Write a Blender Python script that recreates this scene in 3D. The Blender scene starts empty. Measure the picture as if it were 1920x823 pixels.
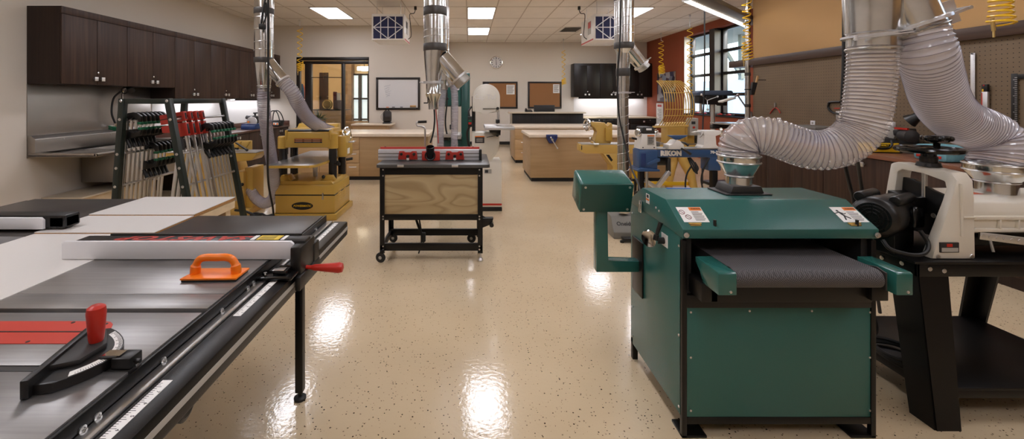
import bpy, bmesh, math, random
from mathutils import Vector, Matrix
random.seed(11)
RND = random.Random(7)
C = bpy.context.scene.collection
PI = math.pi
FPX, VX, VY, CAMZ = 800.0, 880.0, 185.0, 1.5

def P(px, py, d):
    """world point seen at photo pixel (px, py) at depth d metres"""
    return Vector(((px-VX)*d/FPX, d, CAMZ-(py-VY)*d/FPX))
def XA(px, d): return (px-VX)*d/FPX
def ZA(py, d): return CAMZ-(py-VY)*d/FPX

def lin(h):
    h = h.lstrip('#'); out = []
    for i in (0, 2, 4):
        c = int(h[i:i+2], 16)/255
        out.append(c/12.92 if c <= .04045 else ((c+.055)/1.055)**2.4)
    return (*out, 1.0)

# ------------------------------------------------------------------ materials
M = {}
def mat(name, col, rough=.5, metal=0.0, spec=.5, bump=0.0, bscale=200.0, vary=0.0, vscale=6.0, coat=0.0, emit=None, estr=0.0):
    m = bpy.data.materials.new(name); m.use_nodes = True
    nt = m.node_tree; b = nt.nodes['Principled BSDF']
    c = lin(col) if isinstance(col, str) else col
    b.inputs['Base Color'].default_value = c
    b.inputs['Roughness'].default_value = rough
    b.inputs['Metallic'].default_value = metal
    b.inputs['Specular IOR Level'].default_value = spec
    b.inputs['Coat Weight'].default_value = coat
    if emit:
        b.inputs['Emission Color'].default_value = lin(emit); b.inputs['Emission Strength'].default_value = estr
    if bump or vary:
        tc = nt.nodes.new('ShaderNodeTexCoord')
        if bump:
            n = nt.nodes.new('ShaderNodeTexNoise'); n.inputs['Scale'].default_value = bscale; n.inputs['Detail'].default_value = 3
            nt.links.new(tc.outputs['Object'], n.inputs['Vector'])
            bp = nt.nodes.new('ShaderNodeBump'); bp.inputs['Strength'].default_value = bump; bp.inputs['Distance'].default_value = .002
            nt.links.new(n.outputs['Fac'], bp.inputs['Height']); nt.links.new(bp.outputs['Normal'], b.inputs['Normal'])
        if vary:
            n = nt.nodes.new('ShaderNodeTexNoise'); n.inputs['Scale'].default_value = vscale; n.inputs['Detail'].default_value = 4
            nt.links.new(tc.outputs['Object'], n.inputs['Vector'])
            mr = nt.nodes.new('ShaderNodeMapRange'); mr.inputs[1].default_value = .25; mr.inputs[2].default_value = .75
            mr.inputs[3].default_value = 1-vary; mr.inputs[4].default_value = 1+vary
            nt.links.new(n.outputs['Fac'], mr.inputs[0])
            mx = nt.nodes.new('ShaderNodeMix'); mx.data_type = 'RGBA'; mx.blend_type = 'MULTIPLY'; mx.inputs[0].default_value = 1
            mx.inputs[6].default_value = c
            nt.links.new(mr.outputs[0], mx.inputs[7]); nt.links.new(mx.outputs[2], b.inputs['Base Color'])
            if metal > .5:
                mr2 = nt.nodes.new('ShaderNodeMapRange'); mr2.inputs[3].default_value = max(.05, rough-.08); mr2.inputs[4].default_value = rough+.1
                nt.links.new(n.outputs['Fac'], mr2.inputs[0]); nt.links.new(mr2.outputs[0], b.inputs['Roughness'])
    M[name] = m
    return m

def nodes(m): return m.node_tree.nodes, m.node_tree.links, m.node_tree.nodes['Principled BSDF']

def wood(name, c0, c1, scale=(14, 14, .9), rough=.4, c2=None, dist=1.5, coords='Object'):
    m = mat(name, c0, rough, spec=.3)
    N, L, b = nodes(m)
    tc = N.new('ShaderNodeTexCoord'); mp = N.new('ShaderNodeMapping'); mp.inputs['Scale'].default_value = scale
    n = N.new('ShaderNodeTexNoise'); n.inputs['Scale'].default_value = 1.6; n.inputs['Detail'].default_value = 8; n.inputs['Distortion'].default_value = dist*.1
    n2 = N.new('ShaderNodeTexNoise'); n2.inputs['Scale'].default_value = .35; n2.inputs['Detail'].default_value = 2
    cr = N.new('ShaderNodeValToRGB'); cr.color_ramp.elements[0].position = .33; cr.color_ramp.elements[1].position = .68
    cr.color_ramp.elements[0].color = lin(c0); cr.color_ramp.elements[1].color = lin(c1)
    if c2:
        e = cr.color_ramp.elements.new(.5); e.color = lin(c2)
    add = N.new('ShaderNodeMath'); add.operation = 'MULTIPLY_ADD'; add.inputs[1].default_value = .75
    mul = N.new('ShaderNodeMath'); mul.operation = 'MULTIPLY'; mul.inputs[1].default_value = .25
    L.new(tc.outputs[coords], mp.inputs['Vector']); L.new(mp.outputs[0], n.inputs['Vector']); L.new(mp.outputs[0], n2.inputs['Vector'])
    L.new(n2.outputs['Fac'], mul.inputs[0]); L.new(n.outputs['Fac'], add.inputs[0]); L.new(mul.outputs[0], add.inputs[2])
    L.new(add.outputs[0], cr.inputs['Fac']); L.new(cr.outputs['Color'], b.inputs['Base Color'])
    return m

mat('wall_paint', '#D6CDC1', .75, bump=.08, bscale=160)
mat('tan_paint', '#B58D5A', .7, bump=.08, bscale=160)
mat('brick_red_paint', '#8A4124', .7, bump=.08, bscale=160)
mat('orange_paint', '#D9BC90', .7)
mat('ceiling_tile', '#ECE5DC', .9, bump=.25, bscale=120, vary=.03, vscale=3)
mat('ceiling_bar', '#C2B6A8', .6)
mat('black', '#131110', .38)
mat('black_gloss', '#0C0B0B', .16)
mat('black_matte', '#191716', .7)
mat('black_metal', '#0E0C0B', .36, spec=.35, bump=.15, bscale=300)
mat('charcoal', '#2A2726', .5)
mat('laminate_black', '#35302D', .32, bump=.05, bscale=500)
mat('dark_frame', '#1F1815', .35)
mat('chrome', (.8, .8, .8, 1), .08, 1)
mat('steel', (.62, .61, .6, 1), .30, 1, vary=.02, vscale=4)
mat('aluminium', (.72, .72, .73, 1), .38, 1, vary=.05, vscale=10)
mat('satin_aluminium', '#C9C7CB', .35, .35)
mat('stainless', (.36, .33, .30, 1), .40, 1, vary=.06, vscale=3)
mat('galvanized', (.70, .70, .69, 1), .17, 1, vary=.10, vscale=14)
mat('galvanized_dull', (.50, .49, .46, 1), .38, 1, vary=.15, vscale=12)
mat('duct_tape', '#4B4744', .45, .3)
mat('teal', '#2A5F59', .27, bump=.35, bscale=420)
mat('teal_smooth', '#296059', .22, coat=.2)
mat('teal_dark', '#1C4B45', .3)
mat('yellow_machine', '#C29C46', .3, coat=.2)
mat('yellow_cast', '#CDA85A', .38)
mat('yellow_bright', '#E0B41E', .4)
mat('yellow_hose', '#ECBE24', .3)
mat('cream', '#DDD6C8', .35, coat=.15)
mat('white_paint', '#E6E2DC', .3)
mat('white_plastic', '#E5E4E6', .35)
mat('white_laminate', '#DCD8D3', .28)
mat('whiteboard', '#DDDCDD', .15)
mat('paper', '#E8E6E2', .7)
mat('red', '#B8281B', .38)
mat('red_enamel', '#B5352B', .35)
mat('red_plate', '#BE3423', .42)
mat('orange_plastic', '#F07A14', .35)
mat('orange_ink', '#E07820', .6)
mat('ink', '#2A2A2C', .7)
mat('blue_ink', '#3B4A78', .7)
mat('blue_enamel', '#335078', .3)
mat('blue_dark', '#22386A', .35)
mat('blue_vise', '#1D2C63', .4)
mat('blue_bin', '#2D62B8', .35)
mat('green_plastic', '#1B6646', .4)
mat('green_rack', '#1D2621', .35)
mat('grey_plastic', '#77746C', .45)
mat('grey_light', '#A8A49C', .5)
mat('grey_mid', '#6E6A64', .5)
mat('rubber', '#161514', .6)
mat('cork', '#986A42', .85, vary=.12, vscale=90)
mat('maple_top', '#E4D3BE', .25, vary=.06, vscale=12)
mat('counter_light', '#CDBFA8', .3)
mat('particleboard', '#A87B48', .85, vary=.35, vscale=160)
mat('light_pine', '#D8C09A', .6, vary=.08, vscale=12)
mat('brass', (.75, .55, .22, 1), .3, 1)
mat('concrete_out', '#B9B6AF', .9)
mat('white_out', '#F0EFEC', .8)
mat('grey_out', '#7C8078', .8)
mat('leaf', '#49562E', .6)
mat('stone', '#8A6C4A', .8, vary=.45, vscale=7)
mat('bronze', '#8C7440', .4, .6, vary=.3, vscale=25)
mat('teal_bag', '#6FA7B4', .5, vary=.2, vscale=30)
mat('filter_blue', '#20264F', .7)
wood('dark_wood', '#30221B', '#4B372C', scale=(22, 22, .8), rough=.5, c2='#3C2B23')
wood('dark_wood_shade', '#241916', '#33251F', scale=(22, 22, .8), rough=.5)  # darker cabinet body copy; shade in the door gaps is put into its colour
wood('counter_dark', '#4A332B', '#6A4B3F', scale=(14, .8, 14), rough=.3)
wood('counter_red', '#6A4636', '#8A5D48', scale=(14, .8, 14), rough=.3)
wood('trim_dark', '#3C2B22', '#503C31', scale=(20, .6, 20), rough=.4)
wood('maple_panel', '#A38560', '#B3956F', scale=(.8, 10, 10), rough=.38)
wood('maple_light', '#B08F64', '#C2A27A', scale=(.8, 10, 10), rough=.4)
wood('black_wood', '#15110F', '#241D1A', scale=(18, 18, .8), rough=.38)
wood('natural_wood', '#B48A58', '#D0AA78', scale=(10, 10, 2), rough=.5)

# plywood: big cathedral grain
def plywood():
    m = mat('plywood', '#A48A60', .55)
    N, L, b = nodes(m)
    tc = N.new('ShaderNodeTexCoord'); mp = N.new('ShaderNodeMapping'); mp.inputs['Scale'].default_value = (1.0, 1, 3.0); mp.inputs['Location'].default_value = (.3, .2, .4)
    n = N.new('ShaderNodeTexNoise'); n.inputs['Scale'].default_value = 1.2; n.inputs['Detail'].default_value = 1.0; n.inputs['Distortion'].default_value = .4
    mul = N.new('ShaderNodeMath'); mul.operation = 'MULTIPLY'; mul.inputs[1].default_value = 14
    fr = N.new('ShaderNodeMath'); fr.operation = 'FRACT'
    cr = N.new('ShaderNodeValToRGB'); e = cr.color_ramp.elements
    e[0].position = 0; e[0].color = lin('#937C57'); e[1].position = .3; e[1].color = lin('#B39F79')
    e2 = e.new(.85); e2.color = lin('#AA946D'); e3 = e.new(1); e3.color = lin('#937C57')
    fine = N.new('ShaderNodeTexNoise'); fine.inputs['Scale'].default_value = 60
    mx = N.new('ShaderNodeMix'); mx.data_type = 'RGBA'; mx.inputs[0].default_value = .12; mx.inputs[7].default_value = lin('#C2A77C')
    L.new(tc.outputs['Object'], mp.inputs[0]); L.new(mp.outputs[0], n.inputs['Vector']); L.new(n.outputs['Fac'], mul.inputs[0]); L.new(mul.outputs[0], fr.inputs[0])
    L.new(fr.outputs[0], cr.inputs[0]); L.new(cr.outputs[0], mx.inputs[6]); L.new(mx.outputs[2], b.inputs['Base Color'])
plywood()

def floor_mat():
    m = mat('floor_epoxy', '#C6AC88', .13, spec=.55, coat=.25)
    N, L, b = nodes(m)
    b.inputs['Coat Roughness'].default_value = .06
    tc = N.new('ShaderNodeTexCoord')
    v = N.new('ShaderNodeTexVoronoi'); v.inputs['Scale'].default_value = 60; v.inputs['Randomness'].default_value = 1
    sep = N.new('ShaderNodeSeparateColor')
    wob = N.new('ShaderNodeTexNoise'); wob.inputs['Scale'].default_value = 130; wob.inputs['Detail'].default_value = 1
    wm = N.new('ShaderNodeMath'); wm.operation = 'MULTIPLY_ADD'; wm.inputs[1].default_value = .30; wm.inputs[2].default_value = -.15
    dd = N.new('ShaderNodeMath'); dd.operation = 'ADD'
    thr = N.new('ShaderNodeMath'); thr.operation = 'MULTIPLY_ADD'; thr.inputs[1].default_value = .18; thr.inputs[2].default_value = .06
    lt = N.new('ShaderNodeMath'); lt.operation = 'LESS_THAN'
    keep = N.new('ShaderNodeMath'); keep.operation = 'LESS_THAN'; keep.inputs[1].default_value = .80
    mul = N.new('ShaderNodeMath'); mul.operation = 'MULTIPLY'
    cr = N.new('ShaderNodeValToRGB'); e = cr.color_ramp.elements
    e[0].position = 0; e[0].color = lin('#3A2A22'); e[1].position = .8; e[1].color = lin('#6A5442'); e2 = e.new(.92); e2.color = lin('#8D7A64')
    base = N.new('ShaderNodeTexNoise'); base.inputs['Scale'].default_value = 1.2; base.inputs['Detail'].default_value = 5
    bc = N.new('ShaderNodeValToRGB'); bc.color_ramp.elements[0].position = .3; bc.color_ramp.elements[0].color = lin('#CAB493'); bc.color_ramp.elements[1].position = .7; bc.color_ramp.elements[1].color = lin('#D4BF9F')
    mx = N.new('ShaderNodeMix'); mx.data_type = 'RGBA'
    L.new(tc.outputs['Object'], v.inputs['Vector']); L.new(tc.outputs['Object'], wob.inputs['Vector']); L.new(tc.outputs['Object'], base.inputs['Vector'])
    L.new(v.outputs['Color'], sep.inputs[0]); L.new(wob.outputs['Fac'], wm.inputs[0])
    L.new(v.outputs['Distance'], dd.inputs[0]); L.new(wm.outputs[0], dd.inputs[1])
    L.new(sep.outputs[0], thr.inputs[0]); L.new(dd.outputs[0], lt.inputs[0]); L.new(thr.outputs[0], lt.inputs[1])
    L.new(sep.outputs[1], keep.inputs[0]); L.new(lt.outputs[0], mul.inputs[0]); L.new(keep.outputs[0], mul.inputs[1])
    L.new(sep.outputs[2], cr.inputs[0]); L.new(base.outputs['Fac'], bc.inputs[0])
    L.new(mul.outputs[0], mx.inputs[0]); L.new(bc.outputs[0], mx.inputs[6]); L.new(cr.outputs[0], mx.inputs[7]); L.new(mx.outputs[2], b.inputs['Base Color'])
    bn = N.new('ShaderNodeTexNoise'); bn.inputs['Scale'].default_value = 42; bn.inputs['Detail'].default_value = 2
    bp = N.new('ShaderNodeBump'); bp.inputs['Strength'].default_value = .16; bp.inputs['Distance'].default_value = .004
    L.new(tc.outputs['Object'], bn.inputs['Vector']); L.new(bn.outputs['Fac'], bp.inputs['Height']); L.new(bp.outputs[0], b.inputs['Normal']); L.new(bp.outputs[0], b.inputs['Coat Normal'])
floor_mat()

def iron_mat():
    m = mat('cast_iron', (.30, .29, .285, 1), .36, .85)
    N, L, b = nodes(m)
    tc = N.new('ShaderNodeTexCoord'); mp = N.new('ShaderNodeMapping'); mp.inputs['Scale'].default_value = (3, 90, 1)
    n = N.new('ShaderNodeTexNoise'); n.inputs['Scale'].default_value = 1; n.inputs['Detail'].default_value = 6
    n2 = N.new('ShaderNodeTexNoise'); n2.inputs['Scale'].default_value = 5; n2.inputs['Detail'].default_value = 4
    cr = N.new('ShaderNodeValToRGB'); cr.color_ramp.elements[0].position = .3; cr.color_ramp.elements[0].color = (.27, .26, .255, 1); cr.color_ramp.elements[1].position = .75; cr.color_ramp.elements[1].color = (.42, .41, .40, 1)
    mr = N.new('ShaderNodeMapRange'); mr.inputs[3].default_value = .26; mr.inputs[4].default_value = .5
    ad = N.new('ShaderNodeMath'); ad.operation = 'ADD'; hf = N.new('ShaderNodeMath'); hf.operation = 'MULTIPLY'; hf.inputs[1].default_value = .5
    L.new(tc.outputs['Object'], mp.inputs[0]); L.new(mp.outputs[0], n.inputs['Vector']); L.new(tc.outputs['Object'], n2.inputs['Vector'])
    L.new(n.outputs['Fac'], ad.inputs[0]); L.new(n2.outputs['Fac'], ad.inputs[1]); L.new(ad.outputs[0], hf.inputs[0])
    L.new(hf.outputs[0], cr.inputs[0]); L.new(cr.outputs[0], b.inputs['Base Color']); L.new(n2.outputs['Fac'], mr.inputs[0]); L.new(mr.outputs[0], b.inputs['Roughness'])
iron_mat()

def peg_mat():
    m = mat('pegboard', '#6E5644', .6)
    N, L, b = nodes(m)
    tc = N.new('ShaderNodeTexCoord'); sx = N.new('ShaderNodeSeparateXYZ'); L.new(tc.outputs['Object'], sx.inputs[0])
    ds = []
    for k in (1, 2):
        d = N.new('ShaderNodeMath'); d.operation = 'DIVIDE'; d.inputs[1].default_value = .042
        f = N.new('ShaderNodeMath'); f.operation = 'FRACT'; s = N.new('ShaderNodeMath'); s.operation = 'SUBTRACT'; s.inputs[1].default_value = .5
        q = N.new('ShaderNodeMath'); q.operation = 'MULTIPLY'
        L.new(sx.outputs[k], d.inputs[0]); L.new(d.outputs[0], f.inputs[0]); L.new(f.outputs[0], s.inputs[0]); L.new(s.outputs[0], q.inputs[0]); L.new(s.outputs[0], q.inputs[1]); ds.append(q)
    a = N.new('ShaderNodeMath'); a.operation = 'ADD'; L.new(ds[0].outputs[0], a.inputs[0]); L.new(ds[1].outputs[0], a.inputs[1])
    lt = N.new('ShaderNodeMath'); lt.operation = 'LESS_THAN'; lt.inputs[1].default_value = .011; L.new(a.outputs[0], lt.inputs[0])
    n = N.new('ShaderNodeTexNoise'); n.inputs['Scale'].default_value = 3; n.inputs['Detail'].default_value = 4; L.new(tc.outputs['Object'], n.inputs['Vector'])
    cr = N.new('ShaderNodeValToRGB'); cr.color_ramp.elements[0].color = lin('#665440'); cr.color_ramp.elements[1].color = lin('#7B674F'); L.new(n.outputs['Fac'], cr.inputs[0])
    mx = N.new('ShaderNodeMix'); mx.data_type = 'RGBA'; mx.inputs[7].default_value = lin('#211812')
    L.new(lt.outputs[0], mx.inputs[0]); L.new(cr.outputs[0], mx.inputs[6]); L.new(mx.outputs[2], b.inputs['Base Color'])
peg_mat()

def belt_mat():
    m = mat('belt_weave', '#4A4848', .65)
    N, L, b = nodes(m)
    tc = N.new('ShaderNodeTexCoord'); sx = N.new('ShaderNodeSeparateXYZ'); L.new(tc.outputs['Object'], sx.inputs[0])
    def op(o, a, b2=None, v=None):
        q = N.new('ShaderNodeMath'); q.operation = o
        L.new(a, q.inputs[0])
        if b2 is not None: L.new(b2, q.inputs[1])
        if v is not None: q.inputs[1].default_value = v
        return q.outputs[0]
    # herringbone: zigzag along the belt
    zx = op('PINGPONG', sx.outputs[0], v=.05)
    yz = op('SUBTRACT', sx.outputs[1], sx.outputs[2])
    s = op('ADD', zx, yz)
    f = op('FRACT', op('DIVIDE', s, v=.0085))
    f2 = op('FRACT', op('DIVIDE', sx.outputs[0], v=.006))
    g = op('GREATER_THAN', f, v=.45)
    g2 = op('GREATER_THAN', f2, v=.3)
    mm = op('MULTIPLY', g, g2)
    mx = N.new('ShaderNodeMix'); mx.data_type = 'RGBA'; mx.inputs[6].default_value = lin('#353334'); mx.inputs[7].default_value = lin('#625E60')
    L.new(mm, mx.inputs[0]); L.new(mx.outputs[2], b.inputs['Base Color'])
    bp = N.new('ShaderNodeBump'); bp.inputs['Strength'].default_value = .4; bp.inputs['Distance'].default_value = .002
    L.new(mm, bp.inputs['Height']); L.new(bp.outputs[0], b.inputs['Normal'])
belt_mat()

def clear_hose(name, tint, alpha, rough=.12):
    m = mat(name, tint, rough, spec=.7)
    N, L, b = nodes(m)
    b.inputs['Alpha'].default_value = alpha; b.inputs['Coat Weight'].default_value = .6; b.inputs['Coat Roughness'].default_value = .04
    return m
clear_hose('hose_clear', '#F8EEE8', .33, .10)
clear_hose('hose_pale', '#F2EFF6', .46, .10)
clear_hose('hose_thin', '#DCD6DE', .42, .12)
mat('hose_wire', '#6A626C', .4, .4)

def glass(name, fac=.1, tint=(.96, .98, .98, 1)):
    m = bpy.data.materials.new(name); m.use_nodes = True
    N, L = m.node_tree.nodes, m.node_tree.links; N.clear()
    o = N.new('ShaderNodeOutputMaterial'); t = N.new('ShaderNodeBsdfTransparent'); t.inputs[0].default_value = tint
    g = N.new('ShaderNodeBsdfGlossy'); g.inputs['Roughness'].default_value = .02
    mx = N.new('ShaderNodeMixShader'); mx.inputs[0].default_value = fac
    L.new(t.outputs[0], mx.inputs[1]); L.new(g.outputs[0], mx.inputs[2]); L.new(mx.outputs[0], o.inputs[0])
    M[name] = m
glass('window_glass', .06)
glass('door_glass', .10)

def emis(name, col, s):
    m = mat(name, '#FFFFFF', .5, emit=col, estr=s); return m
emis('panel_light', '#F6F6FF', 10.5)
emis('strip_light', '#F4F5FF', 14.0)
emis('tube_light', '#FFF6E8', 8.0)
emis('room_lamp', '#FFEED2', 9.0)
emis('monitor_red', '#B03020', .4)

# ------------------------------------------------------------------ mesh builder
class MB:
    def __init__(self):
        self.bm = bmesh.new(); self.mi = 0; self.fl = self.bm.faces.layers.int.new('flat')
    def _flat(self, before, bev):
        bev = set(bev)
        for f in self.bm.faces:
            if f not in before and f not in bev: f[self.fl] = 1
    def _mark(self, faces):
        for f in faces: f.material_index = self.mi
    def box(self, x, y, z, b=0.0, M_=None, seg=2):
        x0, x1 = sorted(x); y0, y1 = sorted(y); z0, z1 = sorted(z)
        bm = self.bm; before = set(bm.faces) if b > 0 else None
        vs = [bm.verts.new(Vector(p)) for p in ((x0,y0,z0),(x1,y0,z0),(x1,y1,z0),(x0,y1,z0),(x0,y0,z1),(x1,y0,z1),(x1,y1,z1),(x0,y1,z1))]
        fs = [bm.faces.new([vs[i] for i in q]) for q in ((3,2,1,0),(4,5,6,7),(0,1,5,4),(1,2,6,5),(2,3,7,6),(3,0,4,7))]
        self._mark(fs)
        allv = vs
        if b > 0:
            b = min(b, .45*min(x1-x0, y1-y0, z1-z0))
            es = list({e for f in fs for e in f.edges})
            r = bmesh.ops.bevel(bm, geom=es, offset=b, segments=seg, profile=.5, affect='EDGES')
            self._mark(r['faces']); self._flat(before, r['faces']); allv = list({v for f in r['faces'] for v in f.verts} | {v for v in vs if v.is_valid})
        if M_ is not None:
            for v in allv: v.co = M_ @ v.co
        return self
    def obox(self, c, size, rot=None, b=0.0):
        """box with centre c, size and rotation matrix"""
        sx, sy, sz = (s/2 for s in size)
        m = Matrix.Translation(Vector(c)) @ (rot.to_4x4() if rot is not None else Matrix.Identity(4))
        return self.box((-sx, sx), (-sy, sy), (-sz, sz), b, m)
    def bar(self, p0, p1, w, h=None, b=0.0, up=(0, 0, 1)):
        """rectangular bar between two points"""
        p0, p1 = Vector(p0), Vector(p1); h = h or w
        d = p1-p0; L = d.length; zz = d.normalized(); u = Vector(up)
        if abs(zz.dot(u)) > .98: u = Vector((0, 1, 0))
        xx = u.cross(zz).normalized(); yy = zz.cross(xx)
        m = Matrix((( xx.x, yy.x, zz.x, p0.x), (xx.y, yy.y, zz.y, p0.y), (xx.z, yy.z, zz.z, p0.z), (0, 0, 0, 1)))
        return self.box((-w/2, w/2), (-h/2, h/2), (0, L), b, m)
    def _rings(self, rings, cap0=True, cap1=True, close=False):
        bm = self.bm; n = len(rings[0]); V = [[bm.verts.new(p) for p in r] for r in rings]; fs = []
        last = len(V) if close else len(V)-1
        for i in range(last):
            a, b = V[i], V[(i+1) % len(V)]
            for j in range(n):
                k = (j+1) % n
                try: fs.append(bm.faces.new((a[j], a[k], b[k], b[j])))
                except ValueError: pass
        if not close:
            if cap0: fs.append(bm.faces.new(list(reversed(V[0]))))
            if cap1: fs.append(bm.faces.new(V[-1]))
        self._mark(fs); return self
    def cyl(self, p0, p1, r0, r1=None, n=20, cap=True):
        p0, p1 = Vector(p0), Vector(p1); r1 = r0 if r1 is None else r1
        return self.lathe([(r0, 0), (r1, (p1-p0).length)], p0, p1-p0, n, cap)
    def lathe(self, prof, o, axis=(0, 0, 1), n=24, cap=True):
        o = Vector(o); z = Vector(axis).normalized(); u = Vector((0, 0, 1)) if abs(z.z) < .9 else Vector((1, 0, 0))
        x = u.cross(z).normalized(); y = z.cross(x)
        rings = [[o + z*h + (x*math.cos(2*PI*j/n) + y*math.sin(2*PI*j/n))*max(r, 1e-5) for j in range(n)] for r, h in prof]
        return self._rings(rings, cap, cap)
    def frames(self, pts, closed=False):
        pts = [Vector(p) for p in pts]; n = len(pts); T = []
        for i in range(n):
            a = pts[(i-1) % n] if (closed or i > 0) else pts[i]
            b = pts[(i+1) % n] if (closed or i < n-1) else pts[i]
            t = (b-a); T.append(t.normalized() if t.length > 1e-9 else Vector((0, 0, 1)))
        u = Vector((0, 0, 1)) if abs(T[0].z) < .9 else Vector((1, 0, 0))
        x = u.cross(T[0]).normalized(); F = []
        for t in T:
            x = (x - t*x.dot(t)); x = x.normalized() if x.length > 1e-6 else Vector((1, 0, 0))
            F.append((x.copy(), t.cross(x)))
        return pts, T, F
    def tube(self, pts, r, n=8, closed=False, cap=True):
        pts, T, F = self.frames(pts, closed); rings = []
        for i, p in enumerate(pts):
            rr = r[i] if isinstance(r, (list, tuple)) else r
            x, y = F[i]
            rings.append([p + (x*math.cos(2*PI*j/n) + y*math.sin(2*PI*j/n))*rr for j in range(n)])
        return self._rings(rings, cap, cap, closed)
    def prism(self, poly, axis, a0, a1, b=0.0):
        """polygon [(u,v)] extruded along axis: X:(y,z) Y:(x,z) Z:(x,y)"""
        bm = self.bm; before = set(bm.faces) if b > 0 else None
        def mk(u, v, a): return Vector((a, u, v)) if axis == 'X' else Vector((u, a, v)) if axis == 'Y' else Vector((u, v, a))
        A = [bm.verts.new(mk(u, v, a0)) for u, v in poly]; B = [bm.verts.new(mk(u, v, a1)) for u, v in poly]; n = len(poly)
        fs = [bm.faces.new(A), bm.faces.new(list(reversed(B)))]
        fs += [bm.faces.new((A[i], B[i], B[(i+1) % n], A[(i+1) % n])) for i in range(n)]
        self._mark(fs)
        if b > 0:
            es = list({e for f in fs for e in f.edges})
            r = bmesh.ops.bevel(bm, geom=es, offset=b, segments=2, profile=.5, affect='EDGES'); self._mark(r['faces']); self._flat(before, r['faces'])
        return self
    def quad(self, a, b, c, d):
        f = self.bm.faces.new([self.bm.verts.new(Vector(p)) for p in (a, b, c, d)]); self._mark([f]); return self
    def sphere(self, c, r, n=14, sc=(1, 1, 1)):
        m = Matrix.Translation(Vector(c)) @ Matrix.Diagonal((*(r*s for s in sc), 1))
        res = bmesh.ops.create_uvsphere(self.bm, u_segments=n, v_segments=max(6, n//2), radius=1, matrix=m)
        self._mark({f for v in res['verts'] for f in v.link_faces}); return self
    def torus(self, c, R, r, axis=(0, 0, 1), n=28, m=8):
        z = Vector(axis).normalized(); u = Vector((0, 0, 1)) if abs(z.z) < .9 else Vector((1, 0, 0)); x = u.cross(z).normalized(); y = z.cross(x)
        return self.tube([Vector(c) + (x*math.cos(2*PI*i/n) + y*math.sin(2*PI*i/n))*R for i in range(n)], r, m, closed=True)
    def xf(self, m):
        for v in self.bm.verts: v.co = m @ v.co
        return self
    def build(self, name, mats, parent=None, **kw):
        bm = self.bm
        bmesh.ops.recalc_face_normals(bm, faces=bm.faces[:])
        me = bpy.data.meshes.new(name); 
        for f in bm.faces: f.smooth = not f[self.fl]
        if parent is None and kw.pop('recentre', True) and len(bm.verts):
            xs = [v.co.x for v in bm.verts]; ys = [v.co.y for v in bm.verts]; zs = [v.co.z for v in bm.verts]
            o = Vector(((min(xs)+max(xs))/2, (min(ys)+max(ys))/2, min(zs)))
            for v in bm.verts: v.co -= o
        else:
            o = Vector((0, 0, 0))
            if parent is not None:
                inv = INV[parent.name]
                for v in bm.verts: v.co = inv @ v.co
        bm.to_mesh(me); bm.free()
        me.set_sharp_from_angle(angle=math.radians(32))
        for mm in (mats if isinstance(mats, (list, tuple)) else [mats]):
            me.materials.append(M[mm] if isinstance(mm, str) else mm)
        ob = bpy.data.objects.new(name, me); C.objects.link(ob)
        if parent is not None: ob.parent = parent; INV[ob.name] = INV[parent.name]
        else: ob.location = o; INV[ob.name] = Matrix.Translation(-o)
        for k, v in kw.items(): ob[k] = v
        return ob

INV = {}
def thing(name, label, cat, loc=(0, 0, 0), rz=0.0, group=None):
    o = bpy.data.objects.new(name, None); C.objects.link(o); o.empty_display_size = .1
    o.location = loc; o.rotation_euler = (0, 0, rz); o['label'] = label; o['category'] = cat
    if group: o['group'] = group
    INV[o.name] = (Matrix.Translation(Vector(loc)) @ Matrix.Rotation(rz, 4, 'Z')).inverted()
    return o
def local(o):
    """from here on parts of o are given in o's own frame"""
    INV[o.name] = Matrix.Identity(4); return o
def tag(o, label, cat, group=None):
    o['label'] = label; o['category'] = cat
    if group: o['group'] = group
    return o
def struct(o): o['kind'] = 'structure'; return o
def dup(root, loc, rz=0.0, label=None, group=None, rot=None):
    def cp(o, parent):
        c = o.copy(); C.objects.link(c)
        if parent is not None: c.parent = parent
        INV[c.name] = INV[o.name]
        for ch in list(o.children): cp(ch, c)
        return c
    r = cp(root, None); r.location = loc; r.rotation_euler = rot if rot else (0, 0, rz)
    if label: r['label'] = label
    if group: r['group'] = group
    return r

def text_mesh(name, s, size, m4, material, parent, ext=.0008, bold=0.0, align='CENTER', spacing=1.0, shear=0.0):
    cu = bpy.data.curves.new(name, 'FONT'); cu.body = s; cu.size = size; cu.extrude = ext; cu.offset = bold
    cu.align_x = align; cu.align_y = 'CENTER'; cu.space_character = spacing; cu.shear = shear; cu.resolution_u = 2
    ob = bpy.data.objects.new('tmp', cu); C.objects.link(ob)
    bpy.context.view_layer.update()
    dg = bpy.context.evaluated_depsgraph_get()
    me = bpy.data.meshes.new_from_object(ob.evaluated_get(dg)); me.name = name
    bpy.data.objects.remove(ob); bpy.data.curves.remove(cu)
    me.transform((INV[parent.name] if parent else Matrix.Identity(4)) @ m4)
    me.materials.clear(); me.materials.append(M[material])
    o = bpy.data.objects.new(name, me); C.objects.link(o)
    if parent: o.parent = parent; INV[o.name] = INV[parent.name]
    return o
def facing(c, xdir, updir):
    """matrix placing text at c reading along xdir with updir up"""
    x = Vector(xdir).normalized(); y = Vector(updir); y = (y - x*y.dot(x)).normalized(); z = x.cross(y)
    return Matrix(((x.x, y.x, z.x, c[0]), (x.y, y.y, z.y, c[1]), (x.z, y.z, z.z, c[2]), (0, 0, 0, 1)))

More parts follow.
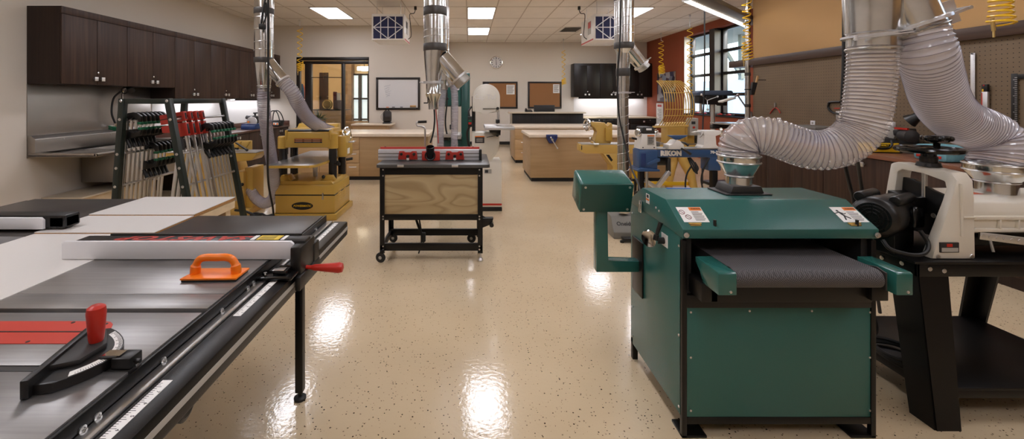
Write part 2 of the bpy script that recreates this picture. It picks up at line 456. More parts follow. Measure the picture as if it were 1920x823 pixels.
def spline(pts, n=12):
    """Catmull-Rom through pts"""
    p = [Vector(q) for q in pts]; p = [p[0]*2-p[1]] + p + [p[-1]*2-p[-2]]; out = []
    for i in range(1, len(p)-2):
        a, b, c, d = p[i-1], p[i], p[i+1], p[i+2]
        for k in range(n):
            t = k/n
            out.append(.5*((2*b)+(c-a)*t+(2*a-5*b+4*c-d)*t*t+(3*b-a-3*c+d)*t**3))
    out.append(p[-2].copy()); return out
def resample(pts, step):
    acc = [0]
    for i in range(1, len(pts)): acc.append(acc[-1]+(pts[i]-pts[i-1]).length)
    n = max(2, int(round(acc[-1]/step))); out = []; j = 0
    for k in range(n+1):
        s = acc[-1]*k/n
        while j < len(pts)-2 and acc[j+1] < s: j += 1
        L = acc[j+1]-acc[j]; t = (s-acc[j])/L if L > 0 else 0
        out.append(pts[j].lerp(pts[j+1], min(1, t)))
    return out, acc[-1]

def hose(name, label, pts, r, pitch, material, group=None, nseg=24, sub=5, amp=.045, wire_r=.0022, cat='hose', radii=None):
    path, L = resample(spline(pts, 14), pitch/sub)
    m = MB(); N_ = len(path); rad = []
    for i in range(N_):
        base = r if radii is None else radii[0]+(radii[1]-radii[0])*i/(N_-1)
        ph = (i % sub)/sub
        rad.append(base*(1-amp*(.5-.5*math.cos(2*PI*ph))**.7))
    m.tube(path, rad, nseg, cap=False)
    z0 = path[-1] if path[-1].z < path[0].z else path[0]
    t = thing(name, label, cat, z0, group=group)
    m.build('hose_wall', material, t)
    w = MB(); pp, T, F = w.frames(path); hel = []
    k = 12
    for i in range(0, N_-1):
        for q in range(0, k, max(1, int(k*sub/12/2.5))):
            pass
    # rings of wire at every crest
    for i in range(0, N_, sub):
        x, y = F[i]
        w.tube([pp[i]+(x*math.cos(2*PI*j/nseg)+y*math.sin(2*PI*j/nseg))*(rad[i]-wire_r*.4) for j in range(nseg)], wire_r*(.62 if nseg > 30 else 1.1), 4, closed=True)
    w.build('wire_helix', 'hose_wire', t)
    return t
# ================================================================== THE ROOM
ZC = 3.35
XL, XR, XP = -5.19, 5.81, 4.9
YB1, YB2, YF = 10.8, 13.96, -3.2
struct(MB().box((-6.2, 6.4), (YF-.2, 15.2), (-.12, 0)).build('floor', 'floor_epoxy', recentre=False))
struct(MB().box((-6.2, 6.4), (YF-.2, 15.2), (ZC, ZC+.12)).build('ceiling', 'ceiling_tile', recentre=False))
g = MB(); 
k = -3
y = 8.58 - 1.228*9
while y < 14:
    g.box((XL, XR), (y-.011, y+.011), (ZC-.004, ZC)); y += 1.228
x = -.055 - .61*8
while x < XR:
    if x > XL: g.box((x-.011, x+.011), (YF, YB2), (ZC-.0035, ZC))
    x += .61
struct(g.build('ceiling_grid', 'ceiling_bar', recentre=False))
struct(MB().box((XL-.2, XL), (YF-.2, YB1), (0, ZC)).build('wall_left', 'wall_paint', recentre=False))
# back wall, near half, with the glazed opening into the next room
OX0, OX1, OZ = XA(555, YB1), XA(692, YB1), ZA(107, YB1)
w = MB(); w.box((XL-.2, OX0), (YB1, YB1+.2), (0, ZC)); w.box((OX1, -.74), (YB1, YB1+.2), (0, ZC)); w.box((OX0, OX1), (YB1, YB1+.2), (OZ, ZC))
struct(w.build('wall_back_left', 'wall_paint', recentre=False))
struct(MB().box((-.94, -.74), (YB1+.2, YB2), (0, ZC)).build('wall_return', 'wall_paint', recentre=False))
struct(MB().box((-.94, XR+.3), (YB2, YB2+.2), (0, ZC)).build('wall_back_right', 'wall_paint', recentre=False))
struct(MB().box((XL-.2, XR+.3), (YF-.2, YF), (0, ZC)).build('wall_front', 'wall_paint', recentre=False))
# red wall with its windows
XG = 6.03
W1, W2 = (10.33, 11.54), (8.88, 10.11)
WZ0, WZ1 = 1.11, 3.17
w = MB(); X2 = XR+.3
w.box((XR, X2), (W1[1], YB2), (0, ZC)); w.box((XR, X2), (7.2, W2[0]), (0, ZC)); w.box((XR, X2), (W2[0], W1[1]), (0, WZ0)); w.box((XR, X2), (W2[0], W1[1]), (WZ1, ZC))
struct(w.build('wall_right_red', 'brick_red_paint', recentre=False))
for n, (a, b) in enumerate((W1, W2)):
    f = MB(); fw = .055
    f.box((XG-.05, XG+.05), (a, a+fw), (WZ0, WZ1), .004); f.box((XG-.05, XG+.05), (b-fw, b), (WZ0, WZ1), .004)
    f.box((XG-.05, XG+.05), (a, b), (WZ0, WZ0+.06), .004); f.box((XG-.05, XG+.05), (a, b), (WZ1-.06, WZ1), .004)
    for z in (1.6, 2.1, 2.63): f.box((XG-.045, XG+.045), (a, b), (z-.035, z+.035), .004)
    o = struct(f.build('window_%d' % (n+1), 'dark_frame'))
    struct(MB().box((XG-.004, XG+.004), (a+.02, b-.02), (WZ0+.03, WZ1-.03)).build('pane', 'window_glass', o))
struct(MB().box((XG-.22, XG+.09), (10.11, 10.33), (WZ0, WZ1)).build('trim_3', 'dark_frame'))
struct(MB().box((XR+.001, XG-.05), (W1[1]-.012, W1[1]-.001), (WZ0, WZ1)).build('trim_7', 'white_paint'))
struct(MB().box((XR-.03, XG), (W2[0]-.02, W1[1]+.02), (WZ0-.03, WZ0), .004).build('trim_4', 'dark_frame'))
# tan and pegboard wall on the right
CW = [(3.05, 3.68), (1.9, 2.75)]           # clerestory openings along Y
def tan_wall():
    w = MB(); z0, z1 = 2.46, ZC
    ys = [YF] + [v for c in sorted(CW) for v in c] + [7.37]
    w.box((XP, XP+.25), (YF, 7.37), (2.08, z0))
    for i in range(0, len(ys), 2): w.box((XP, XP+.25), (ys[i], ys[i+1]), (z0, z1))
    return struct(w.build('wall_right_tan', 'tan_paint', recentre=False))
tan_wall()
for n, (a, b) in enumerate(CW):
    f = MB(); xx = XP+.17
    f.box((xx-.03, xx+.03), (a, a+.05), (2.46, ZC)); f.box((xx-.03, xx+.03), (b-.05, b), (2.46, ZC)); f.box((xx-.03, xx+.03), (a, b), (2.46, 2.51))
    o = struct(f.build('window_%d' % (n+3), 'dark_frame'))
    struct(MB().box((xx-.003, xx+.003), (a+.02, b-.02), (2.48, ZC)).build('pane', 'window_glass', o))
struct(MB().box((XP, XP+.25), (YF, 7.37), (0, 2.08)).build('wall_right_pegboard', 'pegboard', recentre=False))
struct(MB().box((XP+.02, XR+.1), (7.15, 7.37), (0, ZC)).build('wall_jog', 'wall_paint', recentre=False))
struct(MB().box((XP-.05, XP+.3), (YF, 7.98), (2.07, 2.19), .004).build('trim_1', 'trim_dark'))
struct(MB().box((-.74, XR), (YB2-.012, YB2), (0, .1)).build('baseboard_back_right', 'black_matte'))
struct(MB().box((OX1+.02, -.74), (YB1-.012, YB1), (0, .1)).build('baseboard_back_left', 'black_matte'))
struct(MB().box((XL, XL+.012), (YF, 4.9), (0, .1)).build('baseboard_left', 'black_matte'))

# glazed storefront between the two rooms
f = MB(); yb = YB1+.02; ye = YB1+.14
def vx(px): return XA(px, YB1)
f.box((OX0, vx(561.5)), (yb, ye), (0, OZ), .005); f.box((vx(690), OX1), (yb, ye), (0, OZ), .005)
f.box((OX0, OX1), (yb, ye), (ZA(113, YB1), OZ), .005)
f.box((vx(561), vx(690)), (yb+.03, ye), (ZA(119.5, YB1), ZA(114, YB1)), .004)
f.box((vx(571), vx(583)), (yb, ye), (0, ZA(119, YB1)), .005)
f.box((vx(639.5), vx(645)), (yb, ye), (0, ZA(119, YB1)), .005)
f.box((vx(561), vx(690)), (yb, ye), (0, .12), .005)
f.box((vx(583), vx(640)), (yb+.03, ye-.03), (ZA(145.5, YB1), ZA(144.4, YB1)))
sf = struct(f.build('window_5', 'dark_frame'))
struct(MB().box((vx(561), vx(690)), (yb+.05, yb+.058), (.1, OZ-.05)).build('pane', 'door_glass', sf))

# the room beyond
w = MB(); w.box((-5.6, -.94), (14.6, 14.75), (0, ZC)); w.box((-5.75, -5.6), (YB1+.2, 14.75), (0, ZC)); 
struct(w.build('wall_next_room', 'orange_paint', recentre=False))
d = MB(); d.box((XA(598, 14.5), XA(614, 14.5)), (14.54, 14.6), (0, ZA(136, 14.5)), .004)
o = struct(d.build('door_1', 'dark_wood'))
struct(MB().box((XA(599.5, 14.5)-.02, XA(601, 14.5)), (14.5, 14.54), (ZA(186, 14.5), ZA(181, 14.5)), .004).build('door_handle', 'black', o))
t = thing('stone_column', 'brown stone column with white window blinds beside it seen through the glazed opening', 'column', (XA(668, 14.2), 14.2, 0))
MB().box((XA(646, 14.2), XA(659, 14.2)), (14.2, 14.6), (0, 3.1), .02).build('stone_face', 'stone', t)
MB().box((XA(646, 14.0), XA(690, 14.0)), (13.95, 14.4), (0, .75), .02).build('stone_base', 'stone', t)
t = thing('glass_entrance_door', 'bright glass entrance door with dark frame at the far end of the next room', 'door', (XA(675, 14.4), 14.4, 0))
f = MB()
for px in (658, 673, 676, 690): f.box((XA(px, 14.4)-.03, XA(px, 14.4)+.03), (14.42, 14.5), (.75, 2.35))
for z in (.8, 1.5, 2.32): f.box((XA(658, 14.4), XA(690, 14.4)), (14.42, 14.5), (z-.03, z+.03))
f.build('door_frame', 'dark_frame', t)
MB().box((XA(658, 14.4), XA(690, 14.4)), (14.51, 14.52), (.75, 2.35)).build('door_pane', mat('glowing_pane', '#C8D4D4', .3, emit='#DCE8EA', estr=.9), t)  # pane gives off its own glow in place of daylight behind it
t = thing('ceiling_lamp', 'round pale ceiling lamp glowing in the next room', 'lamp', (XA(683, 13.4), 13.4, ZA(133, 13.4)))
MB().lathe([(.06, 0), (.22, .02), (.22, .12), (.2, .13)], t.location, n=20).build('lamp_shade', 'room_lamp', t)
MB().cyl(t.location+Vector((0, 0, .13)), (t.location.x, 13.4, ZC), .012).build('stem', 'black', t)
o = MB(); o.box((-4.6, -3.4), (12.1, 13.3), (ZC-.03, ZC-.001)); 
tag(o.build('added_light_panel', 'room_lamp'), 'unseen warm panel added under the ceiling to light the orange next room', 'light')  # out-of-view panel added to brighten the next room

t = thing('reception_cabinet', 'long tan wooden cabinet with dark top standing behind the glass of the next room', 'cabinet', (XA(612, 12.2), 12.2, 0))
MB().box((XA(583, 12), XA(640, 12)), (12.0, 12.4), (0, ZA(206.5, 12)), .005).build('cabinet_body', 'maple_light', t)
MB().box((XA(580, 12), XA(650, 12)), (11.97, 12.45), (ZA(206.5, 12), ZA(205.2, 12)), .004).build('worktop', 'black_wood', t)
zt = ZA(205.2, 12)
t = thing('round_plaque', 'round bronze medallion standing on the cabinet in the next room', 'ornament', (XA(613.5, 12.2), 12.2, zt))
cx, cz = XA(613.5, 12.2), zt+.135
MB().lathe([(.12, 0), (.152, .01), (.152, .03), (.13, .04)], (cx, 12.23, cz), (0, -1, 0), 28).build('disc', 'bronze', t)
MB().torus((cx, 12.19, cz), .12, .008, (0, 1, 0)).build('rim', 'brass', t)
MB().box((cx-.05, cx+.05), (12.17, 12.27), (zt, zt+.02), .004).build('stand', 'black_wood', t)
t = thing('potted_plant', 'spiky green potted plant behind the glass below the bronze medallion', 'plant', (XA(597, 11.5), 11.5, 0))
MB().lathe([(.13, 0), (.18, .55), (.19, .9), (.17, .9)], (XA(597, 11.5), 11.5, 0)).build('pot', 'grey_mid', t)
lf = MB(); cx = XA(597, 11.5)
for i in range(46):
    a = RND.uniform(0, 2*PI); el = RND.uniform(.15, 1.4); L = RND.uniform(.2, .36)
    p0 = Vector((cx, 11.5, .92)); dv = Vector((math.cos(a)*math.cos(el), math.sin(a)*math.cos(el), math.sin(el)))
    p1 = p0+dv*L*.6; p2 = p0+dv*L+Vector((0, 0, -.06*math.cos(el)))
    lf.tube([p0, p1, p2], [.006, .011, .001], 4)
lf.build('leaves', 'leaf', t)
t = thing('red_book_stand', 'dark red folder standing on the cabinet at the end of the next room', 'folder', (XA(630, 12.2), 12.2, zt))
MB().box((XA(625.5, 12.2), XA(632, 12.2)), (12.15, 12.2), (zt, ZA(172, 12.2)), .004).build('cover', mat('maroon', '#5A2028', .5), t)
MB().box((XA(631, 12.2), XA(638.5, 12.2)), (12.17, 12.19), (ZA(188, 12.2), ZA(174, 12.2)), .002).build('sheet', 'paper', t)
MB().box((XA(628, 12.2), XA(640, 12.2)), (12.1, 12.3), (zt, ZA(188, 12.2)), .005).build('holder', mat('maroon_dark', '#3A211F', .5), t)
t = thing('hanging_jacket', 'orange and blue jacket hanging at the left end of the glazed opening', 'jacket', (XA(566, 12.6), 12.6, .95))
j = MB()
j.mi = 0; j.lathe([(.05, .0), (.11, .05), (.12, .5), (.10, .8), (.04, .95)], (XA(566, 12.6)+.02, 12.6, .95), n=14)
j.build('body', mat('jacket_orange', '#C65A22', .8), t)
MB().lathe([(.045, .0), (.06, .05), (.07, .5), (.06, .75), (.02, .88)], (XA(569, 12.6), 12.5, 1.05), n=12).build('sleeve', mat('jacket_blue', '#2C4A66', .8), t)

# ---------------------------------------------------------------- ceiling lights
def ceil_light(x, y, label):
    t = thing('ceiling_light', label, 'light', (x, y, ZC-.03), group='recessed ceiling light panels')
    hx, hy = .292, .60
    f = MB()
    f.box((x-hx, x+hx), (y-hy, y-hy+.018), (ZC-.02, ZC), .002); f.box((x-hx, x+hx), (y+hy-.018, y+hy), (ZC-.02, ZC), .002)
    f.box((x-hx, x-hx+.018), (y-hy, y+hy), (ZC-.02, ZC), .002); f.box((x+hx-.018, x+hx), (y-hy, y+hy), (ZC-.02, ZC), .002)
    f.build('frame', 'white_paint', t)
    MB().box((x-hx+.018, x+hx-.018), (y-hy+.018, y+hy-.018), (ZC-.014, ZC-.006)).build('diffuser', 'panel_light', t)
LL = {(-2.95, 9.2): 'bright ceiling light panel left of the hanging air cleaner by the glazed opening',
      (.25, 9.2): 'bright ceiling light panel nearer of the two right of the middle duct',
      (.25, 11.66): 'bright ceiling light panel farther of the two right of the middle duct',
      (3.45, 9.2): 'bright ceiling light panel partly behind the right spiral duct',
      (3.45, 11.66): 'ceiling light panel behind the right air cleaner near the back wall'}
for x in (-2.95, .25, 3.45):
    for y in (11.66, 9.2, 6.74, 4.28, 1.82, -.64):
        if (x, y) == (-2.95, 11.66): continue
        ceil_light(x, y, LL.get((x, y), 'ceiling light panel overhead, above the %s machines in front of the ducts' % ('left' if x < 0 else 'right' if x > 1 else 'middle')))

t = thing('ceiling_vent', 'slotted white air vent in the ceiling by the right air cleaner', 'vent', (XA(1068, 11.4), 11.4, ZC-.02))
vx0, vx1, vy0, vy1 = XA(1052, 11.4), XA(1086, 11.4), 10.95, 11.75
f = MB(); f.tube([(vx0, vy0, ZC-.01), (vx1, vy0, ZC-.01), (vx1, vy1, ZC-.01), (vx0, vy1, ZC-.01)], .015, 4, closed=True)
f.build('frame', 'white_paint', t)
s = MB()
for i in range(7):
    yy = vy0+.06+i*.105
    s.obox(((vx0+vx1)/2, yy, ZC-.012), (vx1-vx0-.05, .05, .006), Matrix.Rotation(.6, 3, 'X'))
s.build('slats', 'grey_mid', t)

t = thing('pendant_light', 'slanting grey fluorescent strip light hanging near the windows', 'light', (4.6, 7.4, 2.9))
pa, pb = P(1300, -14, 5.9), P(1412, 47, 8.05); pa.z = pb.z = 2.92
dv = (pb-pa).normalized()
MB().bar(pa, pb, .30, .07, .01).build('housing', 'grey_mid', t)
sd = Vector((dv.y, -dv.x, 0))
l = MB(); l.bar(pa-sd*.10+Vector((0, 0, -.05)), pb-sd*.10+Vector((0, 0, -.05)), .045, .03, .008); l.build('tube', 'tube_light', t)
l = MB()
n = 40
for i in range(n+1):
    c = pa.lerp(pb, i/n)+Vector((0, 0, -.045))
    l.bar(c-sd*.15, c-sd*.05, .004, .03)
l.build('louver', 'aluminium', t)
h = MB()
for q in (.2, .8):
    c = pa.lerp(pb, q); h.cyl(c, (c.x, c.y, ZC), .004, n=6)
h.build('hanger_wire', 'steel', t)

# ---------------------------------------------------------------- outside the windows
o = MB(); o.box((XR+.35, 40), (-6, 45), (-.2, -.05)); struct(o.build('ground_outside', 'concrete_out', recentre=False))
t = thing('outside_building', 'pale white building with eaves across the yard outside the windows', 'building', (12.5, 16, -.05))
o = MB(); o.box((11.5, 12.5), (4, 40), (-.05, 2.35)); o.build('wall_face', 'white_out', t)
o = MB(); o.box((10.2, 12.8), (4, 40), (4.2, 4.5)); o.build('eave', 'grey_out', t)
o = MB()
for yy in range(6, 40, 4):
    o.bar((11.5, yy, 2.4), (10.4, yy, 4.2), .12); o.box((11.4, 11.6), (yy-.1, yy+.1), (2.3, 4.2))
o.build('bracket', 'grey_out', t)
o = MB()
for yy in range(7, 40, 3): o.box((11.46, 11.5), (yy, yy+1.7), (.9, 2.0))
o.build('windows', mat('far_glass', '#9DB0AE', .1), t)

# ---------------------------------------------------------------- world, sun, camera
wd = bpy.data.worlds.new('sky'); bpy.context.scene.world = wd; wd.use_nodes = True
nt = wd.node_tree; bg = nt.nodes['Background']
sky = nt.nodes.new('ShaderNodeTexSky'); sky.sky_type = 'NISHITA'; sky.sun_disc = False; sky.sun_elevation = math.radians(38); sky.sun_rotation = math.radians(140)
nt.links.new(sky.outputs[0], bg.inputs['Color']); bg.inputs['Strength'].default_value = .9
su = bpy.data.lights.new('sun', 'SUN'); su.energy = 4.0; su.angle = .01; su.color = (1, .95, .86)
so = bpy.data.objects.new('sun', su); C.objects.link(so)
dirv = Vector((-.62, .58, -.53)); so.rotation_euler = dirv.to_track_quat('-Z', 'Y').to_euler(); so.location = (20, -5, 20)

cam = bpy.data.cameras.new('camera'); co = bpy.data.objects.new('camera', cam); C.objects.link(co)
co.location = (0, 0, CAMZ); co.rotation_euler = (PI/2, 0, 0)
cam.sensor_width = 36; cam.lens = FPX/1920*36; cam.shift_x = (960-VX)/1920; cam.shift_y = -(411.5-VY)/1920; cam.clip_start = .05
sc = bpy.context.scene; sc.camera = co
sc.view_settings.view_transform = 'Standard'; sc.view_settings.look = 'None'; sc.view_settings.gamma = 1; sc.view_settings.use_curve_mapping = False
sc.view_settings.exposure = .32
sc.cycles.max_bounces = 10; sc.cycles.diffuse_bounces = 5; sc.cycles.glossy_bounces = 5; sc.cycles.transparent_max_bounces = 24
sc.cycles.use_denoising = True; sc.cycles.sample_clamp_indirect = 6; sc.cycles.caustics_reflective = False; sc.cycles.caustics_refractive = False
# ================================================================== TABLE SAWS AND OUTFEED
ZT = .86
# ---- near saw -----------------------------------------------------
s = thing('table_saw', 'large foreground table saw with grey iron top, red throat plate and long black front rail', 'saw', (-1.15, 1.1, 0))
XT0, XT1 = -1.487, -.80
t = MB()
def strip(y0, y1): t.box((XT0, XT1), (y0, y1), (ZT-.035, ZT), .0012)
strip(.40, .7035); strip(.7055, 1.001); strip(1.025, 1.277); strip(1.303, 1.3985); strip(1.4005, 1.73)
t.box((XT0, XT1), (1.0, 1.03), (ZT-.045, ZT-.03)); t.box((XT0, XT1), (1.27, 1.31), (ZT-.045, ZT-.03))
t.build('iron_table', 'cast_iron', s)
r = MB(); pts = []
for i in range(9):
    a = PI/2-PI*i/8; pts.append((-1.045+.05*math.cos(a), 1.169+.056*math.sin(a)))
pts += [(-1.44, 1.113), (-1.44, 1.225)]
r.prism(pts, 'Z', ZT-.004, ZT+.0016)
ti = r.build('throat_plate', 'red_plate', s, label='red throat plate around the blade slot')
MB().box((-1.40, -1.045), (1.1665, 1.1715), (ZT+.0012, ZT+.0022)).build('blade_slot', 'black', ti)
sc_ = MB()
for (a, b) in ((-1.03, 1.21), (-1.03, 1.128), (-1.13, 1.217), (-1.16, 1.121)): sc_.cyl((a, b, ZT+.001), (a, b, ZT+.0024), .005, n=10)
sc_.build('screws', 'black', ti)
# extension table
e = MB(); e.box((XT0, XT1), (1.735, 2.335), (ZT-.03, ZT), .003); e.build('extension_table', 'laminate_black', s)
e = MB(); e.box((XT0, XT1), (1.735, 1.755), (ZT-.12, ZT-.031)); e.box((XT0, XT1), (2.31, 2.33), (ZT-.12, ZT-.031)); e.build('extension_frame', 'black_metal', s)
# front rail
f = MB()
f.box((XT1+.002, XT1+.010), (.30, 2.36), (ZT-.075, ZT-.004), .001)
f.box((XT1+.002, XT1+.052), (.30, 2.36), (ZT-.079, ZT-.072), .001)
rail = f.build('front_rail', 'black_metal', s)
for y in (.62, .87, .905, 1.10, 1.36, 1.52, 1.56, 1.95, 2.2):
    b = MB(); b.lathe([(.0, 0), (.009, .0), (.009, .003), (.005, .004), (.004, .001), (0, .001)], (XT1+.010, y, ZT-.035), (1, 0, 0), 12); b.build('bolt', 'steel', rail)
MB().box((XT1+.012, XT1+.045), (.30, 2.36), (ZT-.0715, ZT-.036), .003).build('inner_channel', 'steel', s)
MB().box((XT1+.047, XT1+.125), (.28, 2.37), (ZT-.115, ZT-.040), .008).build('rail_tube', 'black_metal', s)
MB().box((XT1+.1252, XT1+.1262), (.30, 2.365), (ZT-.083, ZT-.066)).build('rail_stripe', 'grey_light', s)
def scale_tape(y0, y1, par):
    tp = MB().box((XT1+.060, XT1+.084), (y0, y1), (ZT-.0405, ZT-.0392)).build('scale_tape', 'paper', par, label='white scale tape with black ruler marks')
    k = MB(); y = y0+.01; i = 0
    while y < y1-.005:
        L = .014 if i % 4 == 0 else .008
        k.box((XT1+.060, XT1+.060+L), (y-.0005, y+.0005), (ZT-.0392, ZT-.0388)); y += .0064; i += 1
    k.build('tick_marks', 'ink', tp)
    y = y0+.02; n = 1
    while y < y1-.02:
        text_mesh('numeral', str(n), .011, facing((XT1+.0785, y, ZT-.0388), (0, -1, 0), (1, 0, 0)), 'ink', tp, .0002); y += .0254*1.5; n += 1
scale_tape(.74, 1.03, s); scale_tape(1.335, 1.66, s); scale_tape(1.83, 2.33, s)
# leg, feet
for (lx, ly) in ((-.845, 2.13), (-1.44, 2.28)):
    MB().box((lx-.019, lx+.019), (ly-.019, ly+.019), (.04, ZT-.115), .004).build('leg', 'black_metal', s)
    l = MB(); l.lathe([(.028, 0), (.03, .012), (.02, .02), (.009, .022), (.009, .045)], (lx, ly, 0), n=18); l.build('levelling_foot', 'rubber', s)
# cabinet
c = MB(); c.prism([(-1.46, .07), (-.97, .07), (-.97, .55), (-.90, .825), (-1.46, .825)], 'Y', .62, 1.34, .012); c.build('cabinet', 'charcoal', s)
MB().box((-1.44, -.93), (.60, 1.36), (0.0, .07), .006).build('base', 'black', s)
k = MB(); k.lathe([(.03, 0), (.03, .05), (.042, .055), (.042, .10), (.03, .105), (.0, .10)], (-.93, 1.25, .60), (1, 0, 0), 20); k.build('tilt_knob', 'black', s)
k = MB(); k.cyl((-.9, 1.40, .74), (-.9, 1.40, .66), .012); k.lathe([(.02, 0), (.026, .01), (.02, .03)], (-.9, 1.40, .635), n=14); k.build('adjuster', 'black', s)
# rip fence
fy = 1.695
fn = MB(); fn.box((-1.585, -.66), (fy+.014, fy+.085), (ZT+.002, ZT+.071), .007); fence = fn.build('rip_fence', 'black', s)
fa = MB(); fa.prism([(-1.62, ZT+.002), (-.700, ZT+.002), (-.700, ZT+.062), (-.712, ZT+.072), (-1.612, ZT+.072), (-1.62, ZT+.064)], 'Y', fy, fy+.014, .001)
fa.build('fence_face', 'white_plastic', fence, label='white plastic fence face')
fa = MB(); fa.box((-1.5, -.70), (fy+.085, fy+.099), (ZT+.002, ZT+.076), .004); fa.build('rear_face', 'black', fence)
text_mesh('lettering', 'SAWSTOP', .062, facing((-1.15, fy+.047, ZT+.0714), (-1, 0, 0), (0, -1, 0)) @ Matrix.Diagonal((1.75, 1.1, 1, 1)), 'red_enamel', fence, .0004, .0022, spacing=1.1, shear=.35)
y = MB(); y.mi = 0; y.box((-.86, -.77), (fy+.024, fy+.078), (ZT+.071, ZT+.0722)); yl = y.build('warning_label', mat('label_yellow', '#D9B82C', .5), fence)
y = MB(); 
for i in range(5): y.box((-.852, -.79), (fy+.03+i*.009, fy+.0325+i*.009), (ZT+.0722, ZT+.0726))
y.build('label_print', 'ink', yl)
y = MB(); y.box((-.885, -.868), (fy+.024, fy+.078), (ZT+.071, ZT+.0722)); y.box((-.762, -.748), (fy+.024, fy+.078), (ZT+.071, ZT+.0722)); y.build('label_border', 'paper', fence)
h = MB(); h.box((-.70, -.655), (fy-.035, fy+.12), (ZT-.055, ZT+.062), .010); h.box((-.668, -.652), (fy+.10, fy+.16), (ZT-.10, ZT+.03), .004); h.box((-.67, -.648), (fy-.06, fy+.16), (ZT-.10, ZT-.045), .006)
h.build('fence_head', 'black', fence)
hd = MB(); hd.lathe([(.008, 0), (.012, .012), (.0145, .04), (.019, .09), (.021, .11), (.017, .125), (.0, .13)], (-.636, fy+.02, ZT-.038), (1, .05, -.03), 18)
hd.cyl((-.66, fy+.02, ZT-.036), (-.63, fy+.02, ZT-.038), .008)
hd.build('lock_handle', 'red', fence, label='red lock handle')
cu = MB(); cu.box((-.80, -.66), (fy-.115, fy-.045), (ZT-.035, ZT-.024), .003); cu.box((-.74, -.69), (fy-.09, fy-.02), (ZT-.024, ZT-.012), .003)
cu.cyl((-.775, fy-.08, ZT-.024), (-.775, fy-.08, ZT-.018), .008); cu.build('cursor_bracket', 'black_gloss', fence)
cu = MB(); cu.box((-.745, -.70), (fy-.085, fy-.05), (ZT-.011, ZT-.008), .001); cu.cyl((-.765, fy-.095, ZT-.02), (-.765, fy-.095, ZT-.012), .006); cu.build('cursor_window', 'chrome', fence)

# ---- push block and mitre gauge -----------------------------------
p = thing('push_block', 'orange plastic push block lying on the foreground saw table', 'push block', (-.91, 1.53, ZT))
rot = Matrix.Translation((-.911, 1.533, ZT)) @ Matrix.Rotation(.03, 4, 'Z')
MB().prism([(-.098, -.047), (.095, -.047), (.098, .047), (-.085, .047)], 'Z', .007, .014, .002).xf(rot).build('plate', 'orange_plastic', p)
MB().box((-.095, .094), (-.044, .044), (0.0005, .007), .001).xf(rot).build('grip_pad', 'rubber', p)
hh = spline([(-.072, 0, .012), (-.070, 0, .04), (-.058, 0, .062), (-.036, 0, .070), (0, 0, .070), (.036, 0, .070), (.058, 0, .062), (.070, 0, .04), (.072, 0, .012)], 5)
m = MB(); m.tube([Vector(q) for q in hh], [.017 if i < 6 or i > len(hh)-7 else .013 for i in range(len(hh))], 12); m.xf(rot).build('handle', 'orange_plastic', p)

g = thing('mitre_gauge', 'black mitre gauge with red grip and curved white scale in the saw table slot', 'gauge', (-.95, 1.02, ZT))
z0 = ZT+.001
b = MB(); b.box((-1.30, -.80), (1.004, 1.022), (ZT-.0105, ZT-.001), .001); b.build('slide_bar', 'charcoal', g)
# head: a flat face along the blade side and a curved rim towards the rail
fx, cy = -.965, 1.035
poly = [(-.940, .930), (-.99, 1.145), (-.975, 1.150)]
c0 = Vector((-.995, 1.06))
arc = []
A0, B0 = Vector((-.965, 1.150)), Vector((-.905, .925))
def bez(t): 
    a, c, b_ = A0, Vector((-.775, 1.05)), B0
    return a*(1-t)**2+c*2*t*(1-t)+b_*t*t
arc = [bez(i/14) for i in range(15)]
body = [(-.942, .918), (-.995, 1.142)] + [(q.x, q.y) for q in arc]
MB().prism(body, 'Z', z0, z0+.022, .002).build('head', 'black', g)
MB().bar((-.945, .905, z0+.02), (-1.003, 1.148, z0+.02), .016, .040, .002).build('face_bar', 'black', g)
mid = MB(); mid.prism([(-.957, .965), (-.99, 1.10), (-.955, 1.125), (-.90, 1.06), (-.905, .99)], 'Z', z0+.021, z0+.034, .004); mid.build('web', 'charcoal', g)
tp = MB(); inner = [Vector((-.955, 1.04))+(q-Vector((-.955, 1.04)))*.79 for q in arc]; outer = [Vector((-.955, 1.04))+(q-Vector((-.955, 1.04)))*.965 for q in arc]
for i in range(1, 13): tp.quad((*inner[i], z0+.0226), (*outer[i], z0+.0226), (*outer[i+1], z0+.0226), (*inner[i+1], z0+.0226))
sc1 = tp.build('scale_arc', 'paper', g, label='curved white protractor scale')
k = MB()
for i in range(48):
    t_ = .09+.80*i/47; q = Vector((-.955, 1.04))+(bez(t_)-Vector((-.955, 1.04)))*.955; d = (q-Vector((-.955, 1.04))).normalized(); L = .012 if i % 5 == 0 else .007
    k.bar((q.x, q.y, z0+.023), (q.x-d.x*L, q.y-d.y*L, z0+.023), .0006, .0006)
k.build('tick_marks', 'ink', sc1)
h = MB(); h.lathe([(.013, 0), (.016, .01), (.019, .05), (.0205, .075), (.019, .088), (.012, .093), (0, .094)], (-.932, 1.066, z0+.030), (0, 0, 1), 20); h.build('grip', 'red', g, label='upright red grip')
h = MB(); h.lathe([(.010, 0), (.010, .03)], (-.932, 1.066, z0+.006), n=14); h.build('stud', 'steel', g)
st = MB(); st.box((-.845, -.800), (1.005, 1.045), (z0, z0+.026), .003); st.box((-.878, -.835), (1.008, 1.04), (z0+.022, z0+.028), .002); st.cyl((-.80, 1.02, z0+.013), (-.786, 1.02, z0+.013), .005); st.build('stop', 'black', g)
MB().box((-.872, -.83), (1.012, 1.036), (z0+.0282, z0+.0292)).build('pointer', 'chrome', g)

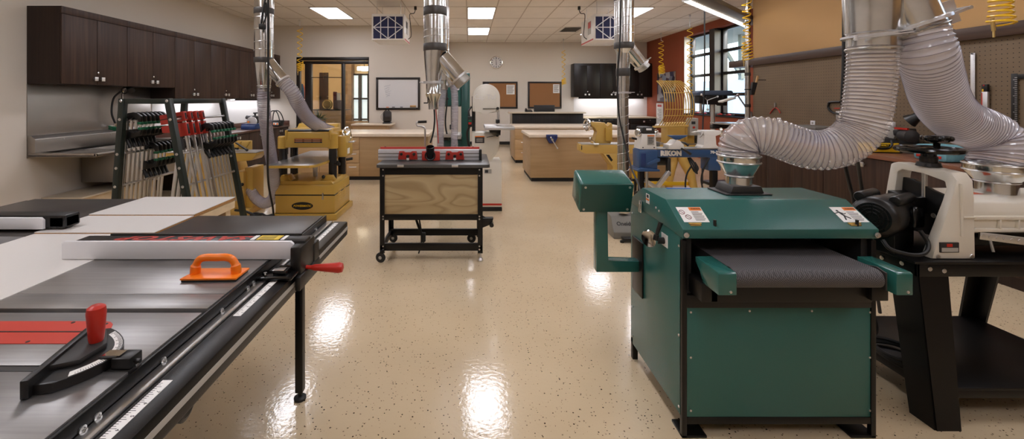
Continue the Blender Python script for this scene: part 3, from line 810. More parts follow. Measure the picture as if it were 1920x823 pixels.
# ---- outfeed tables -------------------------------------------------
def outfeed(name, label, y0, y1, z, legs):
    o = thing(name, label, 'table', (-1.78, (y0+y1)/2, 0))
    x0, x1 = -2.062, -1.492
    MB().box((x0, x1), (y0, y1), (z-.003, z)).build('white_top', 'white_laminate', o)
    MB().box((x0+.0005, x1-.0005), (y0+.0005, y1-.0005), (z-.020, z-.003)).build('board_core', 'particleboard', o, label='brown particleboard edge')
    f = MB(); f.box((x0, x1-.004), (y0, y0+.02), (z-.07, z-.021)); f.box((x0, x1-.004), (y1-.02, y1), (z-.07, z-.021)); f.box((x0, x0+.02), (y0+.02, y1-.02), (z-.07, z-.021)); f.box((x1-.024, x1-.004), (y0+.02, y1-.02), (z-.07, z-.021))
    f.build('pine_frame', 'light_pine', o)
    for (lx, ly) in legs: MB().box((lx-.025, lx+.025), (ly-.025, ly+.025), (0, z-.021)).build('leg', 'light_pine', o)
outfeed('outfeed_table', 'farthest white outfeed panel between the two saws, with bare pine edge facing the clamp rack', 2.312, 2.722, ZT+.014, ((-2.02, 2.68), (-1.54, 2.68), (-2.02, 2.36), (-1.54, 2.36)))
outfeed('outfeed_table', 'narrow middle white outfeed panel between the two saws', 2.022, 2.311, ZT+.007, ((-2.02, 2.27), (-1.54, 2.27), (-2.02, 2.06), (-1.54, 2.06)))
outfeed('outfeed_table', 'nearest and longest white outfeed panel beside the grey iron saw table', .42, 2.021, ZT, ((-2.02, 1.98), (-1.54, 1.98), (-2.02, .5), (-1.54, .5)))

# ---- second saw, facing the left wall -------------------------------
s = thing('table_saw', 'second table saw at far left with black extension top and its own white-faced fence', 'saw', (-2.42, 1.7, 0))
X0, X1 = -2.775, -2.068
t = MB()
for (a, b) in ((.5, .98), (1.005, 1.25), (1.275, 1.60), (1.603, 1.985)): t.box((X0, X1), (a, b), (ZT-.035, ZT), .0012)
t.box((X0, X1), (.97, 1.01), (ZT-.035, ZT-.011)); t.box((X0, X1), (1.24, 1.28), (ZT-.035, ZT-.011))
t.build('iron_table', 'cast_iron', s)
MB().box((X0, X1), (1.988, 2.725), (ZT-.03, ZT), .003).build('extension_table', 'laminate_black', s)
MB().box((X0-.06, X0-.003), (.45, 2.73), (ZT-.11, ZT-.01), .006).build('front_rail', 'black_metal', s)
MB().box((X1-.03, X1), (.45, 2.73), (ZT-.09, ZT-.036), .003).build('rear_rail', 'black_metal', s)
for ly in (2.62,):
    for lx in (X0+.06, X1-.06): MB().box((lx-.02, lx+.02), (ly-.02, ly+.02), (0, ZT-.031), .004).build('leg', 'black_metal', s)
MB().box((X0+.1, X1-.04), (.75, 1.5), (.05, ZT-.036), .01).build('cabinet', 'charcoal', s)
MB().box((X0+.08, X1-.02), (.72, 1.53), (0, .05), .006).build('base', 'black', s)
MB().box((X0+.15, X1-.2), (1.07, 1.18), (ZT-.002, ZT+.0015)).build('throat_plate', 'red_plate', s)
fn = MB(); fn.box((-2.84, -1.948), (2.055, 2.135), (ZT+.016, ZT+.078), .007); fn.box((-2.03, -1.948), (2.055, 2.14), (ZT+.014, ZT+.075), .010); fe = fn.build('rip_fence', 'black', s)
fa = MB(); fa.prism([(-2.83, ZT+.015), (-2.04, ZT+.015), (-2.04, ZT+.058), (-2.055, ZT+.070), (-2.83, ZT+.070)], 'Y', 2.040, 2.054, .001); fa.build('fence_face', 'white_plastic', fe, label='white plastic fence face')
text_mesh('lettering', 'SAWSTOP', .055, facing((-2.55, 2.095, ZT+.0784), (-1, 0, 0), (0, -1, 0)) @ Matrix.Diagonal((1.75, 1.1, 1, 1)), 'red_enamel', fe, .0004, .002, spacing=1.1, shear=.35)
MB().box((-2.90, -2.83), (2.03, 2.15), (ZT-.08, ZT+.06), .01).build('fence_head', 'black', fe)
# ================================================================== GREEN DRUM SANDER
s = thing('drum_sander', 'green cabinet drum sander with a grey woven feed belt and clear hose on its hood', 'sander', (1.37, 2.18, 0))
x0, x1, y0, y1 = .94, 1.797, 1.884, 2.484
b = MB()
b.box((x0, x0+.012), (y0+.012, y1), (.09, .895), .002)
b.build('side_panel', 'teal', s)
b = MB(); b.box((x1-.012, x1), (y0+.012, y1), (.09, .895), .002); b.build('side_panel', 'teal', s)
MB().box((x0+.012, x1-.012), (y1-.012, y1), (.09, .895), .002).build('back_panel', 'teal', s)
MB().box((x0+.0215, x1-.0215), (y0+.004, y0+.012), (.0915, .5745), .002).build('front_panel', 'teal', s)
for fx in (x0, x1-.022): MB().box((fx, fx+.022), (y0, y0+.022), (0, .875), .002).build('leg', 'black_metal', s)
for fx in (x0, x1-.03): MB().box((fx, fx+.03), (y1-.03, y1-.001), (0, .12), .002).build('leg', 'black_metal', s)
for fx in (x0, x1-.11): MB().box((fx, fx+.11), (y0+.0, y0+.10), (.0, .012), .002).build('foot_plate', 'black_metal', s)
fr = MB()
fr.box((x0+.02, x1-.02), (y0, y0+.03), (.575, .632), .003)
fr.build('cross_rail', 'black_metal', s); MB().box((x0+.02, x1-.02), (y0+.002, y0+.02), (.06, .0915), .003).build('bottom_rail', 'black_metal', s)
# inside of the throat: dark casing, table
c = MB(); c.box((x0+.013, x1-.013), (y0+.30, y0+.36), (.632, .89)); c.box((x0+.012, x0+.05), (y0+.02, y0+.3), (.632, .89)); c.box((x1-.05, x1-.012), (y0+.02, y0+.3), (.632, .89)); c.box((x0+.02, x1-.02), (y0+.03, y1-.02), (.575, .63))
c.build('throat_lining', 'black_matte', s)
d = MB(); d.cyl((x0+.05, y0+.23, .875), (x1-.05, y0+.23, .875), .05, n=24); d.build('sanding_drum', 'charcoal', s)
# hood
h = MB(); h.prism([(1.875, .884), (1.875, .926), (2.038, 1.0195), (2.314, 1.018), (2.478, .925), (2.478, .895), (1.95, .895), (1.95, .884)], 'X', x0-.002, x1+.004, .004)
hood = h.build('hood', 'teal', s)
h = MB(); h.box((1.06, 1.19), (2.285, 2.303), (1.0175, 1.0205), .001)
h.build('tape_strip', 'blue_bin', hood, label='strip of blue tape')
# bolts on hood lip
bb = MB()
for bx in (x0+.012, x1-.008):
    bb.lathe([(.012, 0), (.012, .003), (.008, .004), (.008, .009), (0, .009)], (bx, 1.8705, .902), (0, -1, 0), 14)
bb.build('lip_bolts', 'steel', hood)
for bx in (1.005, 1.715):
    q = MB(); q.box((bx-.024, bx+.024), (1.89, 1.908), (.935, .942), .002); q.cyl((bx-.028, 1.90, .945), (bx+.028, 1.90, .945), .0035, n=8); q.build('hinge_clasp', 'brass', hood)
for bx in (1.09, 1.722):
    q = MB(); q.cyl((bx, 1.895, .93), (bx, 1.895, .962), .0065, n=12); q.build('stop_pin', 'black', hood)
# screws on the panels
def screws(name, pts, axis, par, r=.005):
    for p_ in pts:
        q = MB(); q.lathe([(r, 0), (r*.9, .002), (0, .0028)], p_, axis, 8); q.build(name.rstrip('s'), 'steel', par)
screws('panel_screws', [(x0+.04, y0+.004, .555), (x0+.04, y0+.004, .355), (x0+.04, y0+.004, .12), (x1-.024, y0+.004, .555), (x1-.024, y0+.004, .355), (x1-.024, y0+.004, .12), (1.24, y0+.004, .561), (1.515, y0+.004, .561)], (0, -1, 0), s)
screws('side_screws', [(x0, y0+.03, .84), (x0, y0+.03, .44), (x0, y0+.03, .12), (x0, y1-.02, .84), (x0, y1-.02, .3), (x0, y1-.02, .13)], (-1, 0, 0), s, .006)
# warning labels on the hood slope
n_sl = Vector((0, -.0935, .163)).normalized(); up = Vector((0, .163, .0935)).normalized()
def slope_pt(x, t): return Vector((x, 1.875+.163*t, .926+.0935*t)) + n_sl*.0008
def hood_label(xc, w_, figure):
    q = MB(); a, c2 = slope_pt(xc-w_/2, .22), slope_pt(xc+w_/2, .72)
    q.quad(slope_pt(xc-w_/2, .22), slope_pt(xc+w_/2, .22), slope_pt(xc+w_/2, .72), slope_pt(xc-w_/2, .72))
    L = q.build('warning_label', 'paper', hood)
    q = MB(); e = n_sl*.0006; q.quad(slope_pt(xc-w_*.02, .6)+e, slope_pt(xc+w_/2-.003, .6)+e, slope_pt(xc+w_/2-.003, .71)+e, slope_pt(xc-w_*.02, .71)+e); q.build('label_banner', 'orange_ink', L)
    text_mesh('lettering', 'WARNING', .0095, facing(slope_pt(xc+w_*.26, .655)+e*2, (1, 0, 0), up), 'ink', L, .0001, .0003)
    q = MB()
    for i in range(7):
        yy = .27+i*.045; wdt = (.36, .42, .40, .43, .38, .42, .3)[i]
        q.quad(slope_pt(xc+w_*.0, yy)+e, slope_pt(xc+w_*wdt, yy)+e, slope_pt(xc+w_*wdt, yy+.02)+e, slope_pt(xc, yy+.02)+e)
    q.build('label_print', 'grey_mid', L)
    q = MB()
    if figure:
        def lp(u, v): return slope_pt(xc-w_*.27+u, .45)+up*v+e
        q.cyl(lp(-.006, .026), lp(-.006, .026)+e, .0055, n=12)
        for (a, b2, w2) in (((-.004, .02), (.004, -.004), .009), ((.004, -.004), (.022, -.022), .006), ((.004, -.004), (-.006, -.030), .006), ((-.004, .018), (-.026, .010), .004), ((-.002, .018), (.014, .006), .004), ((.014, .006), (.022, .012), .003), ((-.026, .010), (-.03, .018), .003)):
            q.bar(lp(*a), lp(*b2), w2, .0008, up=tuple(n_sl))
        q.build('running_figure', 'ink', L)
    else:
        for (u, v) in ((-.012, .018), (.006, -.012)):
            q.torus(slope_pt(xc-w_*.27+u, .45)+up*v+e, .0125, .0013, n_sl, 18, 5)
            q.bar(slope_pt(xc-w_*.27+u, .45)+up*v+e+Vector((-.009, 0, 0))+up*.008, slope_pt(xc-w_*.27+u, .45)+up*v+e+Vector((.009, 0, 0))-up*.008, .002, .001, up=tuple(n_sl))
        q.build('prohibition_rings', mat('label_red', '#7A3A36', .6), L)
hood_label(1.02, .115, False); hood_label(1.735, .115, True)
sl = MB(); sl.box((x0-.0035, x0-.0025), (2.22, 2.262), (.95, 1.0)); L = sl.build('caution_label', 'paper', hood)
sl = MB(); sl.box((x0-.0042, x0-.0036), (2.222, 2.26), (.966, .975)); sl.build('label_banner', 'orange_ink', L)
sl = MB(); sl.box((x0-.0042, x0-.0036), (2.228, 2.254), (.98, .996)); sl.build('label_print', 'ink', L)
screws('hood_screws', [(x0-.002, 2.145, .952), (x0-.002, 2.11, .945)], (-1, 0, 0), hood, .006)
la = MB(); la.box((x0-.012, x0-.002), (2.31, 2.335), (.88, .945), .003); la.cyl((x0-.015, 2.322, .93), (x0-.015, 2.322, .885), .006); la.build('latch', 'chrome', s)
# crank wheel on the side
wc = P(1219, 447, 2.08); wax = Vector((-.80, -.60, 0))
w = MB(); w.lathe([(0, -.045), (.014, -.045), (.016, -.004), (.036, .0), (.042, .007), (.038, .014), (.012, .010), (0, .010)], wc, wax, 30); hw = w.build('height_wheel', 'chrome', s)
w = MB(); w.cyl((x0+.002, 2.06, .815), (x0-.035, 2.06, .815), .016, n=14); w.cyl(P(1229, 450, 2.05), P(1231, 440, 2.05), .013, n=12); w.cyl(P(1231, 441, 2.05), P(1239, 417, 2.05), .0085, .011, 12); w.build('lock_lever', 'black', s)
w = MB(); w.box((x0-.0015, x0), (2.02, 2.085), (.79, .85)); w.build('dial_label', 'paper', s)
# boot flange on hood
fl = MB(); cx, cy = 1.389, 2.20
fl.box((cx-.115, cx+.115), (cy-.085, cy+.085), (1.0195, 1.026), .002); fl.prism([(cx-.085, 1.026), (cx+.085, 1.026), (cx+.07, 1.062), (cx-.07, 1.062)], 'Y', cy-.07, cy+.07, .004)
fl.build('dust_flange', 'charcoal', hood)
fl = MB(); fl.lathe([(.060, 1.045), (.060, 1.10), (.062, 1.102), (.062, 1.108), (.064, 1.11), (.094, 1.168), (.096, 1.172), (.096, 1.212), (.094, 1.214)], (cx, cy, 0), n=36, cap=False)
fl.build('dust_reducer', 'galvanized', hood, label='shiny galvanized reducer under the clear hose')
fl = MB(); fl.torus((cx, cy, 1.175), .097, .004); fl.torus((cx, cy, 1.105), .063, .003); fl.torus((cx, cy, 1.207), .098, .004); fl.build('clamp_ring', 'steel', hood)
# feed table and belt
z = .8
bt = MB(); 
prof = []
for i in range(13):
    a = PI/2+PI*i/12; prof.append((1.735+.037*math.cos(a), .772+.037*math.sin(a)))
prof = [(2.2, .809)] + prof + [(2.2, .735)]
bt.prism(prof, 'X', 1.065, 1.655); bt.build('feed_belt', 'belt_weave', s, label='grey herringbone-woven feed belt')
bd = MB(); bd.box((1.02, 1.70), (1.80, 2.2), (.64, .734), .003); bd.build('belt_bed', 'black_metal', s)
ch = MB()
for i in range(44): ch.torus((1.06+i*.0135, 1.80, .728), .0055, .0022, (0, 1, 0) if i % 2 else (0, 0, 1), 8, 4)
ch.build('drive_chain', mat('chain', '#6A5236', .4, .7), s)
def guard(xa, xb, name):
    g = MB()
    ya, yb = 1.687, 1.86
    g.prism([(ya, .722), (ya, .806), (ya+.008, .812), (yb, .814), (yb, .79), (yb-.04, .765), (yb-.06, .722)], 'X', xa, xb, .003)
    o = g.build('belt_guard', 'teal_smooth', s)
    q = MB(); q.lathe([(.006, 0), (.005, .003), (0, .003)], ((xa+xb)/2+.012, ya, .735), (0, -1, 0), 10); q.build('screw', 'steel', o)
    return o
guard(.985, 1.058, 'l'); guard(1.69, 1.755, 'r')
q = MB(); q.prism([(1.70, .735), (1.70, .805), (1.74, .815), (1.82, .80), (1.82, .735)], 'X', 1.659, 1.665); q.build('belt_end_plate', 'charcoal', s)
q = MB(); q.prism([(1.70, .735), (1.70, .805), (1.74, .815), (1.82, .80), (1.82, .735)], 'X', 1.0585, 1.0625); q.build('belt_end_plate', 'charcoal', s)
q = MB(); q.box((.98, 1.05), (1.80, 1.98), (.64, .72), .004); q.build('belt_arm', 'black_metal', s)
q = MB(); q.box((1.68, 1.75), (1.78, 1.98), (.655, .72), .004); q.build('belt_arm', 'black_metal', s)
# control pendant on its arm
a = MB(); a.prism([(.698, .548), (.94, .548), (.94, .608), (.758, .608), (.758, .93), (.698, .93)], 'Y', 2.34, 2.40, .004); arm = a.build('control_arm', 'teal_smooth', s)
a = MB(); a.box((.930, .9395), (2.30, 2.44), (.42, .72), .003); a.build('arm_plate', 'black_metal', arm)
rt = Matrix.Translation((.736, 2.375, .992)) @ Matrix.Rotation(.30, 4, 'X')
bx = MB(); bx.box((-.142, .142), (-.085, .085), (-.088, .086), .014, rt, 3); box_ = bx.build('control_box', 'teal_smooth', s)
bx = MB(); bx.box((-.138, .138), (-.091, -.0855), (-.084, .082), .002, rt); bx.build('control_lid', 'teal_dark', box_)
bx = MB()
for (u, v) in ((-.118, -.066), (.118, -.066), (-.118, .066), (.118, .066)):
    bx.cyl(rt @ Vector((u, -.091, v)), rt @ Vector((u, -.0945, v)), .0065, n=10)
bx.build('lid_screws', 'steel', box_)

# ================================================================== CREAM DRUM SANDER ON STAND
st = thing('sander_stand', 'black steel stand with splayed legs and a lower shelf under the cream sander', 'stand', (2.6, 2.22, 0))
ZS = .715
def leg(px, py, tx, ty):
    l = MB()
    sx = 1 if px < 2.6 else -1; sy = 1 if py < 2.25 else -1
    for (dx, dy, w_, h_) in ((.055*sx, 0, .11, .012), (0, .055*sy, .012, .11)) if sx > 0 else ((.035*sx, 0, .07, .012), (0, .035*sy, .012, .07)):
        b0 = Vector((px+dx, py+dy, 0)); b1 = Vector((tx+dx*1.25, ty+dy*1.25, ZS))
        m = MB()
        vs0 = [b0+Vector((-w_/2, -h_/2, 0)), b0+Vector((w_/2, -h_/2, 0)), b0+Vector((w_/2, h_/2, 0)), b0+Vector((-w_/2, h_/2, 0))]
        k = 1.3
        vs1 = [b1+Vector((-w_/2*k, -h_/2, 0)), b1+Vector((w_/2*k, -h_/2, 0)), b1+Vector((w_/2*k, h_/2, 0)), b1+Vector((-w_/2*k, h_/2, 0))] if w_ > h_ else [b1+Vector((-w_/2, -h_/2*k, 0)), b1+Vector((w_/2, -h_/2*k, 0)), b1+Vector((w_/2, h_/2*k, 0)), b1+Vector((-w_/2, h_/2*k, 0))]
        l._rings([vs0, vs1])
    l.build('leg', 'black_metal', st)
leg(2.11, 1.93, 2.15, 2.05); leg(3.1, 1.93, 3.05, 2.05); leg(2.11, 2.66, 2.15, 2.50); leg(3.1, 2.66, 3.05, 2.50)
q = MB(); q.box((2.13, 3.07), (2.03, 2.045), (.652, ZS), .003); q.box((2.13, 3.07), (2.505, 2.52), (.60, ZS), .003); q.box((2.13, 2.145), (2.03, 2.52), (.652, ZS), .003); q.box((3.055, 3.07), (2.03, 2.52), (.60, ZS), .003); q.build('top_frame', 'black_metal', st)
q = MB(); q.box((2.11, 3.09), (2.02, 2.53), (ZS, ZS+.012), .003); q.build('top_plate', 'black_metal', st)
q = MB(); q.box((2.15, 3.08), (1.965, 2.62), (.155, .167), .002); q.box((2.15, 3.08), (1.965, 1.975), (.12, .156), .002); q.box((2.15, 2.16), (1.975, 2.62), (.12, .156), .002); q.build('shelf', 'black_metal', st)
screws('bolts', [(2.19, 2.028, .69), (2.26, 2.03, .68)], (0, -1, 0), st, .011)
screws('side_bolts', [(2.128, 2.10, .69), (2.126, 2.2, .68), (2.12, 2.06, .20)], (-1, 0, 0), st, .011)

k = thing('bench_drum_sander', 'cream open-arch drum sander with black motor and big black handwheel on top', 'sander', (2.5, 2.25, ZS+.012))
# arch casting in the Y-Z plane
def arch_ring(inset, x):
    pass
zb = ZS+.013
out = [(2.05, zb), (2.052, .86), (2.054, 1.02), (2.06, 1.105), (2.085, 1.138), (2.22, 1.150), (2.35, 1.152), (2.385, 1.14), (2.405, 1.03), (2.43, .87), (2.45, zb)]
inn = [(2.105, zb), (2.10, .86), (2.095, 1.0), (2.097, 1.06), (2.112, 1.09), (2.22, 1.112), (2.32, 1.114), (2.345, 1.10), (2.358, 1.0), (2.372, .87), (2.38, zb)]
xa, xb = 2.353, 2.435
def xl(y, z): return xa - (.13*max(0, 1.10-z)/(1.10-zb) if y < 2.2 else 0)
c = MB(); bm = c.bm
ringsA = []
for x in (xa, xb):
    ringsA.append(([bm.verts.new((xl(y, z) if x == xa else x, y, z)) for y, z in out], [bm.verts.new((xl(y, z) if x == xa else x, y, z)) for y, z in inn]))
n = len(out); fs = []
for i in range(n-1):
    for (o_, i_), fl_ in ((ringsA[0], 0), (ringsA[1], 1)):
        fs.append(bm.faces.new((o_[i], o_[i+1], i_[i+1], i_[i])))
    fs.append(bm.faces.new((ringsA[0][0][i], ringsA[1][0][i], ringsA[1][0][i+1], ringsA[0][0][i+1])))
    fs.append(bm.faces.new((ringsA[0][1][i], ringsA[1][1][i], ringsA[1][1][i+1], ringsA[0][1][i+1])))
for e in (0, n-1): fs.append(bm.faces.new((ringsA[0][0][e], ringsA[1][0][e], ringsA[1][1][e], ringsA[0][1][e])))
es = [e for e in bm.edges if e.is_boundary is False and e.calc_face_angle(0) > .5]
bmesh.ops.recalc_face_normals(bm, faces=bm.faces[:])
es = [e for e in bm.edges if len(e.link_faces) == 2 and e.calc_face_angle(0) > .9]
bmesh.ops.bevel(bm, geom=es, offset=.010, segments=2, profile=.5, affect='EDGES')
cast = c.build('arch_casting', 'cream', k)
q = MB()
q.bar((xb-.008, 2.049, .93), (xa+.02, 2.049, .93), .008, .008, .002)
q.tube([(xa+.012, 2.048, .84), (xa+.012, 2.050, .98), (xa+.014, 2.056, 1.09)], .006, 8)
q.build('cast_rib', 'cream', cast)
q = MB(); q.box((xa-.095, xa-.005), (2.045, 2.0515), (.762, .81), .001); pl = q.build('name_plate', 'charcoal', cast)
q = MB(); q.box((xa-.089, xa-.011), (2.0435, 2.045), (.766, .785)); q.build('plate_strip', 'grey_light', pl)
q = MB(); q.box((xa-.065, xa-.038), (2.0435, 2.045), (.790, .804)); q.build('plate_emblem', 'red', pl)
screws('foot_bolts', [(xa-.10, 2.05, .742), (xb-.02, 2.05, .742)], (0, -1, 0), cast, .011)
# head carriage plate, screw and handwheel
q = MB(); q.prism([(2.12, .80), (2.12, 1.01), (2.2, 1.03), (2.29, 1.07), (2.345, 1.07), (2.365, .80)], 'X', xa+.03, xa+.05, .003); q.build('head_plate', 'black_metal', k)
q = MB(); q.prism([(2.22, .90), (2.22, .985), (2.34, 1.0), (2.35, .90)], 'X', xa-.06, xa+.03, .004); q.build('motor_bracket', 'black_metal', k)
screws('plate_bolts', [(xa-.061, 2.32, .97), (xa-.061, 2.26, .93), (xa+.029, 2.19, .90)], (-1, 0, 0), k, .013)
q = MB(); q.cyl((2.39, 2.24, .95), (2.39, 2.24, 1.20), .012, n=14); q.build('lift_screw', 'steel', k)
q = MB(); q.lathe([(.05, 0), (.045, .02), (.035, .022), (.035, .05)], (2.39, 2.22, 1.150), n=20); q.build('collar', 'black', k)
hx, hy, hz = 2.39, 2.22, 1.236
q = MB(); q.torus((hx, hy, hz), .120, .014, n=40, m=10); q.bar((hx-.118, hy, hz-.003), (hx+.118, hy, hz-.003), .024, .014, .004); q.bar((hx, hy-.118, hz-.003), (hx, hy+.118, hz-.003), .014, .024, .004); q.lathe([(.03, -.04), (.03, .008), (.02, .012)], (hx, hy, hz), n=16)
hwl = q.build('handwheel', 'black_gloss', k)
q = MB(); q.lathe([(.012, 0), (.014, .025), (.045, .035), (.055, .045), (.055, .058), (.045, .066), (0, .068)], (hx+.02, hy-.02, hz+.008), n=16)
for i in range(6):
    a = 2*PI*i/6; q.sphere((hx+.02+.05*math.cos(a), hy-.02+.05*math.sin(a), hz+.060), .014, 8)
q.build('grip_knob', 'black_gloss', hwl)
# motor, axis along X
mx0, mx1, my, mz, mr = 2.03, 2.37, 2.15, .90, .10
RM = Matrix.Translation((mx0, my, 0)) @ Matrix.Rotation(.50, 4, 'Z') @ Matrix.Translation((-mx0, -my, 0))
q = MB(); q.lathe([(.0, 0), (.075, 0), (.092, .012), (mr, .03), (mr, .13), (mr-.008, .135), (mr-.008, .30), (.07, .32), (0, .32)], (mx0, my, mz), (1, 0, 0), 36); mo = q.xf(RM).build('motor', 'black', k)
q = MB()
for rr in (.028, .045, .062): q.torus((mx0-.001, my, mz), rr, .0035, (1, 0, 0), 26, 5)
for i in range(8):
    a = 2*PI*i/8; q.bar((mx0-.001, my+.015*math.cos(a), mz+.015*math.sin(a)), (mx0-.001, my+.072*math.cos(a), mz+.072*math.sin(a)), .006, .005)
q.xf(RM).build('fan_grille', 'black_metal', mo)
q = MB(); q.lathe([(.0, 0), (.022, .003), (.026, .01), (.026, .19), (.02, .2), (0, .2)], (mx0+.06, my-.065, mz+.088), (1, 0, 0), 18); q.xf(RM).build('capacitor', 'black', mo)
q = MB(); q.lathe([(.0, 0), (.022, .003), (.026, .01), (.026, .19), (.02, .2), (0, .2)], (mx0+.02, my+.06, mz+.092), (1, 0, 0), 18); q.xf(RM).build('capacitor', 'black', mo)
q = MB(); q.box((mx0+.17, mx0+.29), (my-.115, my-.085), (mz-.055, mz+.05), .010, Matrix.Translation((mx0+.23, my-.1, mz)) @ Matrix.Rotation(.12, 4, 'Y') @ Matrix.Translation((-mx0-.23, -my+.1, -mz))); q.xf(RM).build('switch_box', 'black_gloss', mo)
q = MB(); q.box((mx0+.05, mx0+.3), (my-.07, my+.07), (zb, mz-.06), .004); q.xf(RM).build('motor_base', 'black_metal', mo)
q = MB(); q.tube(spline([P(1725, 432, 2.09), P(1740, 455, 2.07), P(1737, 472, 2.04), P(1720, 478, 2.035), P(1695, 475, 2.035), P(1668, 466, 2.05), P(1655, 450, 2.08)], 8), .009, 8); q.build('power_cord', 'rubber', mo)
# drum cover to the right with dust port
q = MB(); q.prism([(2.09, .84), (2.085, .94), (2.10, .99), (2.17, 1.012), (2.34, 1.012), (2.42, .98), (2.44, .84)], 'X', 2.44, 3.05, .008); cov = q.build('drum_cover', 'cream', k)
q = MB(); q.box((2.441, 3.05), (2.075, 2.10), (.85, .868), .003); q.box((2.441, 3.05), (2.073, 2.10), (.91, .928), .003)
for i in range(6): q.box((2.58+.09*i, 2.588+.09*i), (2.073, 2.10), (.866, .912), .002)
q.build('cover_rib', 'cream', cov)
q = MB(); q.quad((2.50, 2.175, 1.0128), (2.63, 2.175, 1.0128), (2.63, 2.235, 1.0128), (2.50, 2.235, 1.0128)); q.build('warning_label', mat('label_orange', '#C8512A', .5), cov)
pcx, pcy = 2.76, 2.235
# height of the port follows the drum cover top
q = MB(); q.lathe([(.078, 1.010), (.078, 1.062), (.081, 1.064), (.081, 1.072), (.085, 1.075), (.118, 1.118), (.120, 1.122), (.120, 1.165), (.117, 1.167)], (pcx, pcy, 0), n=36, cap=False); q.build('dust_reducer', 'galvanized', cov, label='shiny galvanized reducer on the cream cover')
q = MB(); q.torus((pcx, pcy, 1.125), .121, .004); q.torus((pcx, pcy, 1.068), .082, .003); q.torus((pcx, pcy, 1.158), .122, .004); q.build('clamp_ring', 'steel', cov)
q = MB(); q.box((2.44, 3.2), (2.10, 2.42), (.775, .845), .006); q.build('conveyor_bed', 'black_metal', k)
q = MB(); q.box((2.442, 3.2), (2.085, 2.44), (.846, .852), .002); q.build('conveyor_belt', 'charcoal', k)
q = MB(); q.bar((2.49, 2.085, .832), (2.86, 1.99, .80), .012, .036, .003); 
for i in range(14):
    c_ = Vector((2.5, 2.078, .832)).lerp(Vector((2.85, 1.988, .80)), i/13); q.cyl(c_, c_+Vector((-.002, -.006, 0)), .008, n=8)
q.cyl((2.53, 2.075, .82), (2.53, 2.06, .76), .006, n=8)
q.build('table_rail', 'steel', k)
t = thing('coiled_power_cord', 'loop of black power cord lying on the stand shelf behind the green sander', 'cord', (2.2, 2.25, .167))
q = MB(); pts = []
for i in range(90):
    a = i*.21; pts.append((2.21+.09*math.cos(a)+.01*math.sin(3*a), 2.2+.12*math.sin(a), .180+.03*i/90+.004*math.sin(2.3*a)))
q.tube(pts, .010, 8); q.build('cord_loop', 'rubber', t)
q = MB(); q.tube(spline([(2.12, 2.30, .42), (2.09, 2.2, .35), (1.98, 2.1, .34), (1.90, 2.12, .38)], 8), .012, 8)
q.build('cord_tail', 'rubber', t)
# ================================================================== DUST DUCTS AND HOSES
def ring(m, c, r, w=.004, axis=(0, 0, 1)): m.torus(c, r, w, axis, 32, 6)
def duct(label, x, y, r, zlow, bands, seams, group='hanging dust ducts'):
    t = thing('dust_duct', label, 'duct', (x, y, zlow), group=group)
    m = MB(); prof = [(r, zlow), (r, ZC-.001)]; m.lathe(prof, (x, y, 0), n=36, cap=False); pipe = m.build('pipe', 'galvanized', t)
    for (a, b) in bands: MB().lathe([(r+.001, a), (r+.0035, a+.004), (r+.0035, b-.004), (r+.001, b)], (x, y, 0), n=36, cap=False).build('tape_band', 'duct_tape', t)
    m = MB()
    for z in seams:
        pts = [(x+(r+.0005)*math.cos(2*PI*j/36), y+(r+.0005)*math.sin(2*PI*j/36), z+.05*j/36) for j in range(37)]
        m.tube(pts, .0028, 5)
    if seams: m.build('seam', 'steel', pipe)
    return t
def reducer(t, x, y, prof, name='reducer'):
    return MB().lathe(prof, (x, y, 0), n=36, cap=False).build(name, 'galvanized', t)
def branch(t, p0, p1, r, gate=True, r0=None, handle=None):
    p0, p1 = Vector(p0), Vector(p1); ax = (p1-p0).normalized(); L = (p1-p0).length
    m = MB(); m.lathe([(r0 or r, 0), (r, L)], p0, ax, 32, cap=False); b = m.build('branch_pipe', 'galvanized', t)
    if gate:
        m = MB(); m.lathe([(r+.006, L-.012), (r+.016, L-.012), (r+.016, L+.006), (r+.006, L+.006)], p0, ax, 32)
        sd = ax.cross(Vector((0, 1, 0))).normalized()
        m.build('blast_gate', 'aluminium', b)
    return p1, ax
# duct 1, over the planer
D1 = 4.7; x1 = XA(495, D1)
def z1(py): return ZA(py, D1)
t = duct('leftmost spiral dust duct, feeding two clear hoses at the yellow planer', x1, D1, .1, z1(118), [(z1(27), z1(16)), (z1(118), z1(108))], [z1(y) for y in (-50, -20, 5, 40, 62, 85, 100)])
reducer(t, x1, D1, [(.1, z1(118)), (.066, z1(160)), (.062, z1(162)), (.062, z1(172))]); 
m = MB(); ring(m, (x1, D1, z1(161)), .068, .005); ring(m, (x1, D1, z1(164)), .066, .004); m.build('clamp_ring', 'steel', t)
pe, ax = branch(t, P(500, 116, D1), P(531, 152, D1), .072, r0=.08)
hose('clear_hose', 'clear ribbed hose curving down from the leftmost duct to the back of the yellow planer', [pe-ax*.02, P(548, 172, 4.72), P(560, 195, 4.85), P(578, 222, 5.2), P(604, 240, 5.6), P(622, 247, 5.85), P(630, 249, 6.0)], .079, .022, 'hose_thin', 'clear hoses of the leftmost duct', 20, 5, .06, .0022)
hose('clear_hose', 'clear ribbed hose dropping from the leftmost duct straight down to the yellow jointer', [P(494, 166, D1), P(494, 190, D1), P(498, 230, 4.8), P(505, 275, 4.95), P(511, 310, 5.15), P(515, 345, 5.3), P(512, 371, 5.42), P(497, 381, 5.5), P(482, 374, 5.56), P(473, 362, 5.6), P(466, 354, 5.62)], .066, .021, 'hose_thin', 'clear hoses of the leftmost duct', 20, 5, .06, .0022)
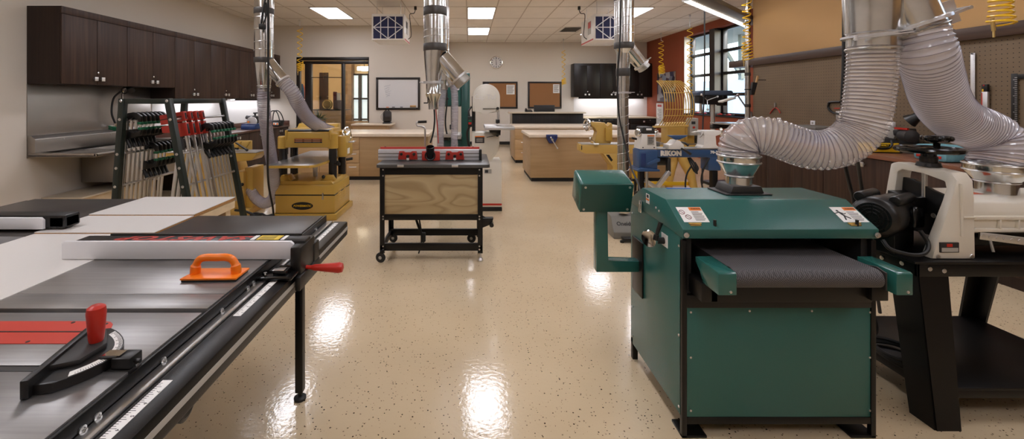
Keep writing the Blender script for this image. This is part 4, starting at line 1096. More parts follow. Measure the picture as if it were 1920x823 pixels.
# duct 2, over the router table
D2 = 4.1
def z2(py): return ZA(py, D2)
xa_, xc_ = XA(816, D2), XA(813, D2)
t = duct('middle spiral dust duct ending above the router table', xa_, D2, .110, z2(96), [(z2(30), z2(14)), (z2(96), z2(82))], [z2(y) for y in (-60, -30, -5, 40, 64, 76)])
m = MB()
rings = []
for (px, py, r) in ((816, 96, .110), (814, 125, .090), (812.5, 154, .070), (812.5, 156, .070), (812.5, 174, .070), (812.5, 176, .076), (812.5, 190, .048), (812.5, 205, .046)):
    c = P(px, py, D2); rings.append([c+Vector((r*math.cos(2*PI*j/32), r*math.sin(2*PI*j/32), 0)) for j in range(32)])
m._rings(rings, False, False); m.build('reducer', 'galvanized', t)
m = MB(); c = P(812.5, 155, D2); m.lathe([(.075, -.01), (.098, -.01), (.098, .012), (.075, .012)], c, n=32); m.box((c.x-.13, c.x-.09), (D2-.03, D2+.03), (c.z-.004, c.z+.008), .002); m.build('blast_gate', 'aluminium', t)
m = MB(); c = P(807, 193, D2); m.bar(c+Vector((-.06, -.04, 0)), c+Vector((-.02, -.04, 0)), .012, .012); m.bar(c+Vector((-.02, -.04, .0)), c+Vector((-.02, -.04, .06)), .010, .010); m.build('gate_handle', 'black', t)
pe, ax = branch(t, P(828, 108, D2), P(861, 146, D2), .080, r0=.085)
m = MB(); m.lathe([(.08, .005), (.08, .07), (.075, .075), (0, .075)], pe, ax, 30); m.build('end_cap', 'galvanized_dull', t)
# slimmer duct right behind it
x2 = XA(833, 5.5)
def z2b(py): return ZA(py, 5.5)
t = duct('slim dust duct half hidden behind the middle duct, feeding two hoses by the teal bandsaw', x2, 5.5, .062, z2b(150), [], [z2b(y) for y in (0, 20, 40, 60, 80, 100, 120)])
m = MB(); m.lathe([(.062, z2b(150)), (.05, z2b(160)), (.05, z2b(168))], (x2, 5.5, 0), n=24, cap=False); m.build('reducer', 'galvanized', t)
pe, ax = branch(t, P(836, 140, 5.5), P(848, 158, 5.5), .048)
hose('clear_hose', 'thin clear hose in front of the teal bandsaw, left one of the pair', [(x2-.01, 5.5, z2b(165)), P(829, 190, 5.5), P(826, 240, 5.5), P(826, 290, 5.5), P(828, 340, 5.6)], .047, .02, 'hose_thin', 'thin hoses by the teal bandsaw', 16, 4, .09, .002)
hose('clear_hose', 'thin clear hose in front of the teal bandsaw, right one of the pair', [pe-ax*.01, P(852, 172, 5.5), P(853, 210, 5.5), P(852, 250, 5.5), P(853, 290, 5.55), P(860, 345, 5.7)], .047, .02, 'hose_thin', 'thin hoses by the teal bandsaw', 16, 4, .09, .002)
# duct 3, over the floor sweep
D3 = 4.7
def z3(py): return ZA(py, D3)
x3 = XA(1170, D3); x3b = XA(1168, D3)
t = duct('right spiral dust duct reaching down behind the green control box', x3, D3, .104, z3(90), [(z3(2), z3(-12)), (z3(92), z3(80))], [z3(y) for y in (-40, 10, 25, 40, 55, 70)])
m = MB(); rings = []
for (px, py, r) in ((1170, 92, .104), (1169, 100, .072), (1168, 128, .070), (1168, 160, .068), (1168, 173, .060), (1167.5, 178, .060), (1169, 398, .060)):
    c = P(px, py, D3); rings.append([c+Vector((r*math.cos(2*PI*j/32), r*math.sin(2*PI*j/32), 0)) for j in range(32)])
m._rings(rings, False, False); lp = m.build('lower_pipe', 'galvanized', t)
m = MB(); m.lathe([(.0715, z3(143)), (.0745, z3(142)), (.0745, z3(129)), (.0715, z3(128))], (x3b, D3, 0), n=32, cap=False); m.build('tape_band', 'duct_tape', t)
m = MB(); c = P(1168, 174, D3); m.lathe([(.066, -.008), (.085, -.008), (.085, .01), (.066, .01)], c, n=32); m.bar(c+Vector((-.12, -.02, 0)), c+Vector((.12, -.02, .005)), .02, .008); m.build('blast_gate', 'aluminium', t)
m = MB()
for py in (195, 212, 229, 246, 263, 280, 297, 314, 331):
    m.tube([(x3b+.0005*(py-195)*.05+.0605*math.cos(2*PI*j/36), D3+.0605*math.sin(2*PI*j/36), z3(py)+.09*j/36) for j in range(37)], .0025, 5)
m.build('seam', 'steel', lp)
pe, ax = branch(t, P(1178, 92, D3), P(1203, 122, D3), .072, r0=.078)
m = MB(); m.lathe([(.07, .006), (.07, .05), (.062, .055), (0, .055)], pe, ax, 30); m.bar(pe+ax*.0-Vector((ax.z, 0, -ax.x))*.06, pe-Vector((ax.z, 0, -ax.x))*.13, .03, .008); m.build('end_cap', 'galvanized_dull', t)
t = thing('floor_sweep', 'grey floor sweep inlet standing on the floor under the right spiral duct', 'dust inlet', (x3b, 4.75, 0))
m = MB(); m.prism([(4.56, .0), (4.56, .07), (4.66, .22), (4.85, .24), (4.85, 0)], 'X', XA(1145, 4.66), XA(1192, 4.66), .008); hb = m.build('hood', 'grey_plastic', t)
sl = Vector((0, .10, .15)).normalized()
text_mesh('lettering', 'Oneida', .06, facing((XA(1170, 4.63), 4.6085, .1485), (1, 0, 0), sl), 'ink', hb, .001, .001)
m = MB(); m.box((XA(1158, 4.6), XA(1195, 4.6)), (4.42, 4.5), (.02, .05), .005); m.cyl((XA(1163, 4.5), 4.45, 0), (XA(1163, 4.5), 4.45, .02), .02); m.build('pedal', 'black', t)
# duct 4, in front over the green sander
D4 = 2.05
def z4(py): return ZA(py, D4)
x4 = XA(1637, D4)
t = duct('big shiny front duct splitting into two clear hoses over the green and cream sanders', x4, D4, .122, z4(-60), [], [])
reducer(t, x4, D4, [(.122, z4(-60)), (.106, z4(62)), (.100, z4(64)), (.100, z4(96))])
g_ = MB(); g_.lathe([(.100, z4(72)), (.120, z4(72)), (.120, z4(68)), (.100, z4(68))], (x4, D4, 0), n=36)
g_.bar((x4-.155, D4-.07, z4(77)), (x4+.05, D4-.135, z4(68)), .018, .006); g_.bar((x4-.155, D4-.07, z4(72)), (x4+.05, D4-.135, z4(64)), .010, .006); g_.cyl((x4-.15, D4-.075, z4(80)), (x4-.15, D4-.075, z4(70)), .007); g_.bar((x4+.05, D4-.13, z4(68)), (x4+.17, D4-.05, z4(66)), .018, .006)
g_.build('blast_gate', 'aluminium', t)
pe, ax = branch(t, P(1672, -50, 2.03), P(1719, 45, 2.0), .100, gate=False, r0=.108)
pl = Vector((ax.z, 0, -ax.x)); pl = pl if pl.x > 0 else -pl
g_ = MB(); g_.lathe([(.10, -.006), (.122, -.006), (.122, .008), (.10, .008)], pe, ax, 32)
g_.bar(pe+pl*.09, pe+pl*.20, .11, .006, up=(0, 1, 0)); g_.bar(pe-pl*.11+Vector((0, -.1, 0)), pe+pl*.2+Vector((0, -.05, 0)), .012, .012); g_.cyl(pe+pl*.2+Vector((0, -.06, 0)), pe+pl*.2+Vector((0, .06, 0)), .008)
g_.build('blast_gate', 'aluminium', t)
g_ = MB(); ring(g_, (x4, D4, z4(92)), .1015, .005); ring(g_, pe+ax*.03, .103, .005, ax); g_.build('clamp_ring', 'steel', t)
g_ = MB(); g_.lathe([(.099, 0), (.099, .05)], pe, ax, 32, cap=False); g_.build('collar', 'galvanized', t)
cs = [(1385, 290, 2.2), (1386, 276, 2.2), (1392, 263, 2.19), (1407, 255, 2.18), (1428, 253.5, 2.16), (1455, 259, 2.14), (1487, 271, 2.12), (1520, 280.5, 2.1), (1553, 280, 2.08), (1586, 268, 2.07), (1611, 245, 2.06), (1624, 212, 2.05), (1630, 175, 2.05), (1634, 135, 2.05), (1636.5, 86, 2.05)]
hose('clear_hose', 'big clear ribbed hose snaking from the front duct to the hood of the green sander', [P(*c) for c in cs], .0975, .0185, 'hose_clear', 'big clear hoses of the front duct', 36, 6, .05, .0022, radii=(.0955, .1005))
cs = [pe+ax*.012, P(1737, 96, 1.99), P(1748, 140, 2.06), P(1760, 180, 2.14), P(1778, 209, 2.21), P(1804, 230, 2.25), P(1834, 242, 2.265), P(1860, 258, 2.26), P(1873, 284, 2.24), P(1870.5, 308, 2.235), Vector((2.76, 2.235, 1.14))]
hose('clear_hose', 'big clear ribbed hose from the front duct down to the cream sander', cs, .106, .0185, 'hose_pale', 'big clear hoses of the front duct', 36, 6, .05, .0022, radii=(.104, .118))
# cords hanging from the ceiling
def cord(label, pts, r, cat='cord', name='power_cable', group=None, seg=10, material='rubber'):
    q = MB(); q.tube(spline(pts, seg), r, 8)
    return tag(q.build(name, material), label, cat, group)
cord('black cord hanging in front of the leftmost duct down to the yellow planer', [(XA(503, 4.55), 4.55, ZC), P(503, 60, 4.55), P(503, 180, 4.55), P(502, 270, 4.6), P(503, 340, 4.9), P(511, 386, 5.2), (XA(513, 5.24), 5.24, .06)], .012)
cord('black cord hanging beside the front duct, nearer one, running down behind the green sander', [(XA(1584, 2.3), 2.3, ZC), P(1583, 60, 2.3), P(1580, 190, 2.3), P(1582, 290, 2.45), P(1594, 350, 2.55), P(1604, 395, 2.6), (XA(1640, 2.75), 2.75, .02)], .010)
cord('second black cord hanging beside the front duct, nearer the pegboard', [(XA(1592, 2.4), 2.4, ZC), P(1590, 60, 2.4), P(1588, 190, 2.4), P(1604, 280, 2.6), P(1613, 335, 2.75), P(1622, 400, 2.8), (XA(1650, 2.95), 2.95, .02)], .010)
cord('black cord wound down the right spiral duct towards the green sander', [(XA(1166, 4.5), 4.5, ZC), P(1163, 60, 4.55), P(1158, 140, 4.6), P(1160, 210, 4.6), P(1172, 270, 4.55), P(1184, 315, 4.4), P(1196, 344, 4.0), P(1204, 372, 3.6)], .009)
cord('thin black drop cord hanging in front of the windows down to the lathes', [(XA(1321, 7.15), 7.15, ZC), P(1321, 40, 7.15), P(1321, 150, 7.15), P(1318, 230, 7.1), P(1317, 300, 6.9), P(1317, 345, 6.8)], .012)
q = MB(); q.tube(spline([P(497, 0, 4.55), P(493, 20, 4.53), P(490, 45, 4.52)], 6), .010, 6); q.tube(spline([P(499, 5, 4.55), P(500, 25, 4.53), P(494, 45, 4.52)], 6), .008, 6); 
q.box((XA(487, 4.5), XA(497, 4.5)), (4.47, 4.53), (ZA(55, 4.5), ZA(45, 4.5)), .008); q.tube(spline([P(497, 0, 4.55), (XA(498, 4.55), 4.55, ZC)], 4), .010, 6)
tag(q.build('hanging_plug', 'rubber'), 'black plug on a looped cord tied to the leftmost duct', 'plug')

# ================================================================== ROUTER TABLE
t = thing('router_table', 'black router table with plywood front panel and red and silver fence', 'router table', (-.35, 4.2, 0))
DF, DB = 3.93, 4.40
XLg, XRg = XA(712, DF), XA(905, DF)
def legL(x, y, sx, sy, z0=.075):
    m = MB(); m.box((x, x+sx*.045), (y, y+sy*.004), (z0, .868), .001); m.box((x, x+sx*.004), (y, y+sy*.045), (z0, .868), .001); m.build('leg', 'black_metal', t)
legL(XLg, DF, 1, 1); legL(XRg, DF, -1, 1); legL(XLg, DB, 1, -1); legL(XRg, DB, -1, -1)
m = MB(); m.box((XLg, XRg), (DF+.004, DF+.012), (.80, .868)); m.box((XLg, XRg), (DB-.012, DB-.004), (.80, .868)); m.box((XLg+.004, XLg+.01), (DF, DB), (.80, .868)); m.box((XRg-.01, XRg-.004), (DF, DB), (.80, .868)); m.build('top_rail', 'black_metal', t)
m = MB(); m.box((XLg+.01, XRg-.01), (DF+.004, DF+.012), (ZA(413, DF), ZA(402, DF)), .001); m.build('mid_rail', 'black_metal', t)
m = MB(); m.box((XLg+.004, XRg-.004), (DF+.004, DF+.03), (.098, .165), .002); m.box((XLg+.004, XRg-.004), (DB-.03, DB-.004), (.098, .165), .002); m.box((XLg+.004, XLg+.03), (DF, DB), (.098, .150), .002); m.box((XRg-.03, XRg-.004), (DF, DB), (.098, .150), .002); m.build('lower_rail', 'black_metal', t)
MB().box((XA(719, DF), XA(898, DF)), (DF+.010, DF+.022), (ZA(402.5, DF), ZA(317, DF)), .001).build('plywood_panel', 'plywood', t, label='plywood front panel with swirling grain')
MB().box((XLg+.012, XLg+.022), (DF+.02, DB-.02), (.42, .85)).build('side_panel', 'plywood', t)
MB().box((XRg-.022, XRg-.012), (DF+.02, DB-.02), (.42, .85)).build('side_panel', 'plywood', t)
ZR = .90
tp = [(XA(705, 3.88), 3.90), (XA(709, 3.88), 3.88), (XA(914, 3.88), 3.88), (XA(918.5, 3.88), 3.90), (XA(918.5, 3.88), 4.62), (XA(914, 3.88), 4.64), (XA(709, 3.88), 4.64), (XA(705, 3.88), 4.62)]
MB().prism(tp, 'Z', ZR-.030, ZR, .003).build('table_top', mat('phenolic_grey', '#4A4846', .35), t)
m = MB(); 
for px in (751, 853): m.box((XA(px-6, 3.88), XA(px+6, 3.88)), (3.874, 3.885), (ZR-.022, ZR-.002), .002)
m.build('stop_clip', 'steel', t)
f0, f1 = XA(709, 4.14), XA(902.5, 4.14)
m = MB(); m.box((f0, f1), (4.14, 4.20), (ZR+.002, ZR+.105), .002); fe = m.build('fence', 'satin_aluminium', t, label='silver aluminium fence')
m = MB()
for z in (.035, .068): m.box((f0, f1), (4.1385, 4.142), (ZR+z-.004, ZR+z+.004))
m.build('fence_groove', 'grey_mid', fe)
m = MB(); m.box((f1-.022, f1+.004), (4.132, 4.205), (ZR+.002, ZR+.107), .002); m.build('end_cap', 'black', fe)
MB().box((XA(713, 4.2), XA(899, 4.2)), (4.20, 4.222), (ZR+.01, ZR+.125), .002).build('fence_back', 'red_enamel', fe, label='red rear fence strip')
m = MB()
for px in (722, 887): m.cyl((XA(px, 4.2), 4.211, ZR+.125), (XA(px, 4.2), 4.211, ZR+.129), .009, n=10)
m.build('strip_bolts', 'black', fe)
def bracket(pa, pb):
    a, b = XA(pa, 4.14), XA(pb, 4.14); w = b-a
    m = MB(); m.prism([(a, ZR+.012), (a+w*.03, ZR+.06), (a+w*.06, ZR+.093), (a+w*.3, ZR+.093), (a+w*.36, ZR+.078), (a+w*.64, ZR+.078), (a+w*.7, ZR+.093), (a+w*.94, ZR+.093), (a+w*.97, ZR+.06), (b, ZR+.012)], 'Y', 4.118, 4.137, .003); o = m.build('feather_bracket', 'red_enamel', fe)
    m = MB()
    for q in (.18, .82): m.lathe([(.011, 0), (.014, .006), (.013, .02), (0, .022)], (a+w*q, 4.118, ZR+.066), (0, -1, 0), 12)
    m.lathe([(.016, 0), (.016, .01), (.01, .02), (0, .022)], (a+w*.5, 4.118, ZR+.045), (0, -1, 0), 12)
    m.build('knob', 'black', o)
    m = MB(); m.box((a+w*.43, a+w*.57), (4.11, 4.118), (ZR+.006, ZR+.028), .002); m.build('tab', 'paper', o)
bracket(747, 783.5); bracket(835, 870.5)
m = MB(); a, b = XA(791.5, 4.13), XA(825, 4.13); m.box((a, b), (4.105, 4.137), (ZR+.004, ZR+.094), .006); ce = m.build('guard_block', 'red_enamel', fe)
m = MB(); c0 = Vector(((a+b)/2-.006, 4.10, ZR+.055)); axd = Vector((0, -.35, .94)); m.lathe([(.040, -.01), (.037, .05), (.039, .06), (.041, .11), (.036, .112), (.034, .03), (0, .03)], c0+Vector((0, .03, -.02)), axd, 26); m.torus(c0, .045, .008, (0, 1, 0), 22, 6); m.build('dust_port', 'black', ce)
for px in (742, 846):
    m = MB(); a = XA(px, 4.4); m.prism([(a-.055, ZR+.002), (a+.055, ZR+.002), (a+.055, ZR+.02), (a, ZR+.05), (a-.055, ZR+.02)], 'Y', 4.30, 4.40, .003); m.cyl((a, 4.35, ZR+.04), (a, 4.35, ZR+.075), .02, n=12); m.build('fence_clamp', 'black', t)
m = MB(); m.tube(spline([P(797, 278, 4.55), P(797, 250, 4.55), P(796, 240, 4.55), P(790, 237, 4.55), P(783.5, 236, 4.55), P(781, 232, 4.55), P(783, 229, 4.55), P(790, 228.5, 4.55)], 8), .010, 8); cr = m.build('lift_crank', 'steel', t)
m = MB(); m.tube([P(784, 228.7, 4.55), P(800, 228.2, 4.55)], .014, 10); m.build('crank_grip', 'black', cr)
def caster(x, y):
    m = MB(); m.lathe([(.0, -.012), (.040, -.012), (.046, -.006), (.046, .006), (.040, .012), (0, .012)], (x, y, .046), (.25, 1, 0), 24); c = m.build('caster', 'rubber', t)
    m = MB(); m.lathe([(.014, -.0135), (.016, -.012), (.016, .012), (.014, .0135)], (x, y, .046), (.25, 1, 0), 12); m.build('hub', 'grey_light', c)
    m = MB(); m.box((x-.006, x+.03), (y-.02, y+.02), (.085, .11), .003); m.build('fork', 'black_metal', c)
caster(XLg+.012, DF-.02); caster(XLg+.03, DB+.06); caster(XRg-.10, DB+.05)
m = MB(); m.cyl((XRg-.02, DF+.02, .03), (XRg-.02, DF+.02, .09), .008); m.lathe([(.024, 0), (.026, .012), (.016, .03), (0, .03)], (XRg-.02, DF+.02, 0), n=16); m.build('levelling_foot', 'steel', t)
m = MB(); m.prism([(XRg-.0, .20), (XRg+.10, .24), (XRg+.12, .30), (XRg-.0, .30)], 'Y', DB-.12, DB-.05, .004); m.cyl((XRg+.1, DB-.14, .235), (XRg+.1, DB-.03, .235), .022, n=12); m.bar((XRg-.03, DB-.08, .33), (XRg+.10, DB-.08, .26), .015); m.build('lift_pedal', 'black', t)
screws('leg_bolts', [(x, DF, z) for x in (XLg+.03, XRg-.03) for z in (.79, .845, .415, .39, .14, .11)], (0, -1, 0), t, .008)
m = MB(); m.tube(spline([P(780, 410, 4.15), P(786, 428, 4.15), P(791, 440, 4.15), P(793, 452, 4.15), P(797, 450, 4.15)], 6), .013, 6); m.tube(spline([P(786, 410, 4.12), P(789, 430, 4.12), P(790, 455, 4.12), P(785, 475, 4.12)], 6), .008, 6); m.box((XA(789, 4.13), XA(798, 4.13)), (4.11, 4.15), (ZA(452, 4.13), ZA(436, 4.13)), .006); m.build('power_cord', 'rubber', t)
cord('red and black wires hanging from the middle duct down to the router table fence', [P(814, 203, 4.12), P(815, 225, 4.12), P(812, 250, 4.12), P(807, 268, 4.11)], .008, name='hanging_wire', material='rubber')
cord('thin red wire hanging from the end of the middle duct', [P(817, 203, 4.14), P(819, 225, 4.16), P(821, 250, 4.2), P(822, 268, 4.26)], .005, name='hanging_wire', material='red')

# ================================================================== PLANER
t = thing('planer', 'big yellow thickness planer with chrome handwheel and long feed table', 'planer', (-2.04, 5.6, 0))
px0, px1, py0, py1 = -2.41, -1.67, 5.29, 5.95
m = MB(); m.box((px0-.03, px1+.035), (py0-.04, py1+.04), (.0, .075), .01); m.build('mobile_base', 'yellow_machine', t)
m = MB(); m.box((px0, px1), (py0, py1), (.075, .43), .012); base = m.build('cabinet', 'yellow_machine', t)
m = MB(); m.box((px0-.002, px1+.002), (py0-.002, py1+.002), (.298, .312)); m.box((px0-.002, px1+.002), (py0-.002, py1+.002), (.066, .080)); m.build('black_band', 'black', base)
m = MB(); m.prism([(px0+.02, .43), (px0+.05, .475), (px1-.05, .475), (px1-.02, .43)], 'Y', py0+.02, py1-.02, .004)
m.prism([(px1-.20, .47), (px1-.02, .47), (px1-.05, .54), (px1-.14, .54)], 'Y', py0+.06, py0+.2, .006); m.prism([(px0+.02, .47), (px0+.18, .47), (px0+.13, .54), (px0+.05, .54)], 'Y', py0+.06, py0+.2, .006)
m.build('base_casting', 'yellow_machine', t)
m = MB(); 
for c in range(2):
    for i in range(5): m.box((px1-.001, px1+.005), (py0+.13+c*.24, py0+.25+c*.24), (.20+i*.032-.02*0, .212+i*.032), .003)
m.build('vent_louvers', 'yellow_cast', base)
ov = MB(); cc = Vector((XA(567, py0), py0, ZA(386, py0))); pts = [(cc.x+.132*math.cos(2*PI*i/40), cc.z+.048*math.sin(2*PI*i/40)) for i in range(40)]
ov.prism(pts, 'Y', py0-.004, py0+.001); ov = ov.build('badge', 'black', base)
text_mesh('lettering', 'POWERMATIC', .034, facing((cc.x, py0-.0048, cc.z), (1, 0, 0), (0, 0, 1)), 'yellow_bright', ov, .0006, .0008, shear=.2)
m = MB(); m.box((XA(606, py0)-.012, XA(606, py0)+.004), (py0-.012, py0), (.25, .33), .003); m.build('door_latch', 'steel', base)
for (a, b) in ((XA(472, 5.3)+.25, 1), (XA(604, 5.3), 1)):
    m = MB(); m.cyl((a, py0+.06, .50), (a+.02, py0-.0, .53), .012); m.sphere((a+.022, py0-.005, .533), .022, 10); m.build('lock_lever', 'black', t)
cols = [(XA(531, 5.45), 5.45), (XA(624, 5.45), 5.45), (XA(551.5, 5.85), 5.85), (XA(641, 5.85), 5.85)]
for (cx, cy) in cols:
    m = MB(); m.lathe([(.05, .47), (.05, .90)], (cx, cy, 0), n=24); m.torus((cx, cy, .68), .047, .004); m.build('column', 'black', t)
m = MB(); yf = 5.38
m.box((XA(534, yf), XA(618, yf)), (yf, 5.92), (ZA(277, yf), ZA(248, yf)), .012)
m.prism([(yf+.01, ZA(250, yf)), (yf+.06, ZA(243, yf)), (5.86, ZA(243, yf)), (5.92, ZA(252, yf))], 'X', XA(536, yf), XA(617, yf), .01)
head = m.build('head_casting', 'yellow_machine', t)
for (cx, cy), r in zip(cols, (.066, .066, .06, .06)):
    m = MB(); m.lathe([(r, ZA(279, yf)), (r, ZA(252 if cx > -2 else 258, yf)), (r-.012, ZA(250 if cx > -2 else 256, yf))], (cx, cy, 0), n=24); m.build('head_boss', 'yellow_machine', head)
m = MB(); m.cyl((XA(536, 5.4), 5.43, ZA(246, 5.4)), (XA(620, 5.4), 5.43, ZA(246, 5.4)), .022, n=16); m.cyl((XA(555, 5.9), 5.9, ZA(241, 5.9)), (XA(637, 5.9), 5.9, ZA(241, 5.9)), .022, n=16); m.build('return_roller', 'black', t)
m = MB(); m.box((XA(534.5, yf), XA(538, yf)), (yf-.01, yf+.10), (ZA(262, yf), ZA(244, yf)), .006); m.box((XA(617, yf), XA(620.5, yf)), (yf-.01, yf+.10), (ZA(262, yf), ZA(244, yf)), .006); m.build('roller_bracket', 'yellow_machine', t)
m = MB(); m.box((XA(552, yf), XA(604, yf)), (yf-.003, yf), (ZA(268, yf), ZA(259.5, yf))); wl = m.build('warning_plate', 'charcoal', head)
m = MB(); 
for py in (260.6, 264.2): m.box((XA(552, yf), XA(604, yf)), (yf-.0042, yf-.003), (ZA(py+.7, yf), ZA(py-.4, yf)))
m.build('orange_stripe', 'orange_ink', wl)
m = MB()
for py in (262.3, 266): 
    for q in range(3): m.box((XA(554+q*16.5, yf), XA(567+q*16.5, yf)), (yf-.0042, yf-.003), (ZA(py+.7, yf), ZA(py-.7, yf)))
m.build('plate_print', 'grey_mid', wl)
m = MB(); zt_ = .728
bp = [(-2.36, 4.97), (-2.33, 4.93), (-1.86, 4.95), (-1.80, 5.0), (-1.775, 5.25), (-1.775, 6.35), (-2.36, 6.35)]
m.prism(bp, 'Z', zt_-.035, zt_-.004, .006); bed = m.build('feed_table_rim', 'yellow_machine', t)
m = MB(); m.prism([(x*.994-.012, y+.006*(1 if y < 5.5 else -1)) for x, y in bp], 'Z', zt_-.0045, zt_, .001); m.build('feed_table', 'steel', t, label='polished steel feed table')
m = MB(); m.cyl((-2.04, 5.65, .47), (-2.04, 5.65, .70), .03); m.build('lift_screw', 'steel', t)
# gearbox and handwheel
m = MB(); m.box((XA(640, 5.7), XA(657, 5.7)), (5.5, 5.82), (ZA(291, 5.7), ZA(252, 5.7)), .02); gb = m.build('gear_cover', 'yellow_machine', t)
m = MB(); m.box((XA(657, 5.7)-.001, XA(657, 5.7)+.002), (5.56, 5.66), (ZA(286, 5.7), ZA(276, 5.7))); m.build('cover_label', 'paper', gb)
hwx, hwy, hwz = XA(650, 5.62), 5.62, ZA(254, 5.62)
m = MB(); wa = Vector((1, -.25, 0)).normalized(); m.torus((hwx, hwy, hwz), .105, .011, wa, 34, 8)
sx = wa.cross(Vector((0, 0, 1))).normalized()
for i in range(3):
    a = 2*PI*i/3+.5; m.bar((hwx, hwy, hwz), Vector((hwx, hwy, hwz))+(sx*math.cos(a)+Vector((0, 0, 1))*math.sin(a))*.103, .016, .010)
m.lathe([(.022, -.06), (.022, .012), (.012, .018)], (hwx, hwy, hwz), wa, 14); hw = m.build('handwheel', 'chrome', t)
m = MB(); p_ = Vector((hwx, hwy, hwz-.085)); m.lathe([(.010, .0), (.012, .05), (.011, .10), (0, .104)], p_, (1, 0, 0), 12); m.build('wheel_handle', 'steel', hw)
m = MB(); m.cyl((XA(630, 5.4), 5.36, ZA(306, 5.4)), (XA(640, 5.4), 5.34, ZA(306, 5.4)), .020, n=12); m.cyl((XA(636, 5.4), 5.34, ZA(309, 5.4)), (XA(636, 5.4), 5.34, ZA(300, 5.4)), .015, n=10); m.cyl((XA(645, 5.4), 5.5, ZA(299, 5.5)), (XA(657, 5.4), 5.5, ZA(297, 5.5)), .018); m.build('speed_knob', 'black', t)
m = MB(); m.prism([(5.80, ZA(246, 5.8)), (6.02, ZA(246, 5.8)-.10), (6.02, ZA(246, 5.8)+.10), (5.90, ZA(246, 5.8)+.10)], 'X', XA(560, 5.9), XA(634, 5.9), .01); m.build('dust_hood', 'yellow_machine', t)
t2 = thing('floor_cable', 'thick black cord lying in loops on the floor between the jointer and the planer', 'cord', (XA(480, 5.2), 5.2, 0))
q = MB(); q.tube(spline([P(441, 394, 5.1), P(458, 396, 5.0), P(470, 400, 5.0), P(478, 404, 5.0), P(490, 401, 5.0), P(500, 405, 4.98), P(512, 402, 5.0)], 8), .014, 6); q.tube([P(480+10*math.cos(i*.5), 403.5+2.5*math.sin(i*.5)-.05*i, 5.02) for i in range(30)], .012, 6); q.build('cord_loop', 'rubber', t2)

# ================================================================== JOINTER
t = thing('jointer', 'yellow jointer half hidden behind the rack of clamps', 'jointer', (-3.2, 5.6, 0))
m = MB(); m.box((-3.85, -2.83), (5.5, 5.92), (0, .08), .01); m.build('base', 'yellow_cast', t)
m = MB(); m.box((-3.80, -3.08+.17), (5.5, 5.88), (.08, .56), .012); cb = m.build('cabinet', 'yellow_cast', t)
m = MB(); m.box((-2.93, -2.82), (5.56, 5.86), (.08, .60), .010); m.build('side_cover', 'yellow_machine', t)
m = MB()
for i in range(7): m.box((XA(449, 5.5), XA(455, 5.5)), (5.495, 5.502), (ZA(384-i*5.6, 5.5), ZA(382-i*5.6, 5.5)), .003)
m.build('vent_louvers', 'cream', cb)
m = MB(); m.sphere((XA(454, 5.48), 5.48, ZA(346, 5.48)), .022, 12); m.cyl((XA(454, 5.48), 5.5, ZA(346, 5.48)), (XA(454, 5.48), 5.46, ZA(346, 5.48)), .012); m.build('lock_knob', 'black', t)
MB().box((XA(440, 5.5), XA(446.5, 5.5)), (5.496, 5.5), (ZA(344, 5.5), ZA(334, 5.5))).build('data_label', 'paper', cb)
m = MB(); m.prism([(-3.75, .56), (-3.0, .56), (-3.05, .74), (-3.70, .74)], 'Y', 5.48, 5.80, .012); m.build('neck_casting', 'yellow_cast', t)
m = MB(); m.prism([(-3.95, .72), (-3.2, .68), (-2.75, .72), (-2.69, .79), (-2.69, .815), (-3.95, .815)], 'Y', 5.38, 5.66, .008); m.build('bed_casting', 'yellow_machine', t)
m = MB(); m.box((-3.95, -2.685), (5.375, 5.665), (.815, .825), .002); m.build('bed_top', 'steel', t)
m = MB(); m.box((-3.7, -2.86), (5.60, 5.63), (.83, .95), .006); fe = m.build('fence', 'yellow_cast', t)
m = MB()
for i in range(7): m.bar((-3.6+i*.11, 5.595, .84), (-3.54+i*.11, 5.595, .94), .014, .012); 
m.build('fence_web', 'yellow_machine', fe)
m = MB(); m.bar((-3.02, 5.52, .93), (-2.84, 5.45, .845), .022, .014); m.sphere((-2.84, 5.45, .845), .018, 8); m.cyl((-3.06, 5.53, .86), (-2.95, 5.44, .86), .012); m.build('fence_lever', 'black', t)
m = MB(); m.prism([(-3.35, .826), (-3.1, .826), (-3.05, .84), (-3.3, .85)], 'Y', 5.39, 5.58, .004); m.build('cutter_guard', 'yellow_bright', t)

# ================================================================== CLAMP RACK
t = thing('clamp_rack', 'black-green steel A-frame clamp rack beside the stainless sink', 'rack', (-2.75, 4.1, 0))
YN, YFr = 3.70, 4.50
Zt = 1.5
def rx(left, z):
    # rail position: wider at the bottom
    return (-3.0 - .07*(Zt-z)) if left else (-2.61 + .185*(Zt-z))
for left in (True, False):
    for y in (YN, YFr):
        m = MB(); m.bar((rx(left, 0), y, 0), (rx(left, Zt), y, Zt), .05, .05, .004, up=(0, 1, 0)); l = m.build('post', 'green_rack', t)
        m = MB()
        for z in (1.48, 1.32, 1.02, .90, .74): m.lathe([(.013, 0), (.011, .004), (0, .006)], (rx(left, z), y-.026, z), (0, -1, 0), 10)
        m.build('post_bolts', 'steel', l)
for y in (YN, YFr):
    m = MB(); m.box((-3.0, -2.61), (y-.02, y+.02), (1.455, 1.50), .003); m.build('top_crossbar', 'green_rack', t)
    m = MB(); m.box((rx(True, .12), rx(False, .12)), (y-.02, y+.02), (.10, .14), .003); m.build('foot_bar', 'green_rack', t)
for left in (True, False):
    m = MB(); m.box((rx(left, Zt)-.02, rx(left, Zt)+.02), (YN, YFr), (1.455, 1.50), .003); m.build('top_rail', 'green_rack', t)
    for z in ((1.32, 1.02, .74)):
        m = MB(); xx = rx(left, z); m.cyl((xx, YN, z), (xx, YFr, z), .011, n=10); m.build('hanging_rod', 'steel', t)
